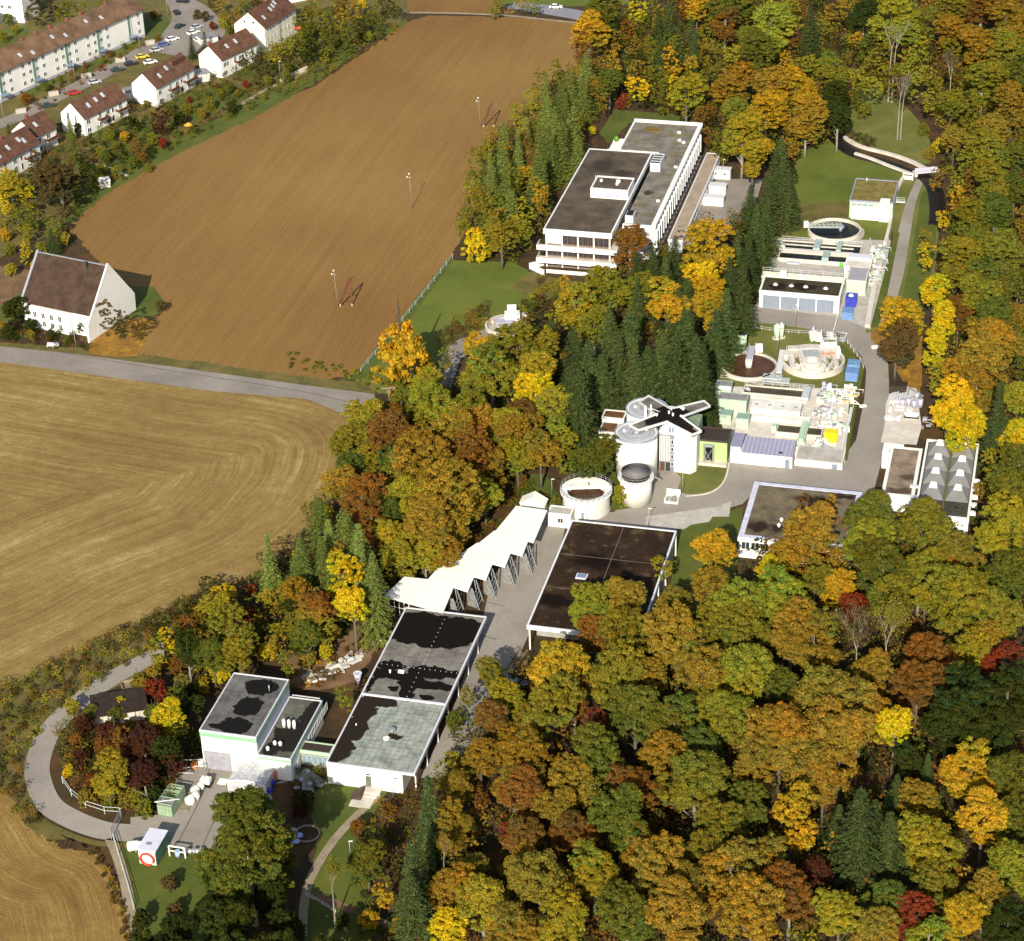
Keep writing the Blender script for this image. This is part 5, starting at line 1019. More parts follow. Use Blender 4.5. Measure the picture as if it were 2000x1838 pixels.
# ------------------------------------------------------------------ pitched houses
RT = roofmat('brown_tile_roof', (.120, .060, .040), (.05, .03, .02), None, 1, (.66, (.10, .075, .045)), .5)
RTR = roofmat('red_brown_tile_roof', (.125, .066, .044), (.05, .03, .02), None, 1, (.68, (.09, .07, .04)), .5)
RAP = roofmat('tan_tile_roof', (.165, .100, .062), (.07, .05, .03), None, 1, None, .2)
def gable_house(name, label, B, E, ze, zr, gw, roofm, cat='house', rot=None, wall=WHITE, ov=.5, rows=None, wins=(), sky=(), group=None, chim=()):
    """B, E: near and far end of the front eave as sight points at height ze; the ridge runs B to E"""
    b_, e_ = P(*B, ze), P(*E, ze); d = e_-b_; Ln = d.length; a = math.atan2(d.y, d.x) if rot is None else rot
    r = thing(name, label, cat, (b_.x, b_.y), a, group)
    part('wall', MB().box(0, 0, 0, Ln, gw, ze), wall, r)
    part('gable', MB().add([(0,0,ze),(0,gw,ze),(0,gw/2,zr-.15),(.25,0,ze),(.25,gw,ze),(.25,gw/2,zr-.15)], [(1,0,2),(3,4,5),(0,3,5,2),(4,1,2,5),(0,1,4,3)]), wall, r)
    part('gable', MB().add([(Ln-.25,0,ze),(Ln-.25,gw,ze),(Ln-.25,gw/2,zr-.15),(Ln,0,ze),(Ln,gw,ze),(Ln,gw/2,zr-.15)], [(1,0,2),(3,4,5),(0,3,5,2),(4,1,2,5),(0,1,4,3)]), wall, r)
    sl = (zr-ze)/(gw/2)
    for s in (0, 1):
        y0, y1 = (-ov, gw/2) if s == 0 else (gw/2, gw+ov); z0, z1 = (ze-ov*sl, zr) if s == 0 else (zr, ze-ov*sl)
        rf = part('roof', MB().prism([(-ov*.5, y0), (Ln+ov*.5, y0), (Ln+ov*.5, y1), (-ov*.5, y1)], [z0, z0, z1, z1], [z0+.22, z0+.22, z1+.22, z1+.22]), roofm, r)
        if s == 0:
            for u, v in sky:      # roof windows, along and up
                x, y = u*Ln, v*gw/2; zz = ze+y*sl+.22; dy = .62; w_ = 1.0
                f = part('roof_window', MB().prism([(x, y-dy), (x+w_, y-dy), (x+w_, y+dy), (x, y+dy)], [zz-dy*sl, zz-dy*sl, zz+dy*sl, zz+dy*sl], [zz-dy*sl+.12]*2+[zz+dy*sl+.12]*2), M('zinc_frame', (.45, .48, .52), .4), rf)
            for u in chim: part('chimney', MB().box(u*Ln, gw/2-.4, zr-.4, u*Ln+.9, gw/2+.4, zr+1.1), M('red_chimney_brick', (.22, .07, .05), .8), rf)
    part('gutter', MB().bar((-ov*.5, -ov-.05, ze-ov*sl+.1), (Ln+ov*.5, -ov-.05, ze-ov*sl+.1), .14), M('brown_gutter', (.10, .05, .035)), r)
    for fc, u, z_, w_, h_ in wins:
        if fc == 'f': window(r, u*Ln, 0, z_, w_, h_)
        else: window(r, 0, gw*u+w_, z_, w_, h_, 'l')
    return r, Ln, gw
def balcony(r, x0, x1, z, d=1.3, mat=WHITE2, rail=BROWNW):
    part('balcony_slab', MB().box(x0, -d, z-.15, x1, -.01, z), mat, r); part('balcony_rail', MB().box(x0, -d-.06, z, x1, -d, z+.9).box(x0, -d, z, x0+.06, -.02, z+.9).box(x1-.06, -d, z, x1, -.02, z+.9), rail, r)
std = [('f', .05, 3.3, 1.6, 1.4), ('f', .05, .7, 1.6, 1.4), ('f', .50, 3.3, 1.6, 1.4), ('f', .50, .5, 1.6, 2.0), ('f', .63, 3.3, 1.0, 1.4), ('f', .63, .5, 1.0, 2.0), ('f', .33, 3.1, 1.2, 2.0), ('f', .33, .5, 1.2, 2.0), ('f', .80, 3.1, 1.4, 2.0), ('f', .80, .5, 1.4, 2.0)]
r, Ln, gw = gable_house('row_house', 'white row house cut by the left edge, with big brown roof and ladder rungs', (-30,335), (76,277), 5.8, 9.6, 9, RT, wins=std, sky=((.32, .30), (.52, .45), (.74, .55), (.80, .38)), chim=(.55,))
balcony(r, Ln*.7, Ln*.9, 2.9)
r, Ln, gw = gable_house('row_house', 'white row house with plain brown roof and one roof window, second from the left edge', (69,266), (109,246), 5.8, 9.6, 9, RT, wins=std[:3], sky=((.28, .5),), chim=(.2,))
balcony(r, Ln*.4, Ln*.95, 2.9)
r, Ln, gw = gable_house('row_house', 'white row house with three roof windows and a wooden balcony', (163,230), (247,190), 5.8, 9.6, 9, RTR, wins=std+[('l', .65, 4.2, .9, .9)], sky=((.22, .45), (.42, .55), (.60, .62)))
balcony(r, Ln*.72, Ln*.98, 2.9); balcony(r, Ln*.30, Ln*.48, 2.9)
r, Ln, gw = gable_house('row_house', 'white row house with a bright gable and a dark dormer', (304,171), (378,131), 6.2, 10, 9, RTR, wins=std+[('l', .45, 7.2, .3, .3)], sky=((.22, .42), (.46, .62)))
part('dormer', MB().box(Ln*.62, 2.4, 8.2, Ln*.96, gw/2, 9.9), RTR, r); part('dormer_front', MB().box(Ln*.64, 2.3, 8.3, Ln*.94, 2.39, 9.6), BROWNW, r)
balcony(r, Ln*.30, Ln*.5, 2.9); balcony(r, Ln*.7, Ln*.98, 2.9, rail=BROWNW)
r, Ln, gw = gable_house('row_house', 'white row house with two toned brown roof and green shutters', (431,116), (503,82), 6.2, 9.8, 9, RT, wins=std+[('l', .4, 7.0, .5, .5), ('l', .58, 7.0, .4, .4)], sky=((.30, .50), (.55, .55)), chim=(.0,))
balcony(r, Ln*.35, Ln*.55, 2.9)
for x in (.08, .5):
    for dx in (-.5, 1.36): part('shutter', MB().box(Ln*x+dx, -.08, 3.3, Ln*x+dx+.44, -.01, 4.6), M('green_shutter', (.03, .14, .06)), r)
r, Ln, gw = gable_house('tall_house', 'tall three storey cream house with brown roof and a row of four roof windows', (516,54), (577,15), 8.4, 12.8, 11, RT, wall=M('cream_render', (.78, .74, .60), .8, .03), wins=[('f', .05+.11*i, z_, .7, 1.3) for i in range(8) for z_ in (.8, 3.5, 6.2)]+[('l', .3, 9.2, 1.0, .9), ('l', .6, 9.2, .9, .9), ('l', .6, 5.5, .9, .9)], sky=((.16, .38), (.45, .55), (.56, .62), (.66, .70)), chim=(.55,))
part('drainpipe', MB().bar((Ln*.47, -.08, 0), (Ln*.47, -.08, 8.2), .12), BROWNW, r)
for px, py, lb in ((250,184,'grey flat roofed garage between the second and third bright gables'), (378,150,'grey flat roofed garage beside the dormer house'), (395,78,'grey flat roofed garage beside the village square')):
    p = P(px, py+14); r = thing('garage', lb, 'garage', (p.x, p.y), R_(24)); part('wall', MB().box(0, 0, 0, 5.5, 5, 2.5), WHITE2, r); part('roof', MB().box(-.15, -.15, 2.5, 5.65, 5.15, 2.68), M('lilac_grey_felt', (.24, .23, .25), .8), r)
    part('garage_door', MB().box(1.2, -.06, 0, 4.2, -.01, 2.1), TRIM, r)
# apartment block
wl = []
r, Ln, gw = gable_house('apartment_block', 'long white three storey apartment block with tan roof and red chimneys', (-62,166), (277,16), 9.6, 13.2, 11, RAP, cat='apartment block', ov=.7, chim=(.2, .37, .45, .53, .63, .71, .86), sky=((.30, .3), (.36, .15), (.50, .5), (.56, .3), (.70, .55), (.78, .4)))
bay = Ln/5.35
for bi in range(6):
    for k in range(4):
        x = Ln-bay*.15-(bi*bay)-k*bay*.205-1.2-(0 if bi else -bay*.02)
        if bi == 0 and k > 0: break
        for z_ in (1.9, 4.7, 7.3):
            if x > 0: window(r, x, 0, z_, 1.4, 1.3)
for i in range(5):
    x = Ln-bay*.52-i*bay*1.0
    if x > 0:
        part('stair_window', MB().box(x+.2, -.08, .8, x+1.2, -.01, 9.2), M('green_glass_strip', (.13, .24, .17), .3), r)
        part('entrance_canopy', MB().box(x-.6, -2.0, 2.3, x+2.4, -.01, 2.45), GLASSB, r); part('downpipe', MB().bar((x+1.75, -.06, 0), (x+1.75, -.06, 9.4), .12), GREYM, r)
part('plinth', MB().box(.02, -.06, 0, Ln, -.005, 1.0), M('lilac_plinth', (.42, .42, .50), .7), r)
part('end_ivy', MB().box(Ln+.01, 0, 0, Ln+.25, gw*.7, 9.3), M('green_ivy', (.04, .10, .03), .9, .4, 3), r)
r = thing('tower_block', 'tall white apartment tower cut by the top left corner', 'apartment block', tuple(P(33, 44))[:2], R_(-20))
part('wall', MB().box(-14, 0, 0, 0, 12, 24), WHITE, r); part('wall', MB().box(.01, 0, 0, 3, 10, 22), WHITE, r)
for z_ in (1.5, 4.5, 7.5, 10.5): 
    for x in (-12, -8.5, -5.5, -2.6): window(r, x, 0, z_, 1.3, 1.2)
part('low_roof', MB().box(-16, -4, 0, -5, -.02, 3.0), M('grey_low_roof', (.18, .19, .21)), r)
r = thing('far_house', 'pale house behind the tall cream house at the top edge', 'house', tuple(P(590, 2))[:2], R_(28)); part('wall', MB().box(-6, 0, 0, 5, 8, 7), WHITE, r); part('roof', MB().prism([(-6.4, -.4), (5.4, -.4), (5.4, 8.4), (-6.4, 8.4)], 7, [7.3, 7.3, 7.3, 7.3]), RT, r); window(r, 1, 0, 4, 1.2, 1.3)
# concrete planters along the street
for i, (px, py) in enumerate(((42,222), (106,188), (170,153), (236,122), (294,88))):
    nm = ['leftmost', 'second from the left', 'middle', 'fourth from the left', 'rightmost'][i]
    p = P(px, py); q = thing('bin_shelter', f'pale concrete bin shelter on the front lawns, {nm} of five', 'bin shelter', (p.x, p.y), R_(24), 'bin shelters along the village street')
    part('wall', MB().box(-1.5, 0, 0, 1.5, .2, 1.3).box(-1.5, .2, 0, -1.3, 1.0, 1.3).box(1.3, .2, 0, 1.5, 1.0, 1.3), CONC, q); part('lid', MB().box(-1.5, 0, 1.3, 1.5, 1.1, 1.38), CONC, q)
o = ribbon('garden_wall', [(548,163),(575,148),(600,137)], .4, 0, CONCP, h=1.3, kind=None); tag(o, 'pale concrete garden wall at the field edge below the tall cream house', 'wall')
solo('garden_umbrella', MB().cyl(0, 0, 0, 2.2, .06, n=6).cyl(0, 0, 2.0, 2.7, 1.6, .05, n=10), M('orange_cloth', (.62, .30, .04), .8), 'orange yellow sunshade in the garden below the dark red tree', 'sunshade', tuple(P(370, 256)))
solo('garden_umbrella', MB().cyl(0, 0, 0, 2.2, .06, n=6).cyl(0, 0, 2.0, 2.6, 1.5, .05, n=10), M('red_cloth', (.60, .07, .04), .8), 'folded red sunshade behind the tall cream house', 'sunshade', tuple(P(584, 66)))
solo('garden_hut', MB().box(-1.4, -1, 0, 1.4, 1, 2.0).prism([(-1.6, -1.2), (1.6, -1.2), (1.6, 1.2), (-1.6, 1.2)], [2.0, 2.0, 2.0, 2.0], [2.1, 2.1, 2.6, 2.6]), WHITE2, 'small pale garden hut at the field edge left of the ploughed corner', 'hut', tuple(P(205, 365)), rotz=.4)
# ------------------------------------------------------------------ church hall
A = P(175, 670); Bq = P(266, 605); w_ = (Bq-A); gl = w_.length; ang = math.atan2(w_.y, w_.x)
ax, az = vplane(211, 516, A, Bq); lx, lz = vplane(172, 640, A, Bq); rx, rz = vplane(263, 574, A, Bq)
# frame: y axis runs back along the ridge (to the left), x along the gable
rv = P(75, 489, az)-P(211, 516, az); Lr = rv.length
uu = w_.normalized(); vv = Vector((-uu.y, uu.x, 0)); Lr = abs(rv.dot(vv))
r = thing('church_hall', 'white hall with steep brown tiled roof, bright gable and small chimney beside the road', 'church hall', (A.x, A.y), ang)
rl = (az-lz)/(ax-lx)              # front roof slope
ex = 2.2; ez = lz+(ex-lx)*rl      # eave of the recessed front
GW = .45
part('gable', MB().add([(0,0,0),(gl,0,0),(rx,0,rz),(ax,0,az),(lx,0,lz),(0,GW,0),(gl,GW,0),(rx,GW,rz),(ax,GW,az),(lx,GW,lz)], [(0,1,2,3,4),(9,8,7,6,5),(0,5,6,1),(1,6,7,2),(2,7,8,3),(3,8,9,4),(4,9,5,0)]), WHITE, r)
part('gable_coping', MB().bar((lx, .2, lz+.08), (ax, .2, az+.08), .5, .16).bar((ax, .2, az+.08), (rx, .2, rz+.08), .5, .16), TRIM, r)
E2 = az-.5; 
part('roof', MB().prism([(ex, GW), (ax, GW), (ax, Lr), (ex, Lr)], [ez-.3, E2-.3, E2-.3, ez-.3], [ez, E2, E2, ez]), roofmat('church_tile_roof', (.062, .039, .029), (.05, .03, .02), None, 1, (.66, (.11, .08, .06)), .4, seams=(.5, .4)), r)
part('roof', MB().prism([(ax, GW), (rx+.3, GW), (rx+.3, Lr), (ax, Lr)], [E2-.3, rz-.5, rz-.5, E2-.3], [E2, rz-.2, rz-.2, E2]), MATS['church_tile_roof'], r)
part('wall', MB().box(ex+.5, GW, 0, rx-.2, Lr, ez-.4), WHITE, r); part('rear_gable', MB().add([(ex+.5,Lr,0),(rx,Lr,0),(rx,Lr,rz),(ax,Lr,az),(ex,Lr,ez),(ex+.5,Lr+.4,0),(rx,Lr+.4,0),(rx,Lr+.4,rz),(ax,Lr+.4,az),(ex,Lr+.4,ez)], [(0,1,2,3,4),(9,8,7,6,5),(0,5,6,1),(1,6,7,2),(2,7,8,3),(3,8,9,4),(4,9,5,0)]), WHITE, r)
part('rear_coping', MB().bar((ex-.2, Lr+.2, ez+.1), (ax, Lr+.2, az+.1), .6, .2), GREYM, r)
part('ridge_cap', MB().bar((ax, GW, E2+.08), (ax, Lr, E2+.08), .35, .2), GREYM, r)
part('chimney', MB().box(ax-1.5, 5.6, E2-3, ax-.7, 6.4, E2+.5), M('dark_chimney', (.06, .06, .05)), r)
fw = part('front_wall', MB().box(ex-.6, Lr*.30, 0, ex+.48, Lr*.96, ez-.5), WHITE, r)
for k in (.42, .54, .66, .78):
    for z_ in (.8, 3.0): window(r, ex-.61, Lr*k+1.2, z_, 1.1, 1.6, 'l', pane=GLASS)
p = P(104, 678); r = thing('bus_bench', 'white framed bench seat at the roadside before the church hall', 'bench', (p.x, p.y), R_(-8)); part('seat', MB().box(-1.5, -.3, .4, 1.5, .3, .52), WHITE, r); part('backrest', MB().box(-1.5, .28, .52, 1.5, .36, 1.1), LILAC, r)
for x in (-1.4, 0, 1.3): part('leg', MB().box(x, -.3, 0, x+.1, .3, .4), WHITE, r)
# ------------------------------------------------------------------ lower left yard
r = thing('flat_shed', 'low shed with dark brown flat roof inside the bend of the loop road', 'shed', tuple(P(192, 1420))[:2], R_(12))
W, D = (P(255, 1372)-P(190, 1402)).length, 6.5
p0 = P(165, 1392); 
part('wall', MB().box(-.5, .2, 0, 8.8, 6.4, 2.2), CONCP, r); part('roof', MB().box(-.9, -.2, 2.2, 9.2, 6.8, 2.45), M('dark_shaded_boards', (.035, .022, .015), .8, .3, 1), r)
solo('timber_frame', MB().box(0, 0, 0, 3.2, .2, .6).box(0, 2.6, 0, 3.2, 2.8, .6).box(0, .2, 0, .2, 2.6, .6).box(3, .2, 0, 3.2, 2.6, .6).box(.2, .2, 0, 3, 2.6, .1), TIMBER, 'square timber lined pit behind the dark roofed shed', 'pit', tuple(P(240, 1352)), rotz=.3)
solo('concrete_pad', MB().box(0, 0, 0, 5, 2.0, .35).box(.2, .3, .35, 1.2, 1.2, .6), CONCP, 'pale concrete pad in front of the dark roofed shed', 'pad', tuple(P(195, 1432)), rotz=R_(14))
r = thing('site_container', 'green walled site container with white roof at the bottom of the yard', 'container', tuple(P(273, 1688))[:2], PA)
part('wall', MB().box(0, 0, .2, 3.1, 5.4, 3.1), M('dark_green_panel', (.10, .22, .13), .6), r); part('roof', MB().box(-.1, -.1, 3.1, 3.2, 5.5, 3.3), M('lilac_white_roof', (.62, .62, .72), .6, .04, .6), r); part('front_panel', MB().box(.1, -.06, .3, 3.0, -.005, 3.0), WHITE, r)
part('roof_hatch', MB().box(.9, 1.2, 3.3, 1.8, 1.9, 3.4), GREYM, r); part('skid', MB().box(.1, 0, 0, .4, 5.4, .2).box(2.7, 0, 0, 3.0, 5.4, .2), DARK, r)
m = MB(); n = 30; pts = [(1.6+1.15*cos(R_(300)-R_(330)*i/n+R_(0)), -.35, 1.6+1.15*sin(R_(300)-R_(330)*i/n)) for i in range(n+1)]
m.tube(pts, .19, 10); p = P(273, 1688)
solo('red_hose_ring', m, RED, 'large red ring hung on the front of the green site container', 'ring', tuple(P(273, 1688)), rotz=PA)
for i, (px, lb) in enumerate(((262, 'left white horizontal tank beside the site container'), (281, 'right white horizontal tank beside the site container'))):
    p = P(px-2, 1662); r = thing('white_tank', lb, 'tank', (p.x, p.y), PA); part('shell', MB().tube([(-.8, -.4, 1.1), (-.6, -.3, 1.1), (.9, .5, 1.1), (1.1, .6, 1.1)], [.5, .85, .85, .5], 20), WHITE, r); part('cradle', MB().box(-.5, -.5, 0, -.2, .5, .5).box(.5, -.3, 0, .8, .7, .5), TIMBER, r)
r = thing('green_open_skip', 'green open steel frame container with a plank lying across it', 'container', tuple(P(309, 1592))[:2], R_(-18))
GS = M('grey_green_steel', (.26, .36, .24), .5, .15, 1)
part('shell', MB().box(0, 0, .15, 2.7, .12, 2.2).box(0, 5.4, .15, 2.7, 5.52, 2.2).box(0, .12, .15, .12, 5.4, 2.2).box(2.58, .12, .15, 2.7, 5.4, 2.2).box(.12, .12, .15, 2.58, 5.4, .3), GS, r)
part('frame', MB().bar((0, .1, 2.6), (0, 5.4, 2.6), .14).bar((2.7, .1, 2.6), (2.7, 5.4, 2.6), .14).bar((0, 1.9, 2.6), (2.7, 1.9, 2.6), .14).bar((0, 3.7, 2.6), (2.7, 3.7, 2.6), .14).bar((0, 5.4, 2.6), (2.7, 5.4, 2.6), .14).bar((0, .1, 2.6), (2.7, .1, 2.6), .14), GS, r)
part('lid', MB().box(.1, .2, 2.2, 2.6, 1.9, 2.3), GREYM, r)
for x in (.7, 1.35, 2.0): part('rib', MB().box(x, -.07, .2, x+.12, -.005, 2.1), GS, r)
solo('plank', MB().bar((-.4, 0, 2.72), (3.4, 1.9, 2.72), .22, .08).bar((-.3, .1, 2.8), (3.3, 1.8, 2.8), .05), TRIM, 'pale plank laid across the green open container', 'plank', tuple(P(309, 1592)), rotz=R_(-18))
for fl, lb, s in (((362,1572), 'white bagged pile, lower one beside the green open container', 1.0), ((372,1552), 'white bagged pile, upper one on the yard', .9)):
    p = P(*fl); r = thing('big_bag', lb, 'bag', (p.x, p.y), PA); part('bag', MB().cyl(.7, .6, 0, 1.0*s, .85*s, .95*s, n=9).cyl(.8, .7, 1.0*s, 1.5*s, .9*s, .4*s, n=9), WHITE, r)
    part('bag', MB().cyl(1.2, 1.9, 0, 1.2*s, .7*s, .8*s, n=9).cyl(1.2, 1.9, 1.2*s, 1.5*s, .8*s, .3, n=9), WHITE2, r)
r = thing('white_machine', 'small white machine on a dark base standing in the yard', 'machine', tuple(P(393, 1538))[:2], PA); part('base', MB().box(0, 0, 0, 1.7, 1.6, .8), DARK, r); part('casing', MB().box(-.1, 0, .8, 1.6, 1.2, 1.7).cyl(.4, .4, 1.7, 2.0, .3, n=12).cyl(1.1, .5, 1.7, 2.1, .3, n=12), WHITE, r)
solo('white_board', MB().box(0, 0, .1, 1.6, 1.5, .25).box(.1, .1, 0, 1.5, .3, .1), WHITE, 'flat white board lying left of the plastic tent', 'board', tuple(P(424, 1532)), rotz=PA)
solo('brown_pallet', MB().box(0, 0, .1, 1.6, 2.6, .22).box(0, .1, 0, 1.6, .3, .1).box(0, 2.2, 0, 1.6, 2.4, .1), TIMBER, 'brown board pallet on the ground right of the green open container', 'pallet', tuple(P(350, 1583)), rotz=PA)
stack('jumble of poles and orange cloth at the left corner of the white workshop', 'pole_heap', 'heap', (365,1505), [('pole', MB().bar((-1, 0, .3), (3.6, .4, 1.6), .12), TRIM), ('pole', MB().bar((-3, -1.6, .3), (1.6, -1.0, .5), .12), TRIM), ('pole', MB().bar((-2.4, 1.5, .8), (2.6, .8, 2.2), .1), TRIM), ('cloth', MB().box(.6, .6, 0, 1.5, 1.4, 1.1), ORANGE), ('box', MB().box(1.6, 1.5, 0, 2.5, 2.3, 1.3), WHITE), ('post', MB().bar((3.4, .2, 0), (3.4, .2, 2.2), .1), GREYM)])
stack('white pipe frame rack standing at the lower yard edge', 'pipe_rack', 'rack', (332,1672), [('frame', MB().bar((0, 0, 0), (0, 0, 2.2), .22).bar((2.8, 0, 0), (2.8, 0, 2.2), .22).bar((0, 0, 2.2), (2.8, 0, 2.2), .2).bar((0, 0, 1.2), (2.8, 0, 1.2), .16), WHITE), ('drum', MB().cyl(1.4, .1, .2, 1.3, .45, n=14), M('pale_blue_drum', (.35, .48, .75), .5))])
for i, px in enumerate((366, 380, 393)):
    stack(f"grey valve piece on the yard edge, {['left','middle','right'][i]} of three", 'valve_piece', 'valve', (px, 1668), [('body', MB().cyl(0, 0, .3, 1.1, .4, n=12), GREYM), ('flange', MB().tube([(-.7, 0, .6), (.7, 0, .6)], .22, 10).tube([(-.75, 0, .6), (-.65, 0, .6)], .38, 12).tube([(.65, 0, .6), (.75, 0, .6)], .38, 12), WHITE2)])
r, R = round_thing('sand_ring', 'thin circular kerb ring on the shaded lawn', 'ring', 600, 1628, .15, 52); part('kerb', MB().ring(0, 0, 0, .22, R-.3, R, 48), M('sandy_kerb', (.34, .24, .16), .9), r)
for i, (px, py, nm) in enumerate(((574,1626,'uppermost'), (585,1635,'right hand'), (579,1647,'lowest'), (557,1629,'left hand'), (563,1651,'half hidden'))):
    solo('blue_disc', MB().cyl(0, 0, .35, .48, .62, n=24).cyl(0, 0, 0, .35, .12, n=8), M('lilac_blue_disc', (.40, .42, .75), .5), f'{nm} pale blue round table on the shaded lawn by the kerb ring', 'table', tuple(P(px, py)), group='pale blue discs on the lawn')
for i, (px, py, lb) in enumerate(((602,1512,'pale blue sunshade on the lawn nearest the long hall'), (590,1527,'small white chair in the shaded garden'), (607,1535,'pale grey bundle in the shaded garden'), (580,1543,'pale blue sunshade further from the long hall'))):
    solo('garden_piece', MB().cyl(0, 0, .5, .9, .55, .1, n=9).cyl(0, 0, 0, .5, .1, n=6), M('pale_lilac_cloth', (.5, .52, .66), .7), lb, 'sunshade', tuple(P(px, py)))
solo('cellar_hatch', MB().add([(0,0,0),(2.0,0,0),(2.0,2.4,0),(0,2.4,0),(2.0,0,.9),(2.0,2.4,1.5),(0,2.4,.3),(0,0,.1)], [(0,3,2,1),(7,4,5,6),(0,1,4,7),(1,2,5,4),(2,3,6,5),(3,0,7,6)]), M('brown_hatch', (.07, .05, .035)), 'dark sloping cellar hatch beside the steps of the long hall', 'hatch', tuple(P(683, 1562)), rotz=PA)
# scrap heap behind the white block
SL = [CONCP, TIMBER, WHITE2, CONC, TRIM]
rnd = random.Random(3)
for i, (px, py, lb) in enumerate(((610,1322,'pale concrete slab heap at the left end of the material store'), (630,1308,'stack of broken slabs in the material store beside the trees'), (652,1300,'pale timber bundle in the middle of the material store'), (672,1290,'long white beam stack pointing at the long hall'), (690,1282,'brown crate at the upper end of the material store'))):
    p = P(px, py+8); r = thing('material_heap', lb, 'heap', (p.x, p.y), R_(20+8*i))
    for k in range(11):
        x, y = rnd.uniform(-1.8, 1.6), rnd.uniform(-1.4, 1.2); part('slab', MB().box(0, 0, 0, rnd.uniform(.6, 2.6), rnd.uniform(.3, .9), rnd.uniform(.15, .5)), rnd.choice(SL), r, loc=(x, y, rnd.uniform(0, .5)), rotz=rnd.uniform(-.6, .6))
stack('pale lilac pointed cone leaning by the edge of the long hall', 'metal_cone', 'cone', (700,1338), [('cone', MB().cyl(0, 0, 0, 2.6, .15, .75, n=16), LILAC), ('ring', MB().ring(0, 0, 2.6, 2.7, .5, .8, 20), TRIM)])
stack('white barrier frame at the left edge of the long hall', 'barrier_frame', 'barrier', (737,1262), [('post', MB().bar((0, 0, 0), (0, 0, 1.5), .1).bar((2.6, -.4, 0), (2.6, -.4, 1.5), .1), WHITE), ('rail', MB().bar((-.6, 0, 1.5), (4, -.4, 1.5), .14), WHITE)])
for i, (px, py, ln) in enumerate(((985,1300,7), (993,1303,6.5), (1001,1300,6.8), (1009,1306,5.6))):
    solo('timber_beam', MB().box(0, 0, 0, .3, ln, .3).box(-.05, ln*.3, 0, .35, ln*.35, .32), TIMBER, f"long timber beam on the lane verge, {['first','second','third','fourth'][i]} from the left", 'beam', tuple(P(px, py+10)), rotz=R_(-24), group='timber beams beside the lane')
# ------------------------------------------------------------------ masts, pylons, fences, gate
def pylon(lb, base, h, frame=None):
    p = P(*base); r = thing('power_pylon', lb, 'power pole', (p.x, p.y)); H = h
    part('pole', MB().tube([(-.5, 0, 0), (-.9, 0, H)], [.11, .06], 8), M('dull_pole', (.22, .20, .17), .8), r)
    part('insulator', MB().cyl(-.9, 0, H, H+.35, .18, n=8).cyl(-1.4, 0, H-.9, H-.55, .14, n=8), WHITE, r)
    part('cross_arm', MB().bar((-1.5, 0, H-.9), (-.3, 0, H-.9), .10), GREYM, r)
    if frame:
        a = frame; part('steel_frame', MB().bar((a, 0, 0), (a+2.6, .6, 7.2), .32).bar((a+2.9, 0, 0), (a+2.7, .6, 7.2), .32).bar((a+1.3, .3, 3.4), (a+2.8, .3, 3.4), .22).bar((a+.4, .1, 1.3), (a+2.3, .1, 1.3), .08), STEELR, r)
        part('footing', MB().box(a-.15, -.2, 0, a+.15, .2, .6).box(a+2.75, -.2, 0, a+3.05, .2, .6), CONC, r)
pylon('pale pole with red steel A frame standing in the front of the ploughed field', (664,598), 9.5, .1)
pylon('single pale pole in the middle of the ploughed field', (809,408), 10.0)
pylon('pale pole with red A frame in the rear right of the ploughed field', (942,248), 8.8, .4)
solo('pole_transformer', MB().tube([(0, 0, 0), (0, 0, 6.5)], .12, 8).box(-1.6, -.25, 6.4, 1.6, .25, 6.7).box(-.5, -.2, 5.5, .5, .2, 5.9), TIMBER, 'wooden mast with white cross arm at the road end beside the orange tree', 'mast', tuple(P(762, 808)))
railing('field_fence', 'wire fence with pale posts between the ploughed field and the meadow', [(884,505),(800,612),(705,728)], h=1.3, mat=M('pale_post', (.48, .52, .50), .7), sp=4.2, cat='fence', th=.09)
railing('field_fence', 'wire fence with pale posts inside the loop road bend', [(123,1530),(140,1555),(168,1578),(205,1590),(235,1592)], h=1.6, mat=MATS['pale_post'], sp=3.5, cat='fence', th=.10)
railing('field_fence', 'long wire fence running down from the gate beside the footpath', [(222,1640),(240,1700),(252,1740),(262,1778)], h=1.5, mat=MATS['pale_post'], sp=3.0, cat='fence', th=.10, rails=3)
p = P(218, 1640); q = P(238, 1598); r = thing('mesh_gate', 'grey mesh gate standing open across the loop road', 'gate', (p.x, p.y)); d = q-p
part('gate_frame', MB().bar((0, 0, .1), (d.x, d.y, .1), .1).bar((0, 0, 2.0), (d.x, d.y, 2.0), .1).bar((0, 0, 0), (0, 0, 2.2), .14).bar((d.x, d.y, 0), (d.x, d.y, 2.2), .14), GREYM, r)
for i in range(1, 12): part('gate_bar', MB().bar((d.x*i/12, d.y*i/12, .1), (d.x*i/12, d.y*i/12, 2.0), .05), GREYM, r)
railing('garden_fence', 'pale fence rail across the lawn near the bottom path', [(597,1750),(630,1768),(656,1785)], h=.9, mat=TRIM, sp=2.5, cat='fence')
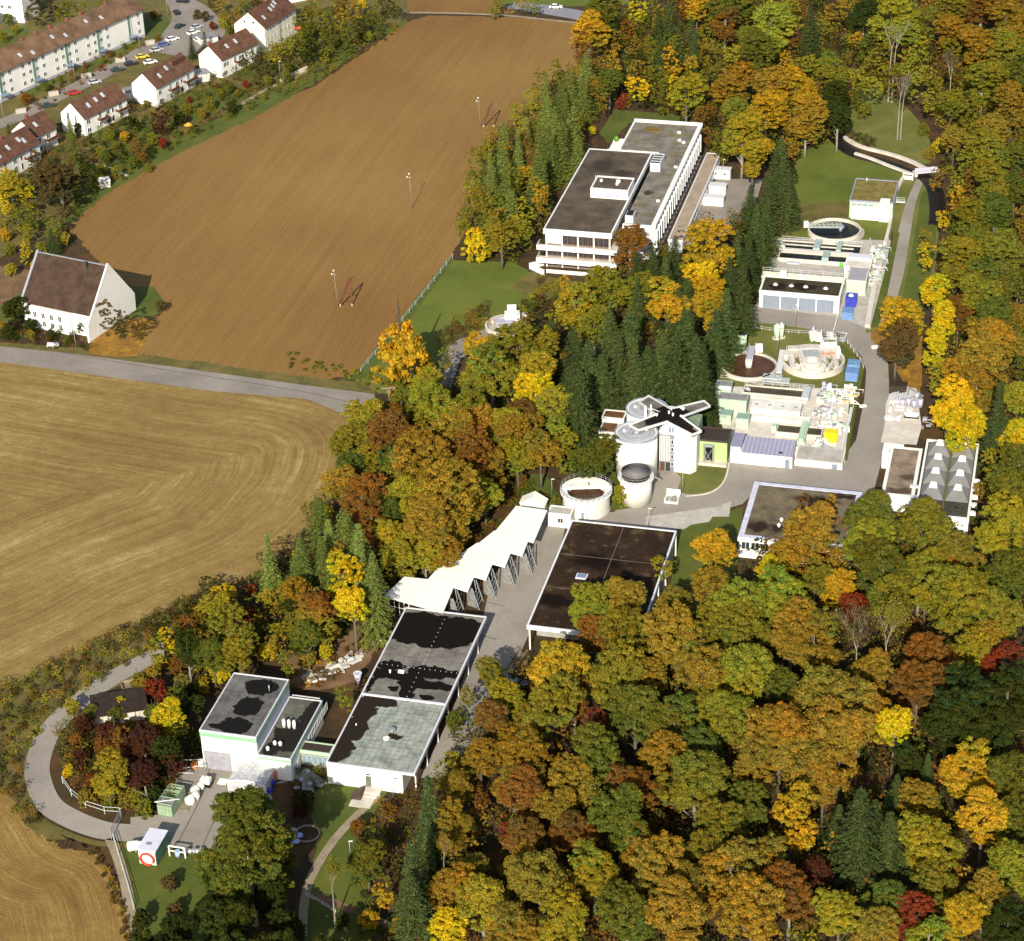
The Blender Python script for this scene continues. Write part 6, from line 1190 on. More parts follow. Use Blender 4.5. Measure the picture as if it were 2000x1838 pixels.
# ------------------------------------------------------------------ cars
def make_car(lb, mat, px, py, rz, group=None):
    p = P(px, py); r = thing('parked_car', lb, 'car', (p.x, p.y, 0), rz, group); mn = mat.name
    if ('car', mn) not in WM:
        sec = [(-2.15, .35, .65), (-2.1, .3, .85), (-1.2, .3, .92), (1.15, .3, .92), (2.0, .3, .75), (2.2, .35, .6)]
        v = []; f = []
        for x, z0, z1 in sec: v += [(x, -.85, z0), (x, .85, z0), (x, .80, z1), (x, -.80, z1)]
        for i in range(len(sec)-1):
            for j in range(4): f.append((i*4+j, i*4+(j+1) % 4, i*4+4+(j+1) % 4, i*4+4+j))
        f += [(3, 2, 1, 0), (20, 21, 22, 23)]
        body = MB().add(v, f).mesh('body', mat)
        cab = MB().add([(-1.75,-.78,.9),(1.1,-.78,.9),(1.1,.78,.9),(-1.75,.78,.9),(-1.25,-.62,1.38),(.35,-.62,1.38),(.35,.62,1.38),(-1.25,.62,1.38)], [(0,1,5,4),(1,2,6,5),(2,3,7,6),(3,0,4,7)]).mesh('windows', GLASS)
        rf = MB().add([(-1.28,-.64,1.38),(.38,-.64,1.38),(.38,.64,1.38),(-1.28,.64,1.38),(-1.2,-.58,1.45),(.3,-.58,1.45),(.3,.58,1.45),(-1.2,.58,1.45)], [(4,5,6,7),(0,1,5,4),(1,2,6,5),(2,3,7,6),(3,0,4,7)]).mesh('cabin_roof', mat)
        if 'wheel' not in WM: WM['wheel'] = MB().tube([(0, -.12, 0), (0, .12, 0)], .32, 14).mesh('wheel', RUBBER)
        WM[('car', mn)] = (body, cab, rf)
    b_, c_, f_ = WM[('car', mn)]
    part('body', b_, None, r); part('windows', c_, None, r); part('cabin_roof', f_, None, r)
    for x in (-1.35, 1.35):
        for y in (-.78, .78): part('wheel', WM['wheel'], None, r, loc=(x, y, .32))
    return r
pc = {k: M('car_'+k, c_, .3, .03, 1) for k, c_ in dict(white=(.75, .75, .73), black=(.02, .022, .025), green=(.03, .05, .04), silver=(.42, .44, .47), blue=(.10, .13, .30), red=(.45, .03, .03), yellow=(.65, .48, .06), grey=(.2, .2, .2)).items()}
st = R_(24)
for lb, k, px, py, rz in (('silver white car driving on the far road at the top', 'white', 1086, 16, R_(-8)), ('dark green car parked on the street before the leftmost bin shelter', 'green', 95, 209, st),
    ('silver car with open look parked above the three window house', 'silver', 185, 163, st), ('small red car half hidden by the shrubs above the three window house', 'red', 145, 184, st),
    ('black car parked behind the yellow car', 'black', 256, 127, st), ('dark green estate car second behind the yellow car', 'green', 230, 139, st), ('yellow car parked along the kerb', 'yellow', 278, 113, st),
    ('white car parked on the near side of the street opposite the yellow car', 'white', 294, 124, st), ('silver car ahead of the yellow car at the kerb', 'silver', 306, 100, st+.1), ('blue car ahead of the silver car at the kerb', 'blue', 320, 90, st+.2),
    ('white car near the bend of the street', 'white', 337, 79, R_(35)), ('dark green car at the bend of the street', 'green', 351, 54, R_(60)), ('black car parked under the tree at the top of the square', 'black', 345, 27, R_(110)),
    ('white car parked on the right side of the square, lower one', 'white', 378, 66, R_(40)), ('silver car parked on the right side of the square, upper one', 'silver', 385, 55, R_(40)), ('white car in the shade beside the garage roof', 'white', 387, 82, R_(-60)),
    ('black car at the top edge of the picture', 'black', 357, 5, R_(-20)), ('blue grey car half hidden under trees beside the works lane', 'silver', 1008, 1340, R_(-10))):
    make_car(lb, pc[k], px, py, rz)
# ------------------------------------------------------------------ trees
def leaf_material(name, transl=.30, rough=.75):
    b = NB(name); b.t.nodes.remove(b.p)
    oi = b.n('ObjectInfo'); at = b.n('Attribute'); at.attribute_name = 'tint'
    k = b.mix(1.0, oi.outputs['Color'], at.outputs['Color'], 'MULTIPLY')
    d = b.n('BsdfDiffuse'); t = b.n('BsdfTranslucent'); mx = b.n('MixShader'); mx.inputs[0].default_value = transl
    b.l(k, d.inputs[0]); b.l(k, t.inputs[0]); b.l(d.outputs[0], mx.inputs[1]); b.l(t.outputs[0], mx.inputs[2])
    b.l(mx.outputs[0], b.t.nodes['Material Output'].inputs[0]); return b.m
LEAF = leaf_material('autumn_leaves', .38); NEEDLE = leaf_material('spruce_needles', .12)
BARK = M('grey_bark', (.13, .11, .08), .9, .3, 1.5); BARKP = M('pale_bark', (.26, .235, .185), .9, .2, 1.5); BARKD = M('dark_bark', (.07, .05, .035), .9, .3, 1.5)
def tri_mesh(name, c, nrm, size, tint, mat, rng, asp=1.0, quad=True):
    """one small leaf-clump facet per centre c, facing roughly along nrm"""
    n = len(c); nrm = nrm/np.maximum(1e-6, np.linalg.norm(nrm, axis=1, keepdims=True))
    a = np.cross(nrm, rng.normal(size=(n, 3))); a /= np.maximum(1e-6, np.linalg.norm(a, axis=1, keepdims=True)); b = np.cross(nrm, a)
    s = size[:, None]; k = 4 if quad else 3
    if quad:
        j = rng.uniform(.6, 1.15, (4, n, 1)); P4 = [c+a*s*j[0], c+b*s*asp*j[1], c-a*s*j[2], c-b*s*asp*j[3]]
    else: P4 = [c+a*s, c-a*s*.5+b*s*.87, c-a*s*.5-b*s*.87]
    v = np.stack(P4, 1).reshape(-1, 3)
    me = bpy.data.meshes.new(name); me.vertices.add(len(v)); me.vertices.foreach_set('co', v.astype(np.float32).ravel())
    me.loops.add(n*k); me.loops.foreach_set('vertex_index', np.arange(n*k, dtype=np.int32))
    me.polygons.add(n); me.polygons.foreach_set('loop_start', np.arange(0, n*k, k, dtype=np.int32)); me.polygons.foreach_set('loop_total', np.full(n, k, dtype=np.int32))
    at = me.color_attributes.new('tint', 'FLOAT_COLOR', 'CORNER')
    col = np.ones((n, k, 4), np.float32); col[:, :, :3] = tint[:, None, :]; at.data.foreach_set('color', col.ravel())
    me.update(calc_edges=True); me.materials.append(mat); return me
BS = .74
def crown_cloud(seed, R=5.0, Hc=14.0, base=1.6, nblob=70, nleaf=5200, leaf=.27, lobes=5, hue=.10):
    """leaf facets gathered in clumps on an uneven crown envelope"""
    rng = np.random.default_rng(seed)
    # main lobes (limbs) give an uneven outline
    la = rng.uniform(0, 2*np.pi, lobes); lr = rng.uniform(.25, .55, lobes)*R; lz = rng.uniform(.22, .80, lobes)*Hc
    LC = np.stack([lr*np.cos(la), lr*np.sin(la), base+lz], 1); LC[0] = (0, 0, base+Hc*.62); LR = rng.uniform(.42, .62, lobes)*R; LR[0] = .62*R
    bc = []; br = []; bl = []; lh = rng.normal(size=lobes)*.085
    while len(bc) < nblob:
        i = rng.integers(lobes); d = rng.normal(size=3); d /= np.linalg.norm(d); d[2] = d[2]*.9+.25; d /= np.linalg.norm(d)
        p = LC[i]+d*LR[i]*np.array([1, 1, 1.05])*rng.uniform(.75, 1.05)
        if p[2] < base-.3 or np.hypot(p[0], p[1]) > R*1.05: continue
        if any(np.linalg.norm(p-LC[j]) < LR[j]*.68 for j in range(lobes)): continue
        bc.append(p); br.append(rng.uniform(.42, .95)*R/5*BS); bl.append(i)
    for _ in range(nblob//5):          # inner foliage closes the view to the limbs
        i = rng.integers(lobes); d = rng.normal(size=3); d /= np.linalg.norm(d); bc.append(LC[i]+d*LR[i]*rng.uniform(.35, .75)); br.append(rng.uniform(.6, .9)*R/5); bl.append(i)
    bc = np.array(bc); br = np.array(br); per = nleaf//len(bc)
    C = []; N = []; T = []
    for p, r, li in zip(bc, br, bl):
        d = rng.normal(size=(per, 3)); d /= np.linalg.norm(d, axis=1, keepdims=True); d[:, 2] = np.abs(d[:, 2])*.8+d[:, 2]*.2; 
        d /= np.linalg.norm(d, axis=1, keepdims=True)
        rr = r*rng.uniform(.4, 1.38, (per, 1)); C.append(p+d*rr*np.array([1, 1, .75])); N.append(d+rng.normal(size=(per, 3))*.55+np.array([0, 0, .25]))
        h_ = rng.normal()*hue*.8+lh[li]+.10*(p[2]-base)/Hc-.05; b_ = rng.uniform(.80, 1.15); t = np.array([b_*(1+h_), b_, b_*(1-h_)])
        T.append(np.clip(t*rng.uniform(.66, 1.22, (per, 1))*np.stack([1+rng.normal(size=per)*.07, np.ones(per), np.ones(per)], 1), .2, 2))
    return np.concatenate(C), np.concatenate(N), np.concatenate(T), bc, br, rng
def broad_variant(seed, **kw):
    C, N, T, bc, br, rng = crown_cloud(seed, **kw); lf = kw.get('leaf', .27)
    me = tri_mesh('crown', C, N, rng.uniform(.6, 1.25, len(C))*lf, T, LEAF, rng)
    m = MB(); m.tube([(0, 0, 0), (.1, .05, 3), (.05, 0, 6.5), (0, 0, 11)], [.38, .30, .22, .08], 8)
    for i in rng.choice(len(bc), min(9, len(bc)), replace=False):
        q = bc[i]*np.array([.85, .85, .92]); z0 = max(3.2, min(9, q[2]-3.5)); mid = Vector((q[0]*.45, q[1]*.45, z0+(q[2]-z0)*.6)); m.tube([(0, 0, z0), mid, Vector(q)], [.11, .06, .02], 5, False)
    return me, m
def conifer(seed, H=20.0, R=4.4, dens=1.0, cone=.85, base=1.8):
    rng = np.random.default_rng(seed); C = []; N = []; T = []; S = []; z = base; m = MB(); m.tube([(0, 0, 0), (0, 0, H*.55), (0, 0, H)], [.30, .17, .03], 7)
    k = 0
    while z < H-.4:
        rr = R*(1-(z-base)/(H-base))**cone*rng.uniform(.85, 1.12)+.12; nb = max(5, int((6+rr*2.0)*dens)); a0 = rng.uniform(0, 6.28)
        for i in range(nb):
            a = a0+2*np.pi*i/nb+rng.normal()*.12; L_ = rr*rng.uniform(.78, 1.15); ns = max(3, int(L_*4.2)); t = (np.arange(ns)+.6)/ns
            droop = -.42*L_*t+.22*L_*t**2.2; x = np.cos(a)*L_*t; y = np.sin(a)*L_*t; zz = z+droop+.06*np.sin(t*9)
            wd = .42*(1-t*.55)
            for s in (-1, 0, 1):
                px = x+(-np.sin(a))*wd*s*1.3; py = y+np.cos(a)*wd*s*1.3
                C.append(np.stack([px, py, zz-abs(s)*.13+rng.normal(size=ns)*.05], 1)); N.append(np.stack([np.cos(a)*.35+rng.normal(size=ns)*.3, np.sin(a)*.35+rng.normal(size=ns)*.3, np.full(ns, .8)], 1))
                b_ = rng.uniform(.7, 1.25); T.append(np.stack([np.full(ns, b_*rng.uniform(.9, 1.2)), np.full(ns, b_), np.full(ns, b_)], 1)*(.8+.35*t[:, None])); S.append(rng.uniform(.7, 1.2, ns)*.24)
            if i % 3 == 0: m.bar((0, 0, z), (np.cos(a)*L_*.7, np.sin(a)*L_*.7, z-.08*L_), .05)
        z += rng.uniform(.60, .90)*(1 if z < H*.8 else .65); k += 1
    C = np.concatenate(C); return tri_mesh('crown', C, np.concatenate(N), np.concatenate(S), np.concatenate(T), NEEDLE, rng, .6), m
def bare(seed, H=16.0, leaves=1500, spread=.55, stems=1, hb=.35):
    rng = random.Random(seed); m = MB(); tips = []
    def grow(p, d, ln, r, dep):
        q = p+d*ln; mid = p+d*ln*.5+Vector((rng.uniform(-.1, .1), rng.uniform(-.1, .1), 0))*ln*.3
        m.tube([p, mid, q], [r, r*.82, r*.62], 6 if dep < 2 else 4, False)
        if dep >= 5: tips.append(q); return
        for i in range(3 if dep < 4 else 2):
            a = rng.uniform(0, 2*pi); sp = spread*rng.uniform(.6, 1.2)
            side = Vector((cos(a), sin(a), 0)); nd = (d+side*sp+Vector((0, 0, .18))).normalized(); grow(q, nd, ln*rng.uniform(.55, .78), r*.62, dep+1); 
        if dep: tips.append(q)
    for s in range(stems):
        o_ = Vector((s*.9, s*.4, 0)); m.tube([o_, o_+Vector((.1*s, 0, H*hb))], [.26, .2], 7, False); grow(o_+Vector((.1*s, 0, H*hb)), Vector((.05, 0, 1)).normalized(), H*.22, .18, 1)
    g = np.random.default_rng(seed); tp = np.array([tuple(t) for t in tips]); idx = g.integers(len(tp), size=leaves)
    C = tp[idx]+g.normal(size=(leaves, 3))*.55; 
    return tri_mesh('crown', C, g.normal(size=(leaves, 3))+np.array([0, 0, .6]), g.uniform(.5, 1.1, leaves)*.17, g.uniform(.7, 1.25, (leaves, 1))*np.ones((1, 3)), LEAF, g), m
VB = [broad_variant(11+i, lobes=[6, 7, 5, 9, 6, 8, 10, 6][i], nblob=[230, 260, 200, 280, 220, 250, 290, 240][i], nleaf=22000, leaf=.185) for i in range(8)]
VT = [broad_variant(41+i, R=4.0, Hc=14.5, base=1.6, lobes=8, nblob=230, nleaf=17000, leaf=.185) for i in range(4)]          # tall narrow
VS = [broad_variant(61+i, R=5.0, Hc=6.5, base=.6, lobes=7, nblob=130, nleaf=9500, leaf=.25) for i in range(5)]              # shrubs
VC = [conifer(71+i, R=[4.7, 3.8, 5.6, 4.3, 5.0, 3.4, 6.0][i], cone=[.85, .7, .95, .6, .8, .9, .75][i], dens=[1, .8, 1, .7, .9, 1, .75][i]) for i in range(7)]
VX = [bare(91, 17, 1900, .50), bare(92, 17, 1300, .62), bare(93, 15, 900, .50), bare(94, 22, 700, .38, 2, .5)]
TR = {}
def shared(key, pair, bark):
    if (key, bark.name) not in TR: TR[(key, bark.name)] = (pair[0], pair[1].mesh('trunk', bark))
    return TR[(key, bark.name)]
PALC = dict(y=(.56, .425, .018), g=(.46, .290, .022), o=(.282, .190, .026), b=(.205, .102, .022), r=(.22, .045, .020), l=(.255, .255, .028), u=(.305, .262, .026),
            e=(.200, .190, .024), d=(.125, .138, .022), k=(.044, .058, .013), m=(.085, .030, .018), n=(.115, .085, .032), c=(.050, .074, .022), x=(.125, .158, .034), z=(.055, .085, .028))
NAMEC = dict(y='bright yellow', g='golden orange', o='ochre', b='rust brown', r='red', l='lime green', u='yellow olive', e='olive', d='mid green', k='dark green', m='maroon', n='dull brown', c='dark green', x='light green', z='grey green')
# crown centre (sight point), width in photo pixels, colour; a trailing letter picks the form: t tall, s shrub, x bare
W_SE = """1637,1098,55,o 1600,1110,50,e 1094,1305,120,g 1160,1195,85,l 1220,1180,85,o 1235,1240,110,e 1165,1245,70,b 1195,1315,105,e 1325,1250,115,o 1410,1235,95,e 1450,1187,115,l 1530,1175,110,l 1375,1330,105,o 1445,1318,120,u
1532,1345,75,d 1610,1360,130,o 1240,1395,110,d 1318,1420,100,d 1425,1412,100,e 1075,1390,110,e 1160,1408,55,r 1122,1365,75,b 1172,1480,105,d 1524,1435,130,o 1480,1480,100,o 1562,1500,120,o 1640,1450,130,o 1356,1525,130,e
1240,1543,95,b 1124,1530,95,o 1037,1487,100,o 1022,1560,95,b 1462,1580,75,d 1547,1600,88,g,t 1210,1607,115,d 1120,1625,85,b 1022,1632,85,b 1404,1610,90,e 1375,1660,80,e 1056,1723,125,o 1300,1712,115,o 1427,1705,120,o
1225,1786,105,d 1318,1790,115,o 1468,1790,120,o 1543,1750,105,b 1640,1786,95,l 1600,1710,60,m 1732,1250,125,e,x 1675,1262,110,n,x 1885,1172,135,e 1885,1272,78,u 1934,1252,70,o 1960,1298,78,r 1822,1285,95,b 1792,1345,100,b 1680,1390,120,o
1747,1442,82,y,t 1904,1395,150,k 1968,1365,110,k 1848,1425,100,k 1770,1480,60,k 1897,1510,100,g 1796,1565,80,o 1919,1605,100,g 1814,1650,115,l 1971,1530,100,d 1986,1610,85,d 1975,1695,100,l 1732,1756,85,d 1784,1797,78,r 1878,1796,85,g 1829,1730,80,e 1923,1749,85,o 1968,1812,85,k 1814,1835,80,l 1710,1818,90,o
1391,1080,80,g 1385,1150,85,o 1587,1050,105,o 1545,1085,80,o 1570,993,42,b 1622,993,42,g 1702,1030,105,d 1807,1045,105,e 1769,1012,50,u 1947,1028,100,u 1874,1081,85,o 1690,1065,95,l 1725,1110,105,d 1797,1120,85,e 1982,962,100,d 1965,1120,90,d
1513,1116,62,y 1566,1125,45,b 1611,1102,42,r 1636,1151,66,g 1671,1185,58,r 1592,1140,65,e 1545,1235,100,o 1454,1245,100,e 1590,1256,105,o 1320,1180,75,o 1807,1170,60,u 1734,1172,80,e 1370,1460,90,d 1290,1480,95,o 1090,1590,85,o 1160,1700,95,u 1260,1660,85,o 1355,1760,90,o 1500,1690,90,o
1610,1530,85,o 1020,1420,70,o 1060,1330,55,b 1265,1320,75,o 1380,1390,75,e 1700,1320,80,o 1960,1215,80,e 1840,1100,60,o 1295,1110,50,u 1925,960,50,o 1945,905,55,u"""
W_E = """1836,429,35,y,t 1871,396,48,g 1888,418,52,r 1907,425,72,e 1945,415,80,d 1817,500,46,y,t 1809,468,36,o 1825,568,58,y 1869,500,80,e 1912,483,75,e 1962,489,85,e 1890,549,75,e 1931,554,85,d 1912,590,85,e 1948,618,78,d
1762,625,82,g 1752,668,70,n 1836,635,56,y,t 1833,690,56,y,t 1830,735,50,u,t 1874,611,58,b 1934,665,92,o 1917,715,98,o 1880,745,75,o 1907,765,82,o 1987,625,62,o 1852,790,82,y 1893,835,88,y 1990,774,58,l 1985,848,66,y 1994,728,50,d 1990,680,60,o 1990,555,60,d 1990,910,70,d
1547,23,55,l 1634,28,55,o 1687,28,56,k 1740,46,80,l 1770,56,62,l 1807,41,55,e 1857,14,62,e 1862,64,68,o 1917,23,62,b 1965,46,84,o 1913,92,74,o 1965,100,70,e 1579,133,55,l 1554,180,74,g 1575,232,70,o 1627,138,56,e 1637,190,60,k 1637,228,64,k
1740,110,75,l,x 1857,150,80,n,x 1757,200,60,n,x 1808,200,42,l,t 1857,205,56,e 1919,161,80,e 1977,207,66,o 1984,150,56,d 1942,253,66,o 1864,271,56,o 1830,287,28,y 1931,299,78,e 1988,299,56,d 1836,352,40,o 1868,365,40,u 1935,359,72,e 1982,373,56,d
1793,104,48,l 1673,80,38,g 1669,156,36,u 1811,96,46,e 1888,320,50,e 1905,230,55,e 1700,95,55,d 1990,430,50,o 1895,350,40,b 1600,60,45,e 1860,100,50,e 1715,30,40,e 1990,15,50,o 1700,140,50,e"""
W_N = """1700,172,48,l 1738,150,50,e 1778,165,46,l 1690,220,34,e,s 1825,165,44,e 1765,130,50,l 1720,110,50,e 1805,255,26,e,s 1815,300,26,o,s 1675,190,34,d 1650,170,40,e 1185,30,76,d 1150,66,72,g 1140,90,55,b 1230,62,46,b 1242,20,48,y 1258,50,40,d 1332,20,46,b 1362,8,56,g 1417,50,56,b 1430,18,85,d 1505,55,90,l 1470,78,56,e 1555,70,46,b 1430,112,48,u 1370,100,44,o 1200,125,38,g 1240,95,38,o 1242,118,38,k 1310,125,48,g 1280,150,48,e
1347,140,48,g 1245,140,46,o 1245,175,52,y 1317,165,34,y 1340,188,66,u 1387,150,44,d 1430,165,74,o 1190,160,56,d 1160,170,42,o 1172,200,32,o 1215,200,27,r 1480,107,74,d 1510,180,76,o 1495,225,76,g 1437,225,62,e 1450,270,76,u 1470,307,68,u 1380,270,32,b 1377,225,38,b 1535,125,40,g
1550,240,50,o 1400,285,35,d 1530,205,50,o 1290,185,45,d 1500,140,55,d 1400,110,42,e 1290,40,44,o 1385,60,44,e 1460,40,44,e 1320,90,44,e 1160,20,50,d 1205,80,40,o 1270,95,40,e 1410,310,30,e 1540,290,40,o"""
W_W = """1060,165,44,e 1020,250,44,u 990,270,40,e 950,300,44,u 930,330,44,e 920,380,46,u 945,400,50,e 975,430,48,o 905,445,40,e 1000,350,46,e 1045,370,44,u 1070,215,36,o 1098,260,36,e 990,300,36,o 1060,400,36,o 955,455,50,e 1012,440,44,u 1125,150,36,o 1084,140,38,e 1042,195,38,u 1010,218,34,u 1026,280,38,b 1037,306,36,b 958,273,42,o 935,302,38,e 1005,325,30,o 917,349,34,e 1030,341,38,g 1052,386,44,g 927,388,42,o 1024,415,46,u 1029,453,38,l 969,412,52,e 911,420,38,e 930,484,70,y,s 979,463,56,e 1002,452,40,o 1110,237,27,b 1141,211,22,y 1157,258,20,y 1162,174,38,o 1191,166,50,d 1050,350,34,o 1085,330,30,d 945,350,38,d 965,370,36,x 1000,395,36,d 940,440,40,e 1040,260,34,e"""
W_M = """1231,482,60,b 1388,495,84,g 1376,555,64,y 1392,590,68,g 1388,645,44,g 1303,590,74,g 1255,572,58,e 1190,565,72,e 1123,600,76,u 1107,564,42,g 1066,601,46,n 1149,587,56,e 1181,650,46,e 1034,640,42,o 1054,690,66,e 1107,712,48,o 1043,745,76,u 1268,642,26,u 1215,725,46,o 1160,640,60,e 1170,540,26,o 1085,640,50,u"""
W_C = """850,1005,80,o 800,930,80,o 900,925,80,b 760,880,70,b 1000,860,70,o 940,840,70,o 880,820,70,u 830,760,60,u 720,860,60,e 690,990,50,o 720,1050,54,b 830,1090,56,u 745,1090,50,e 1030,840,60,o 905,980,70,o 850,900,60,o 785,712,142,g,s 776,755,62,d,s 936,689,56,g 878,703,42,e 959,732,98,e 1010,695,82,e 1052,725,64,u 1046,775,70,y 1078,800,68,l 1095,855,58,l 1100,900,46,l 1023,811,64,b 1055,880,70,o 988,838,72,u 1011,892,58,u 915,805,70,e 837,790,80,u 785,795,60,e 762,815,54,b 715,826,70,u 756,855,86,b 820,845,54,e 886,866,90,o 930,895,82,b 959,918,58,e
678,862,60,e 721,895,60,e 765,908,60,d 692,918,60,d 837,909,110,o 866,970,118,o 814,985,84,u 947,965,62,l 666,952,68,o 707,975,76,b 756,978,56,l 762,1008,58,d 727,1018,66,b 768,1050,64,u 802,1065,60,u 837,1035,84,o 889,1030,58,o 869,1072,64,o 866,1054,28,y 665,1060,50,o 782,1097,58,u 1139,906,56,d 1170,885,60,d 1215,968,40,u,s 1017,940,28,b,s 915,745,50,e 900,1000,60,o 640,1005,40,e 740,930,50,e 970,870,50,o
650,800,1,e"""
W_S = """470,1245,48,u 400,1260,50,o 340,1280,44,e 440,1300,50,e 495,1265,50,e 545,1260,50,o 575,1225,50,e 610,1215,56,o 640,1230,52,u 560,1160,50,e 520,1170,44,u 610,1170,50,o 650,1190,50,b 300,1400,44,d 280,1340,36,o 380,1380,48,k 340,1370,50,d 280,1580,40,e,s 170,1560,36,o,s 200,1540,40,b,s 240,1440,50,b 265,1470,50,m 225,1400,36,d,s 205,1430,40,m,s 296,1275,48,u 300,1320,40,o 270,1335,40,e 255,1425,34,o,s 200,1465,46,b,s 250,1475,56,b,s 180,1530,34,r,s 300,1440,52,b 330,1500,50,m 355,1395,46,k 300,1555,44,k,s 380,1450,40,d 175,1395,34,e,s 150,1450,36,b,s 215,1425,36,d,s 240,1375,30,y,s 235,1545,40,b,s 190,1495,34,k,s 355,1340,46,e 420,1315,40,y 345,1260,42,k 480,1240,50,e 510,1215,36,o 600,1290,44,o 640,1275,36,y 660,1093,52,o 672,1135,72,y,t 692,1200,70,y,t 583,1158,62,o 625,1190,66,b 572,1190,44,k 600,1247,56,d 534,1186,42,o 551,1233,46,u 488,1160,36,r,t 488,1205,34,r 436,1162,52,y 425,1195,56,u 390,1203,38,u 362,1226,42,b 450,1235,70,e 324,1247,46,y 366,1268,56,k 415,1277,56,d 467,1284,56,e 520,1278,44,y 565,1292,46,e 317,1296,28,y 345,1305,42,b 306,1352,46,r
331,1408,62,y 268,1390,24,y 397,1338,38,u 436,1324,38,y 667,1362,48,e,t 366,1360,46,k 138,1382,38,l,s 166,1424,50,m,s 240,1397,28,e,s 208,1513,66,u 133,1507,24,y,s 280,1448,66,m 228,1448,66,m,s 280,1512,60,m 163,1487,46,m,s 325,1468,56,k 260,1556,46,e,s 306,1395,40,b 640,1140,46,b 610,1115,36,e 505,1255,36,b 385,1300,40,e 400,1240,40,e 650,1240,40,o 215,1565,36,e,s 310,1520,46,k 350,1440,50,k"""
W_B = """230,1930,90,k 300,1890,90,k 270,1860,60,k 350,1870,70,k 380,1900,100,k 460,1905,110,k 540,1890,100,k 620,1900,90,k 690,1900,80,d 420,1790,60,k 530,1760,56,k 330,1730,40,n 600,1560,36,k,s 585,1585,30,m,s 345,1830,60,k 476,1610,110,d 486,1690,140,d 445,1755,110,k,s 520,1745,110,d,s 478,1660,130,d,s 425,1700,90,d,s 535,1690,90,d,s 480,1720,130,d,s 438,1810,100,k 276,1800,46,k 648,1728,76,e,x 716,1675,62,d 961,1321,56,e 912,1364,48,e 886,1412,42,d 990,1362,62,u 968,1410,72,b 938,1484,68,o 886,1490,40,u 893,1535,56,o 990,1461,58,o 883,1612,68,o 1007,1535,80,o 763,1584,38,b 746,1660,44,o 740,1752,54,g 724,1800,50,g 867,1675,78,o,x 880,1735,84,o 779,1816,48,g 925,1695,58,o 942,1765,98,u 990,1632,56,r 925,1640,48,b 1020,1700,70,o 870,1815,70,y 1000,1810,90,o 1088,1800,90,u 700,1620,40,b,s 940,1570,50,b 800,1760,40,d 345,1780,40,n 560,1815,60,k 670,1800,36,k"""
W_V = """575,45,30,e 600,60,44,d 635,60,44,e 650,85,36,d 690,25,40,o 625,15,44,e 670,10,40,u 730,28,36,e 700,60,40,k 770,25,30,d 590,85,36,e 560,95,36,u 530,105,36,e 490,120,36,d 575,125,36,k 610,95,40,d 640,110,30,e 560,150,26,d,s 520,160,24,e,s 445,175,26,d,s 410,205,24,e,s 350,235,30,k,s 330,215,24,d,s 290,260,26,d,s 300,275,28,e,s 265,245,26,k,s 215,265,24,e,s 240,300,30,k 205,310,28,d 260,320,26,d,s 195,340,30,e 150,300,34,d 165,320,36,k 90,330,44,n 100,380,50,n 60,360,40,k 150,380,44,k 40,410,44,e 70,430,40,d 120,430,34,n 45,460,36,u 80,490,30,e 5,430,40,u 30,350,40,u 5,345,36,y 90,280,20,e,s 60,305,24,e,s 15,40,24,d 110,10,40,n 150,45,24,e 195,20,30,e 420,10,34,n 460,35,30,o 470,5,36,e 385,30,20,n 450,60,18,d 116,356,84,n 134,400,48,n 72,325,46,n 178,348,54,k 21,368,62,u 50,390,42,y 26,430,42,e 102,446,40,e 124,470,28,u 50,492,34,y 10,460,28,g 18,488,24,e 157,254,24,k 180,287,34,k 198,300,28,e 250,241,32,k 310,242,50,m 244,270,24,g 269,297,42,b 318,282,22,r 227,337,24,e 370,196,13,r,s 425,170,12,r,s 215,107,13,b,s 245,92,11,d,s 145,152,13,b,s 90,172,19,d,s 52,196,24,b,s 442,22,40,o 415,52,17,r 437,46,23,l 400,34,22,n 612,44,50,e 655,17,50,b 667,44,42,u 705,12,28,y
755,14,38,n 742,47,28,d 680,74,46,d 642,67,36,d 720,39,28,d 547,107,38,u 510,134,50,n 592,102,50,k 622,107,28,k 480,167,18,r,s 455,212,28,k 75,22,56,n 130,27,46,e 170,22,32,l 300,32,20,b 976,8,46,e 1020,12,30,u 1042,14,28,e 32,612,60,k,s 82,616,26,m,s 147,612,40,k 60,640,30,k,s 165,640,30,k,s 15,650,34,k,s 100,656,24,k,s 130,666,15,d,s 215,622,56,n,x 238,642,48,n,x 315,600,26,n,x 365,215,26,e,s 395,225,22,o,s 345,262,18,d,s 380,255,16,d,s 430,185,22,e,s 405,185,14,d,s 465,185,18,e,s
330,170,12,b,s 345,178,14,d,s 285,205,16,e,s 225,285,18,e,s 560,60,20,e,s 290,330,18,e,s 60,440,30,e 20,530,28,u 70,520,26,g 100,510,20,u 5,400,40,y 200,120,12,e,s 165,130,12,b,s 120,160,12,d,s 235,115,11,b,s 310,75,12,b,s 5,75,22,e,s 30,60,18,u,s 50,35,16,e,s 5,640,22,o,s 60,655,20,e,s 480,60,20,e 500,5,18,b 625,65,18,e 690,55,30,e 600,25,24,b 640,35,30,e 720,75,22,e 590,70,20,e 660,85,20,d"""
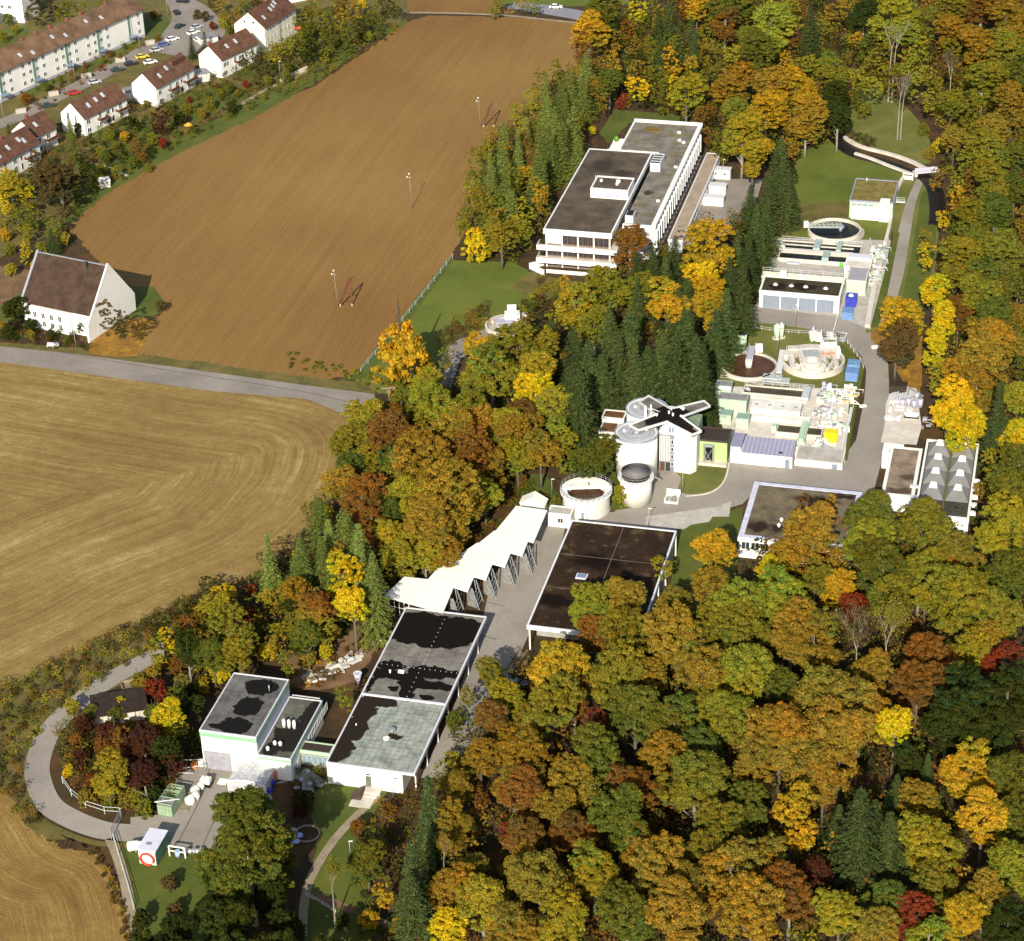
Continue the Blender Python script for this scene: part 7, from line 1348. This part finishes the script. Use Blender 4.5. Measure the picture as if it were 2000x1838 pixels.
# conifers: tip (sight point), height in metres
CON = """1144,101,17 1110,130,15 1065,143,16 1094,156,15 1068,184,16 1105,179,17 1084,205,18 1120,203,18 1026,226,15 984,231,15 1052,239,17 1073,245,17 1097,226,19 979,276,15 1050,292,18 956,297,15 958,325,15 984,331,16 997,365,15 1139,150,15 1128,262,15 1010,250,15|W
1285,15,16 1305,0,17 1326,43,16 1350,30,16 1292,72,15 1357,65,15 1584,2,22 1170,-12,17|N
1527,265,19 1531,304,19 1515,286,18 1540,330,17 1467,359,14 1502,340,17 1479,398,16 1500,385,16 1441,447,17 1452,504,20 1434,518,18 1463,450,18 1425,500,15 1490,420,15 1319,458,16 1273,479,15 1245,491,14 1342,537,17 1325,560,15 1190,599,19 1229,596,22 1294,640,21 1340,601,24 1360,650,22 1266,670,18 1119,635,19 1149,661,19 1077,617,15 1117,709,20 1374,670,20 1320,655,22 1240,660,19 1208,650,18 1133,718,22 1400,600,16 1420,560,18 1245,540,15 1280,520,16 1300,500,16 1175,690,16|M
669,990,17 698,1020,19 621,967,15 674,998,16 640,1012,15 625,1045,15 583,1047,16 646,1078,15 520,1040,15 726,1075,20 705,1060,17|C
1683,1535,22 1814,1470,12 1740,1584,17 1754,1509,13 1955,744,21 1710,1560,15 1640,1570,12|E
834,1512,19 800,1640,20  132,219,9 97,444,8 147,583,8 372,68,8 398,60,7 157,300,6 502,90,6 15,240,7 800,1700,18|B"""
REG = dict(SE='in the big lower right wood', E='in the wood right of the stream', N='in the wood behind the office block', W='beside the ploughed field', M='between office block and digesters', C='in the wood left of the digesters', S='by the white workshop', B='around the bottom yard', V='in the village')
items = []
for rg, s in (('SE', W_SE), ('E', W_E), ('N', W_N), ('W', W_W), ('M', W_M), ('C', W_C), ('S', W_S), ('B', W_B), ('V', W_V)):
    for tok in s.split():
        a = tok.split(','); 
        if int(a[2]) < 5: continue
        items.append(dict(x=float(a[0]), y=float(a[1]), w=float(a[2]), c=a[3], f=a[4] if len(a) > 4 else '', rg=rg, con=False))
for line in CON.split('\n'):
    body, rg = line.split('|')
    for tok in body.split():
        a = tok.split(','); h_ = float(a[2]); tip = P(float(a[0]), float(a[1]), h_)
        fx, fy = proj((tip.x, tip.y, h_*.5))
        items.append(dict(x=fx, y=fy, w=h_*.36*ppm(fx, fy), c='x' if rg == 'W' or a[0] in ('132', '520', '583', '698', '669', '726', '705', '621', '674', '625', '646', '640') else 'c', f='', rg=rg, con=True, h=h_, p=(tip.x, tip.y)))
rt = random.Random(5)
for it in items:
    if it['rg'] == 'SE' and it['x'] < 1330 and it['y'] > 1440 and it['c'] in 'ed' and rt.random() < .45: it['c'] = rt.choice('oob')
    if it['rg'] == 'C' and it['c'] in 'e' and 700 < it['x'] < 1010 and it['y'] > 800 and rt.random() < .5: it['c'] = 'o'
for it in items:
    if it['con']: continue
    w_m = it['w']/ppm(it['x'], it['y'], 8)
    f = it['f']; 
    if f == 's' or w_m < 4.2: it['kind'] = 'shrub'; hh = w_m*.95 if w_m > 2 else w_m*1.1; zc = hh*.5; it['H'] = hh
    elif f == 't': it['kind'] = 'tall'; zc = w_m*1.20+1; it['H'] = zc
    elif f == 'x': it['kind'] = 'bare'; zc = w_m*1.05+2; it['H'] = zc
    else:
        it['kind'] = 'broad'; zc = min(12.5, 3.0+w_m*.82) if it['rg'] != 'V' else w_m*.62+.6
        it['H'] = zc
    p = P(it['x'], it['y'], zc); it['p'] = (p.x, p.y); it['wm'] = w_m; it['zc'] = zc
# plain words for each tree: what stands left, right and in front of it
def wordc(it): return NAMEC[it['c']]
def kindw(it): return 'spruce' if it['con'] else {'shrub': 'shrub', 'tall': 'tall tree', 'bare': 'bare limbed tree'}.get(it.get('kind'), 'tree')
def nearest(it, dx, dy, skip=()):
    best = None
    for o in items:
        if o is it or o in skip: continue
        ex, ey = o['x']-it['x'], o['y']-it['y']; d = math.hypot(ex, ey)
        if d < 1e-3: continue
        c_ = (ex*dx+ey*dy)/d
        if c_ < .6: continue
        s = d/(c_**2)
        if best is None or s < best[0]: best = (s, o)
    return best[1] if best and best[0] < 260 else None
used = {}
_o = 'first second third fourth fifth sixth seventh eighth ninth tenth eleventh twelfth thirteenth fourteenth fifteenth sixteenth seventeenth eighteenth nineteenth'.split()
ORD = _o+[(t+'tieth' if k == 0 else t+'ty-'+_o[k-1]) if k else t+'tieth' for t in ('twen', 'thir', 'for', 'fif', 'six', 'seven', 'eigh', 'nine') for k in range(10)]
SHORT = {k: v for k, v in NAMEC.items()}
for it in sorted(items, key=lambda q: -q['w']):
    sz = 'broad ' if it['w'] > 100 else ('slim ' if it['w'] < 32 else '')
    lf, rt_, fr, bk = nearest(it, -1, 0), nearest(it, 1, 0), nearest(it, 0, 1), nearest(it, 0, -1)
    me_ = f"{sz}{wordc(it)} {kindw(it)}"; reg = REG[it['rg']]
    cand = []
    if lf and rt_: cand.append(f"{me_} between {wordc(lf)} and {wordc(rt_)} ones, {reg}")
    if fr: cand.append(f"{me_} right behind the {wordc(fr)} {kindw(fr)}, {reg}")
    if bk: cand.append(f"{me_} just below the {wordc(bk)} {kindw(bk)}, {reg}")
    if lf and fr: cand.append(f"{me_} right of {wordc(lf)} one and behind {wordc(fr)} one, {reg}")
    if rt_ and bk: cand.append(f"{me_} left of {wordc(rt_)} one, below {wordc(bk)} one, {reg}")
    if rt_ and fr: cand.append(f"{me_} left of {wordc(rt_)} one, above {wordc(fr)} one, {reg}")
    cand = [c_ for c_ in cand if len(c_.split()) <= 16] or [f"{me_} {reg}"]
    pick = next((c_ for c_ in cand if c_ not in used), None)
    if pick is None:
        peers = sorted([o for o in items if o['rg'] == it['rg'] and o['c'] == it['c'] and kindw(o) == kindw(it)], key=lambda o: o['x']); n_ = next(i for i, o in enumerate(peers) if o is it)
        pick = f"{wordc(it)} {kindw(it)}, {ORD[n_]} of its colour from the left, {reg}"
        if pick in used: pick = None
    if pick is None:
        short = f"{me_} {reg}, " ; ex = []
        hx = 'far left' if it['x'] < 400 else 'left' if it['x'] < 800 else 'centre' if it['x'] < 1200 else 'right' if it['x'] < 1600 else 'far right'
        hy = 'top' if it['y'] < 300 else 'upper part' if it['y'] < 700 else 'middle' if it['y'] < 1100 else 'lower part' if it['y'] < 1500 else 'bottom'
        pick = f"{me_}, {hx} {hy} of the picture" 
    used[pick] = 1; it['label'] = pick if len(pick.split()) <= 16 else pick.replace(', '+reg, '')
def place(name, it, pair, cat, group, color, scale, rz, zoff=0.0):
    r = thing(name, it['label'], cat, (it['p'][0], it['p'][1], zoff), rz, group); r.scale = scale
    c_ = part('crown', pair[0], None, r); c_.color = (*color, 1); part('trunk', pair[1], None, r); return r
def vary(c_, am=.12):
    b_ = rt.uniform(1-am, 1+am); return (c_[0]*b_*rt.uniform(.92, 1.08), c_[1]*b_, c_[2]*b_)
bro = sorted([i for i in items if not i['con'] and i['kind'] in ('broad', 'tall', 'bare')], key=lambda q: -q['w'])
rest = bro[300:]
restid = set(id(i) for i in rest)
for n_, it in enumerate(items):
    col = vary(PALC[it['c']])
    if id(it) in restid: continue
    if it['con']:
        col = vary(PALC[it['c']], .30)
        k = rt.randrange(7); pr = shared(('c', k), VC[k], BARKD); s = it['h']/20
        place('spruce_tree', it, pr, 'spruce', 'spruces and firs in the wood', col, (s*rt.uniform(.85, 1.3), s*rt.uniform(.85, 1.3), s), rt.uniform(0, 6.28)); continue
    w_m, zc = it['wm'], it['zc']
    if it['kind'] == 'shrub':
        k = rt.randrange(5); pr = shared(('s', k), VS[k], BARKD); s = w_m/10; place('shrub', it, pr, 'shrub', 'shrubs', col, (s, s, it['H']/7.1), rt.uniform(0, 6.28))
    elif it['kind'] == 'tall':
        k = rt.randrange(4); pr = shared(('t', k), VT[k], BARK); s = w_m/7.4; sz_ = zc/8.8; place('broadleaf_tree', it, pr, 'tree', 'autumn broadleaf trees', col, (s, s, sz_), rt.uniform(0, 6.28))
    elif it['kind'] == 'bare':
        k = 3 if it['x'] in (1740.0, 1757.0) else n_ % 3; pr = shared(('x', k), VX[k], BARKP); s = w_m/10; H_ = [17, 17, 15, 22][k]; place('bare_tree', it, pr, 'tree', 'thin crowned trees with pale limbs', col, (s, s, zc/(H_*.62)), rt.uniform(0, 6.28))
    else:
        k = rt.randrange(8); pr = shared(('b', k), VB[k], BARKP if n_ % 3 == 0 else BARK); s = w_m/(8.8 if it['rg'] in ('SE', 'E', 'N') else 8.0)
        sz_ = max(.3, min(s*.86, zc/8.6)) ; zt = zc-8.6*sz_          # crown middle sits at 8.6 in the mesh
        if zt < 0: sz_ = zc/8.6; zt = 0
        r = place('broadleaf_tree', it, pr, 'tree', 'autumn broadleaf trees', col, (s, s, sz_), rt.uniform(0, 6.28), 0)
        if zt > 0:                      # longer bole under a small crown
            for ch in r.children:
                if ch.name.startswith('crown'): ch.location.z = zt/sz_
                else: ch.scale.z = (zt+11*sz_)/(11*sz_)
# the smallest of the broadleaf trees, past three hundred, as one far wood
def cloud_object(name, specs, label, leafs=900, leaf=.32, cat='wood'):
    C, N, T, S = [], [], [], []; m = MB(); g = np.random.default_rng(99)
    base = [crown_cloud(200+i, nblob=60, nleaf=leafs, leaf=leaf, lobes=5) for i in range(4)]
    for (x, y, zc, w_m, hh, col) in specs:
        c0, n0, t0 = base[g.integers(4)][:3]; a = g.uniform(0, 6.28); ca, sa = np.cos(a), np.sin(a); s = w_m/9.6; sz_ = hh
        q = c0.copy(); q[:, 2] -= 8.6; q = np.stack([(q[:, 0]*ca-q[:, 1]*sa)*s+x, (q[:, 0]*sa+q[:, 1]*ca)*s+y, np.maximum(.05, q[:, 2]*sz_+zc)], 1)
        nn = np.stack([n0[:, 0]*ca-n0[:, 1]*sa, n0[:, 0]*sa+n0[:, 1]*ca, n0[:, 2]], 1)
        C.append(q); N.append(nn); T.append(t0*np.array(col)); S.append(g.uniform(.6, 1.25, len(q))*leaf*max(.45, min(1.3, s)))
    C, N, T, S = map(np.concatenate, (C, N, T, S)); me = tri_mesh(name, C, N, S, T, LEAF, g)
    o = part(name, me, None); o.color = (1, 1, 1, 1); return tag(o, label, cat, None, 'stuff')
if rest:
    cloud_object('far_wood', [(i['p'][0], i['p'][1], i['zc'], i['wm'], min(1.0, i['wm']/9.0), vary(PALC[i['c']])) for i in rest], 'smallest far autumn trees filling the gaps of the woods', 1800, .28)
# undergrowth fills the floor of the woods
def inside(p, poly):
    x, y = p; c_ = False; j = len(poly)-1
    for i in range(len(poly)):
        if (poly[i][1] > y) != (poly[j][1] > y) and x < (poly[j][0]-poly[i][0])*(y-poly[i][1])/(poly[j][1]-poly[i][1]+1e-9)+poly[i][0]: c_ = not c_
        j = i
    return c_
def scatter(poly_px, spacing, wr, hr, pal, jit=.45):
    spacing *= .88
    poly = [(P(*q).x, P(*q).y) for q in poly_px]; xs = [q[0] for q in poly]; ys = [q[1] for q in poly]; out = []
    y = min(ys)
    while y < max(ys):
        x = min(xs)
        while x < max(xs):
            q = (x+rt.uniform(-jit, jit)*spacing, y+rt.uniform(-jit, jit)*spacing)
            if inside(q, poly):
                w_ = rt.uniform(*wr); h_ = w_*rt.uniform(*hr); out.append((q[0], q[1], h_*.5, w_, h_/9.6, vary(PALC[rt.choice(pal)], .25)))
            x += spacing
        y += spacing
    return out
UG = []
UG += scatter([(1040,1300),(1110,1260),(1320,1200),(1460,1110),(1700,1060),(1900,1020),(2150,1000),(2200,2100),(800,2100),(760,1760),(830,1600),(900,1440)], 5.2, (4, 7), (.8, 1.2), 'bonekdb')
UG += scatter([(1850,330),(1870,100),(2150,100),(2150,960),(1935,960),(1915,860),(1830,860),(1815,760),(1840,560)], 5.0, (4, 6.5), (.8, 1.2), 'oebdeo')
UG += scatter([(1185,55),(1560,-120),(2150,-120),(2150,240),(1840,270),(1800,190),(1700,180),(1640,250),(1590,300),(1500,330),(1400,310),(1320,235),(1190,215),(1130,140)], 5.2, (4, 7), (.8, 1.2), 'oebduk')
UG += scatter([(1050,600),(1190,575),(1290,480),(1450,430),(1550,320),(1520,470),(1450,600),(1400,740),(1200,790),(1180,870),(1130,900),(1040,900),(950,1000),(880,1110),(740,1170),(560,1280),(330,1320),(300,1240),(500,1130),(640,1000),(700,850),(760,800),(860,770),(960,690)], 5.2, (3.5, 6.5), (.7, 1.1), 'bekdnk')
UG += scatter([(1150,120),(1200,170),(1140,290),(1060,440),(1020,520),(890,500),(905,420),(960,280),(1060,190)], 4.5, (3.5, 5.5), (.8, 1.1), 'edkd')
cloud_object('undergrowth', UG, 'low autumn undergrowth and young trees covering the floor of the woods', 260, .42, 'undergrowth')
SB = []
SB += scatter([(-60,1380),(0,1345),(170,1262),(300,1200),(430,1145),(470,1165),(420,1210),(330,1262),(200,1330),(120,1380),(70,1440),(45,1500),(50,1560),(100,1622),(60,1625),(0,1550),(-60,1540)], 2.3, (1.6, 3.2), (.5, .8), 'nenbodu')
SB += scatter([(390,1170),(440,1145),(410,1175),(330,1225),(270,1250),(275,1230)], 2.0, (2.5, 4.2), (.6, .9), 'nmnn')
SB += scatter([(120,1640),(185,1668),(225,1725),(250,1800),(258,1838),(246,1838),(232,1780),(205,1715),(165,1672)], 1.6, (1.2, 2.2), (.4, .7), 'nbono')
SB += scatter([(130,440),(210,372),(330,296),(460,228),(620,160),(760,75),(790,50),(740,55),(600,130),(440,210),(300,285),(180,365),(120,430)], 3.2, (1.4, 3.0), (.5, .8), 'edndo')
SB += scatter([(118,1420),(150,1410),(250,1435),(330,1420),(365,1480),(340,1560),(255,1592),(200,1580),(150,1545),(118,1490)], 2.4, (2.6, 4.8), (.7, 1.0), 'mnekbdou')
SB += scatter([(120,1430),(180,1440),(250,1440),(320,1420),(360,1480),(330,1570),(250,1595),(170,1570),(120,1500)], 2.6, (2, 3.8), (.6, .9), 'mnekb')
SB += scatter([(855,650),(950,600),(960,640),(870,690)], 2.2, (2, 3.4), (.6, .9), 'bnon')
SB += scatter([(1060,545),(1110,560),(1070,600),(1020,640),(1010,600)], 2.6, (2, 3.6), (.5, .8), 'noou')
SB += scatter([(1000,930),(1110,1000),(1060,990),(960,1060),(890,1110),(760,1180),(755,1150),(880,1080),(960,1020)], 2.4, (1.8, 3.4), (.5, .9), 'dbdeb')
SB += scatter([(1650,262),(1700,268),(1720,285),(1700,290),(1655,275)], 2.2, (1.6, 2.8), (.5, .8), 'nkn')
SB += scatter([(560,1310),(640,1290),(700,1250),(745,1210),(742,1240),(640,1345),(560,1360)], 2.6, (1.2, 2.4), (.5, .8), 'bnbg')
SB += scatter([(850,1530),(960,1400),(1010,1290),(1050,1290),(1020,1400),(900,1560)], 2.8, (2.2, 4), (.7, 1), 'ednb')
SB += scatter([(560,1520),(635,1500),(640,1540),(600,1600),(560,1590)], 2.6, (1.5, 3), (.5, .9), 'kdkm')
SB += scatter([(150,330),(330,250),(430,180),(400,215),(320,285),(200,360)], 4.4, (1.6, 3.2), (.6, .9), 'ekdndeb')
SB += scatter([(20,250),(110,245),(160,235),(250,200),(300,190),(380,140),(430,130),(510,90),(620,60),(760,20),(760,50),(620,130),(460,200),(300,275),(190,345),(130,400),(60,330)], 3.4, (1.4, 3.6), (.6, 1.0), 'ekdndebk')
SB += scatter([(60,225),(280,100),(300,75),(280,65),(120,140),(20,190)], 4.5, (1.2, 2.4), (.6, .9), 'ebdnr')
SB += scatter([(0,630),(60,640),(170,660),(170,690),(0,665)], 2.6, (1.2, 2.6), (.6, .9), 'kdnb')
SB += scatter([(705,1600),(760,1565),(835,1540),(850,1700),(840,1900),(700,1900),(700,1790),(690,1720),(700,1650)], 2.6, (1.4, 3.4), (.5, .9), 'endbokd')
SB += scatter([(560,690),(640,705),(730,735),(760,770),(690,745),(560,725)], 2.6, (.9, 1.8), (.4, .7), 'eed')
cloud_object('scrub', SB, 'low scrub and bushes along field edges, banks and garden borders', 150, .30, 'scrub')
SC.view_layers[0].update()
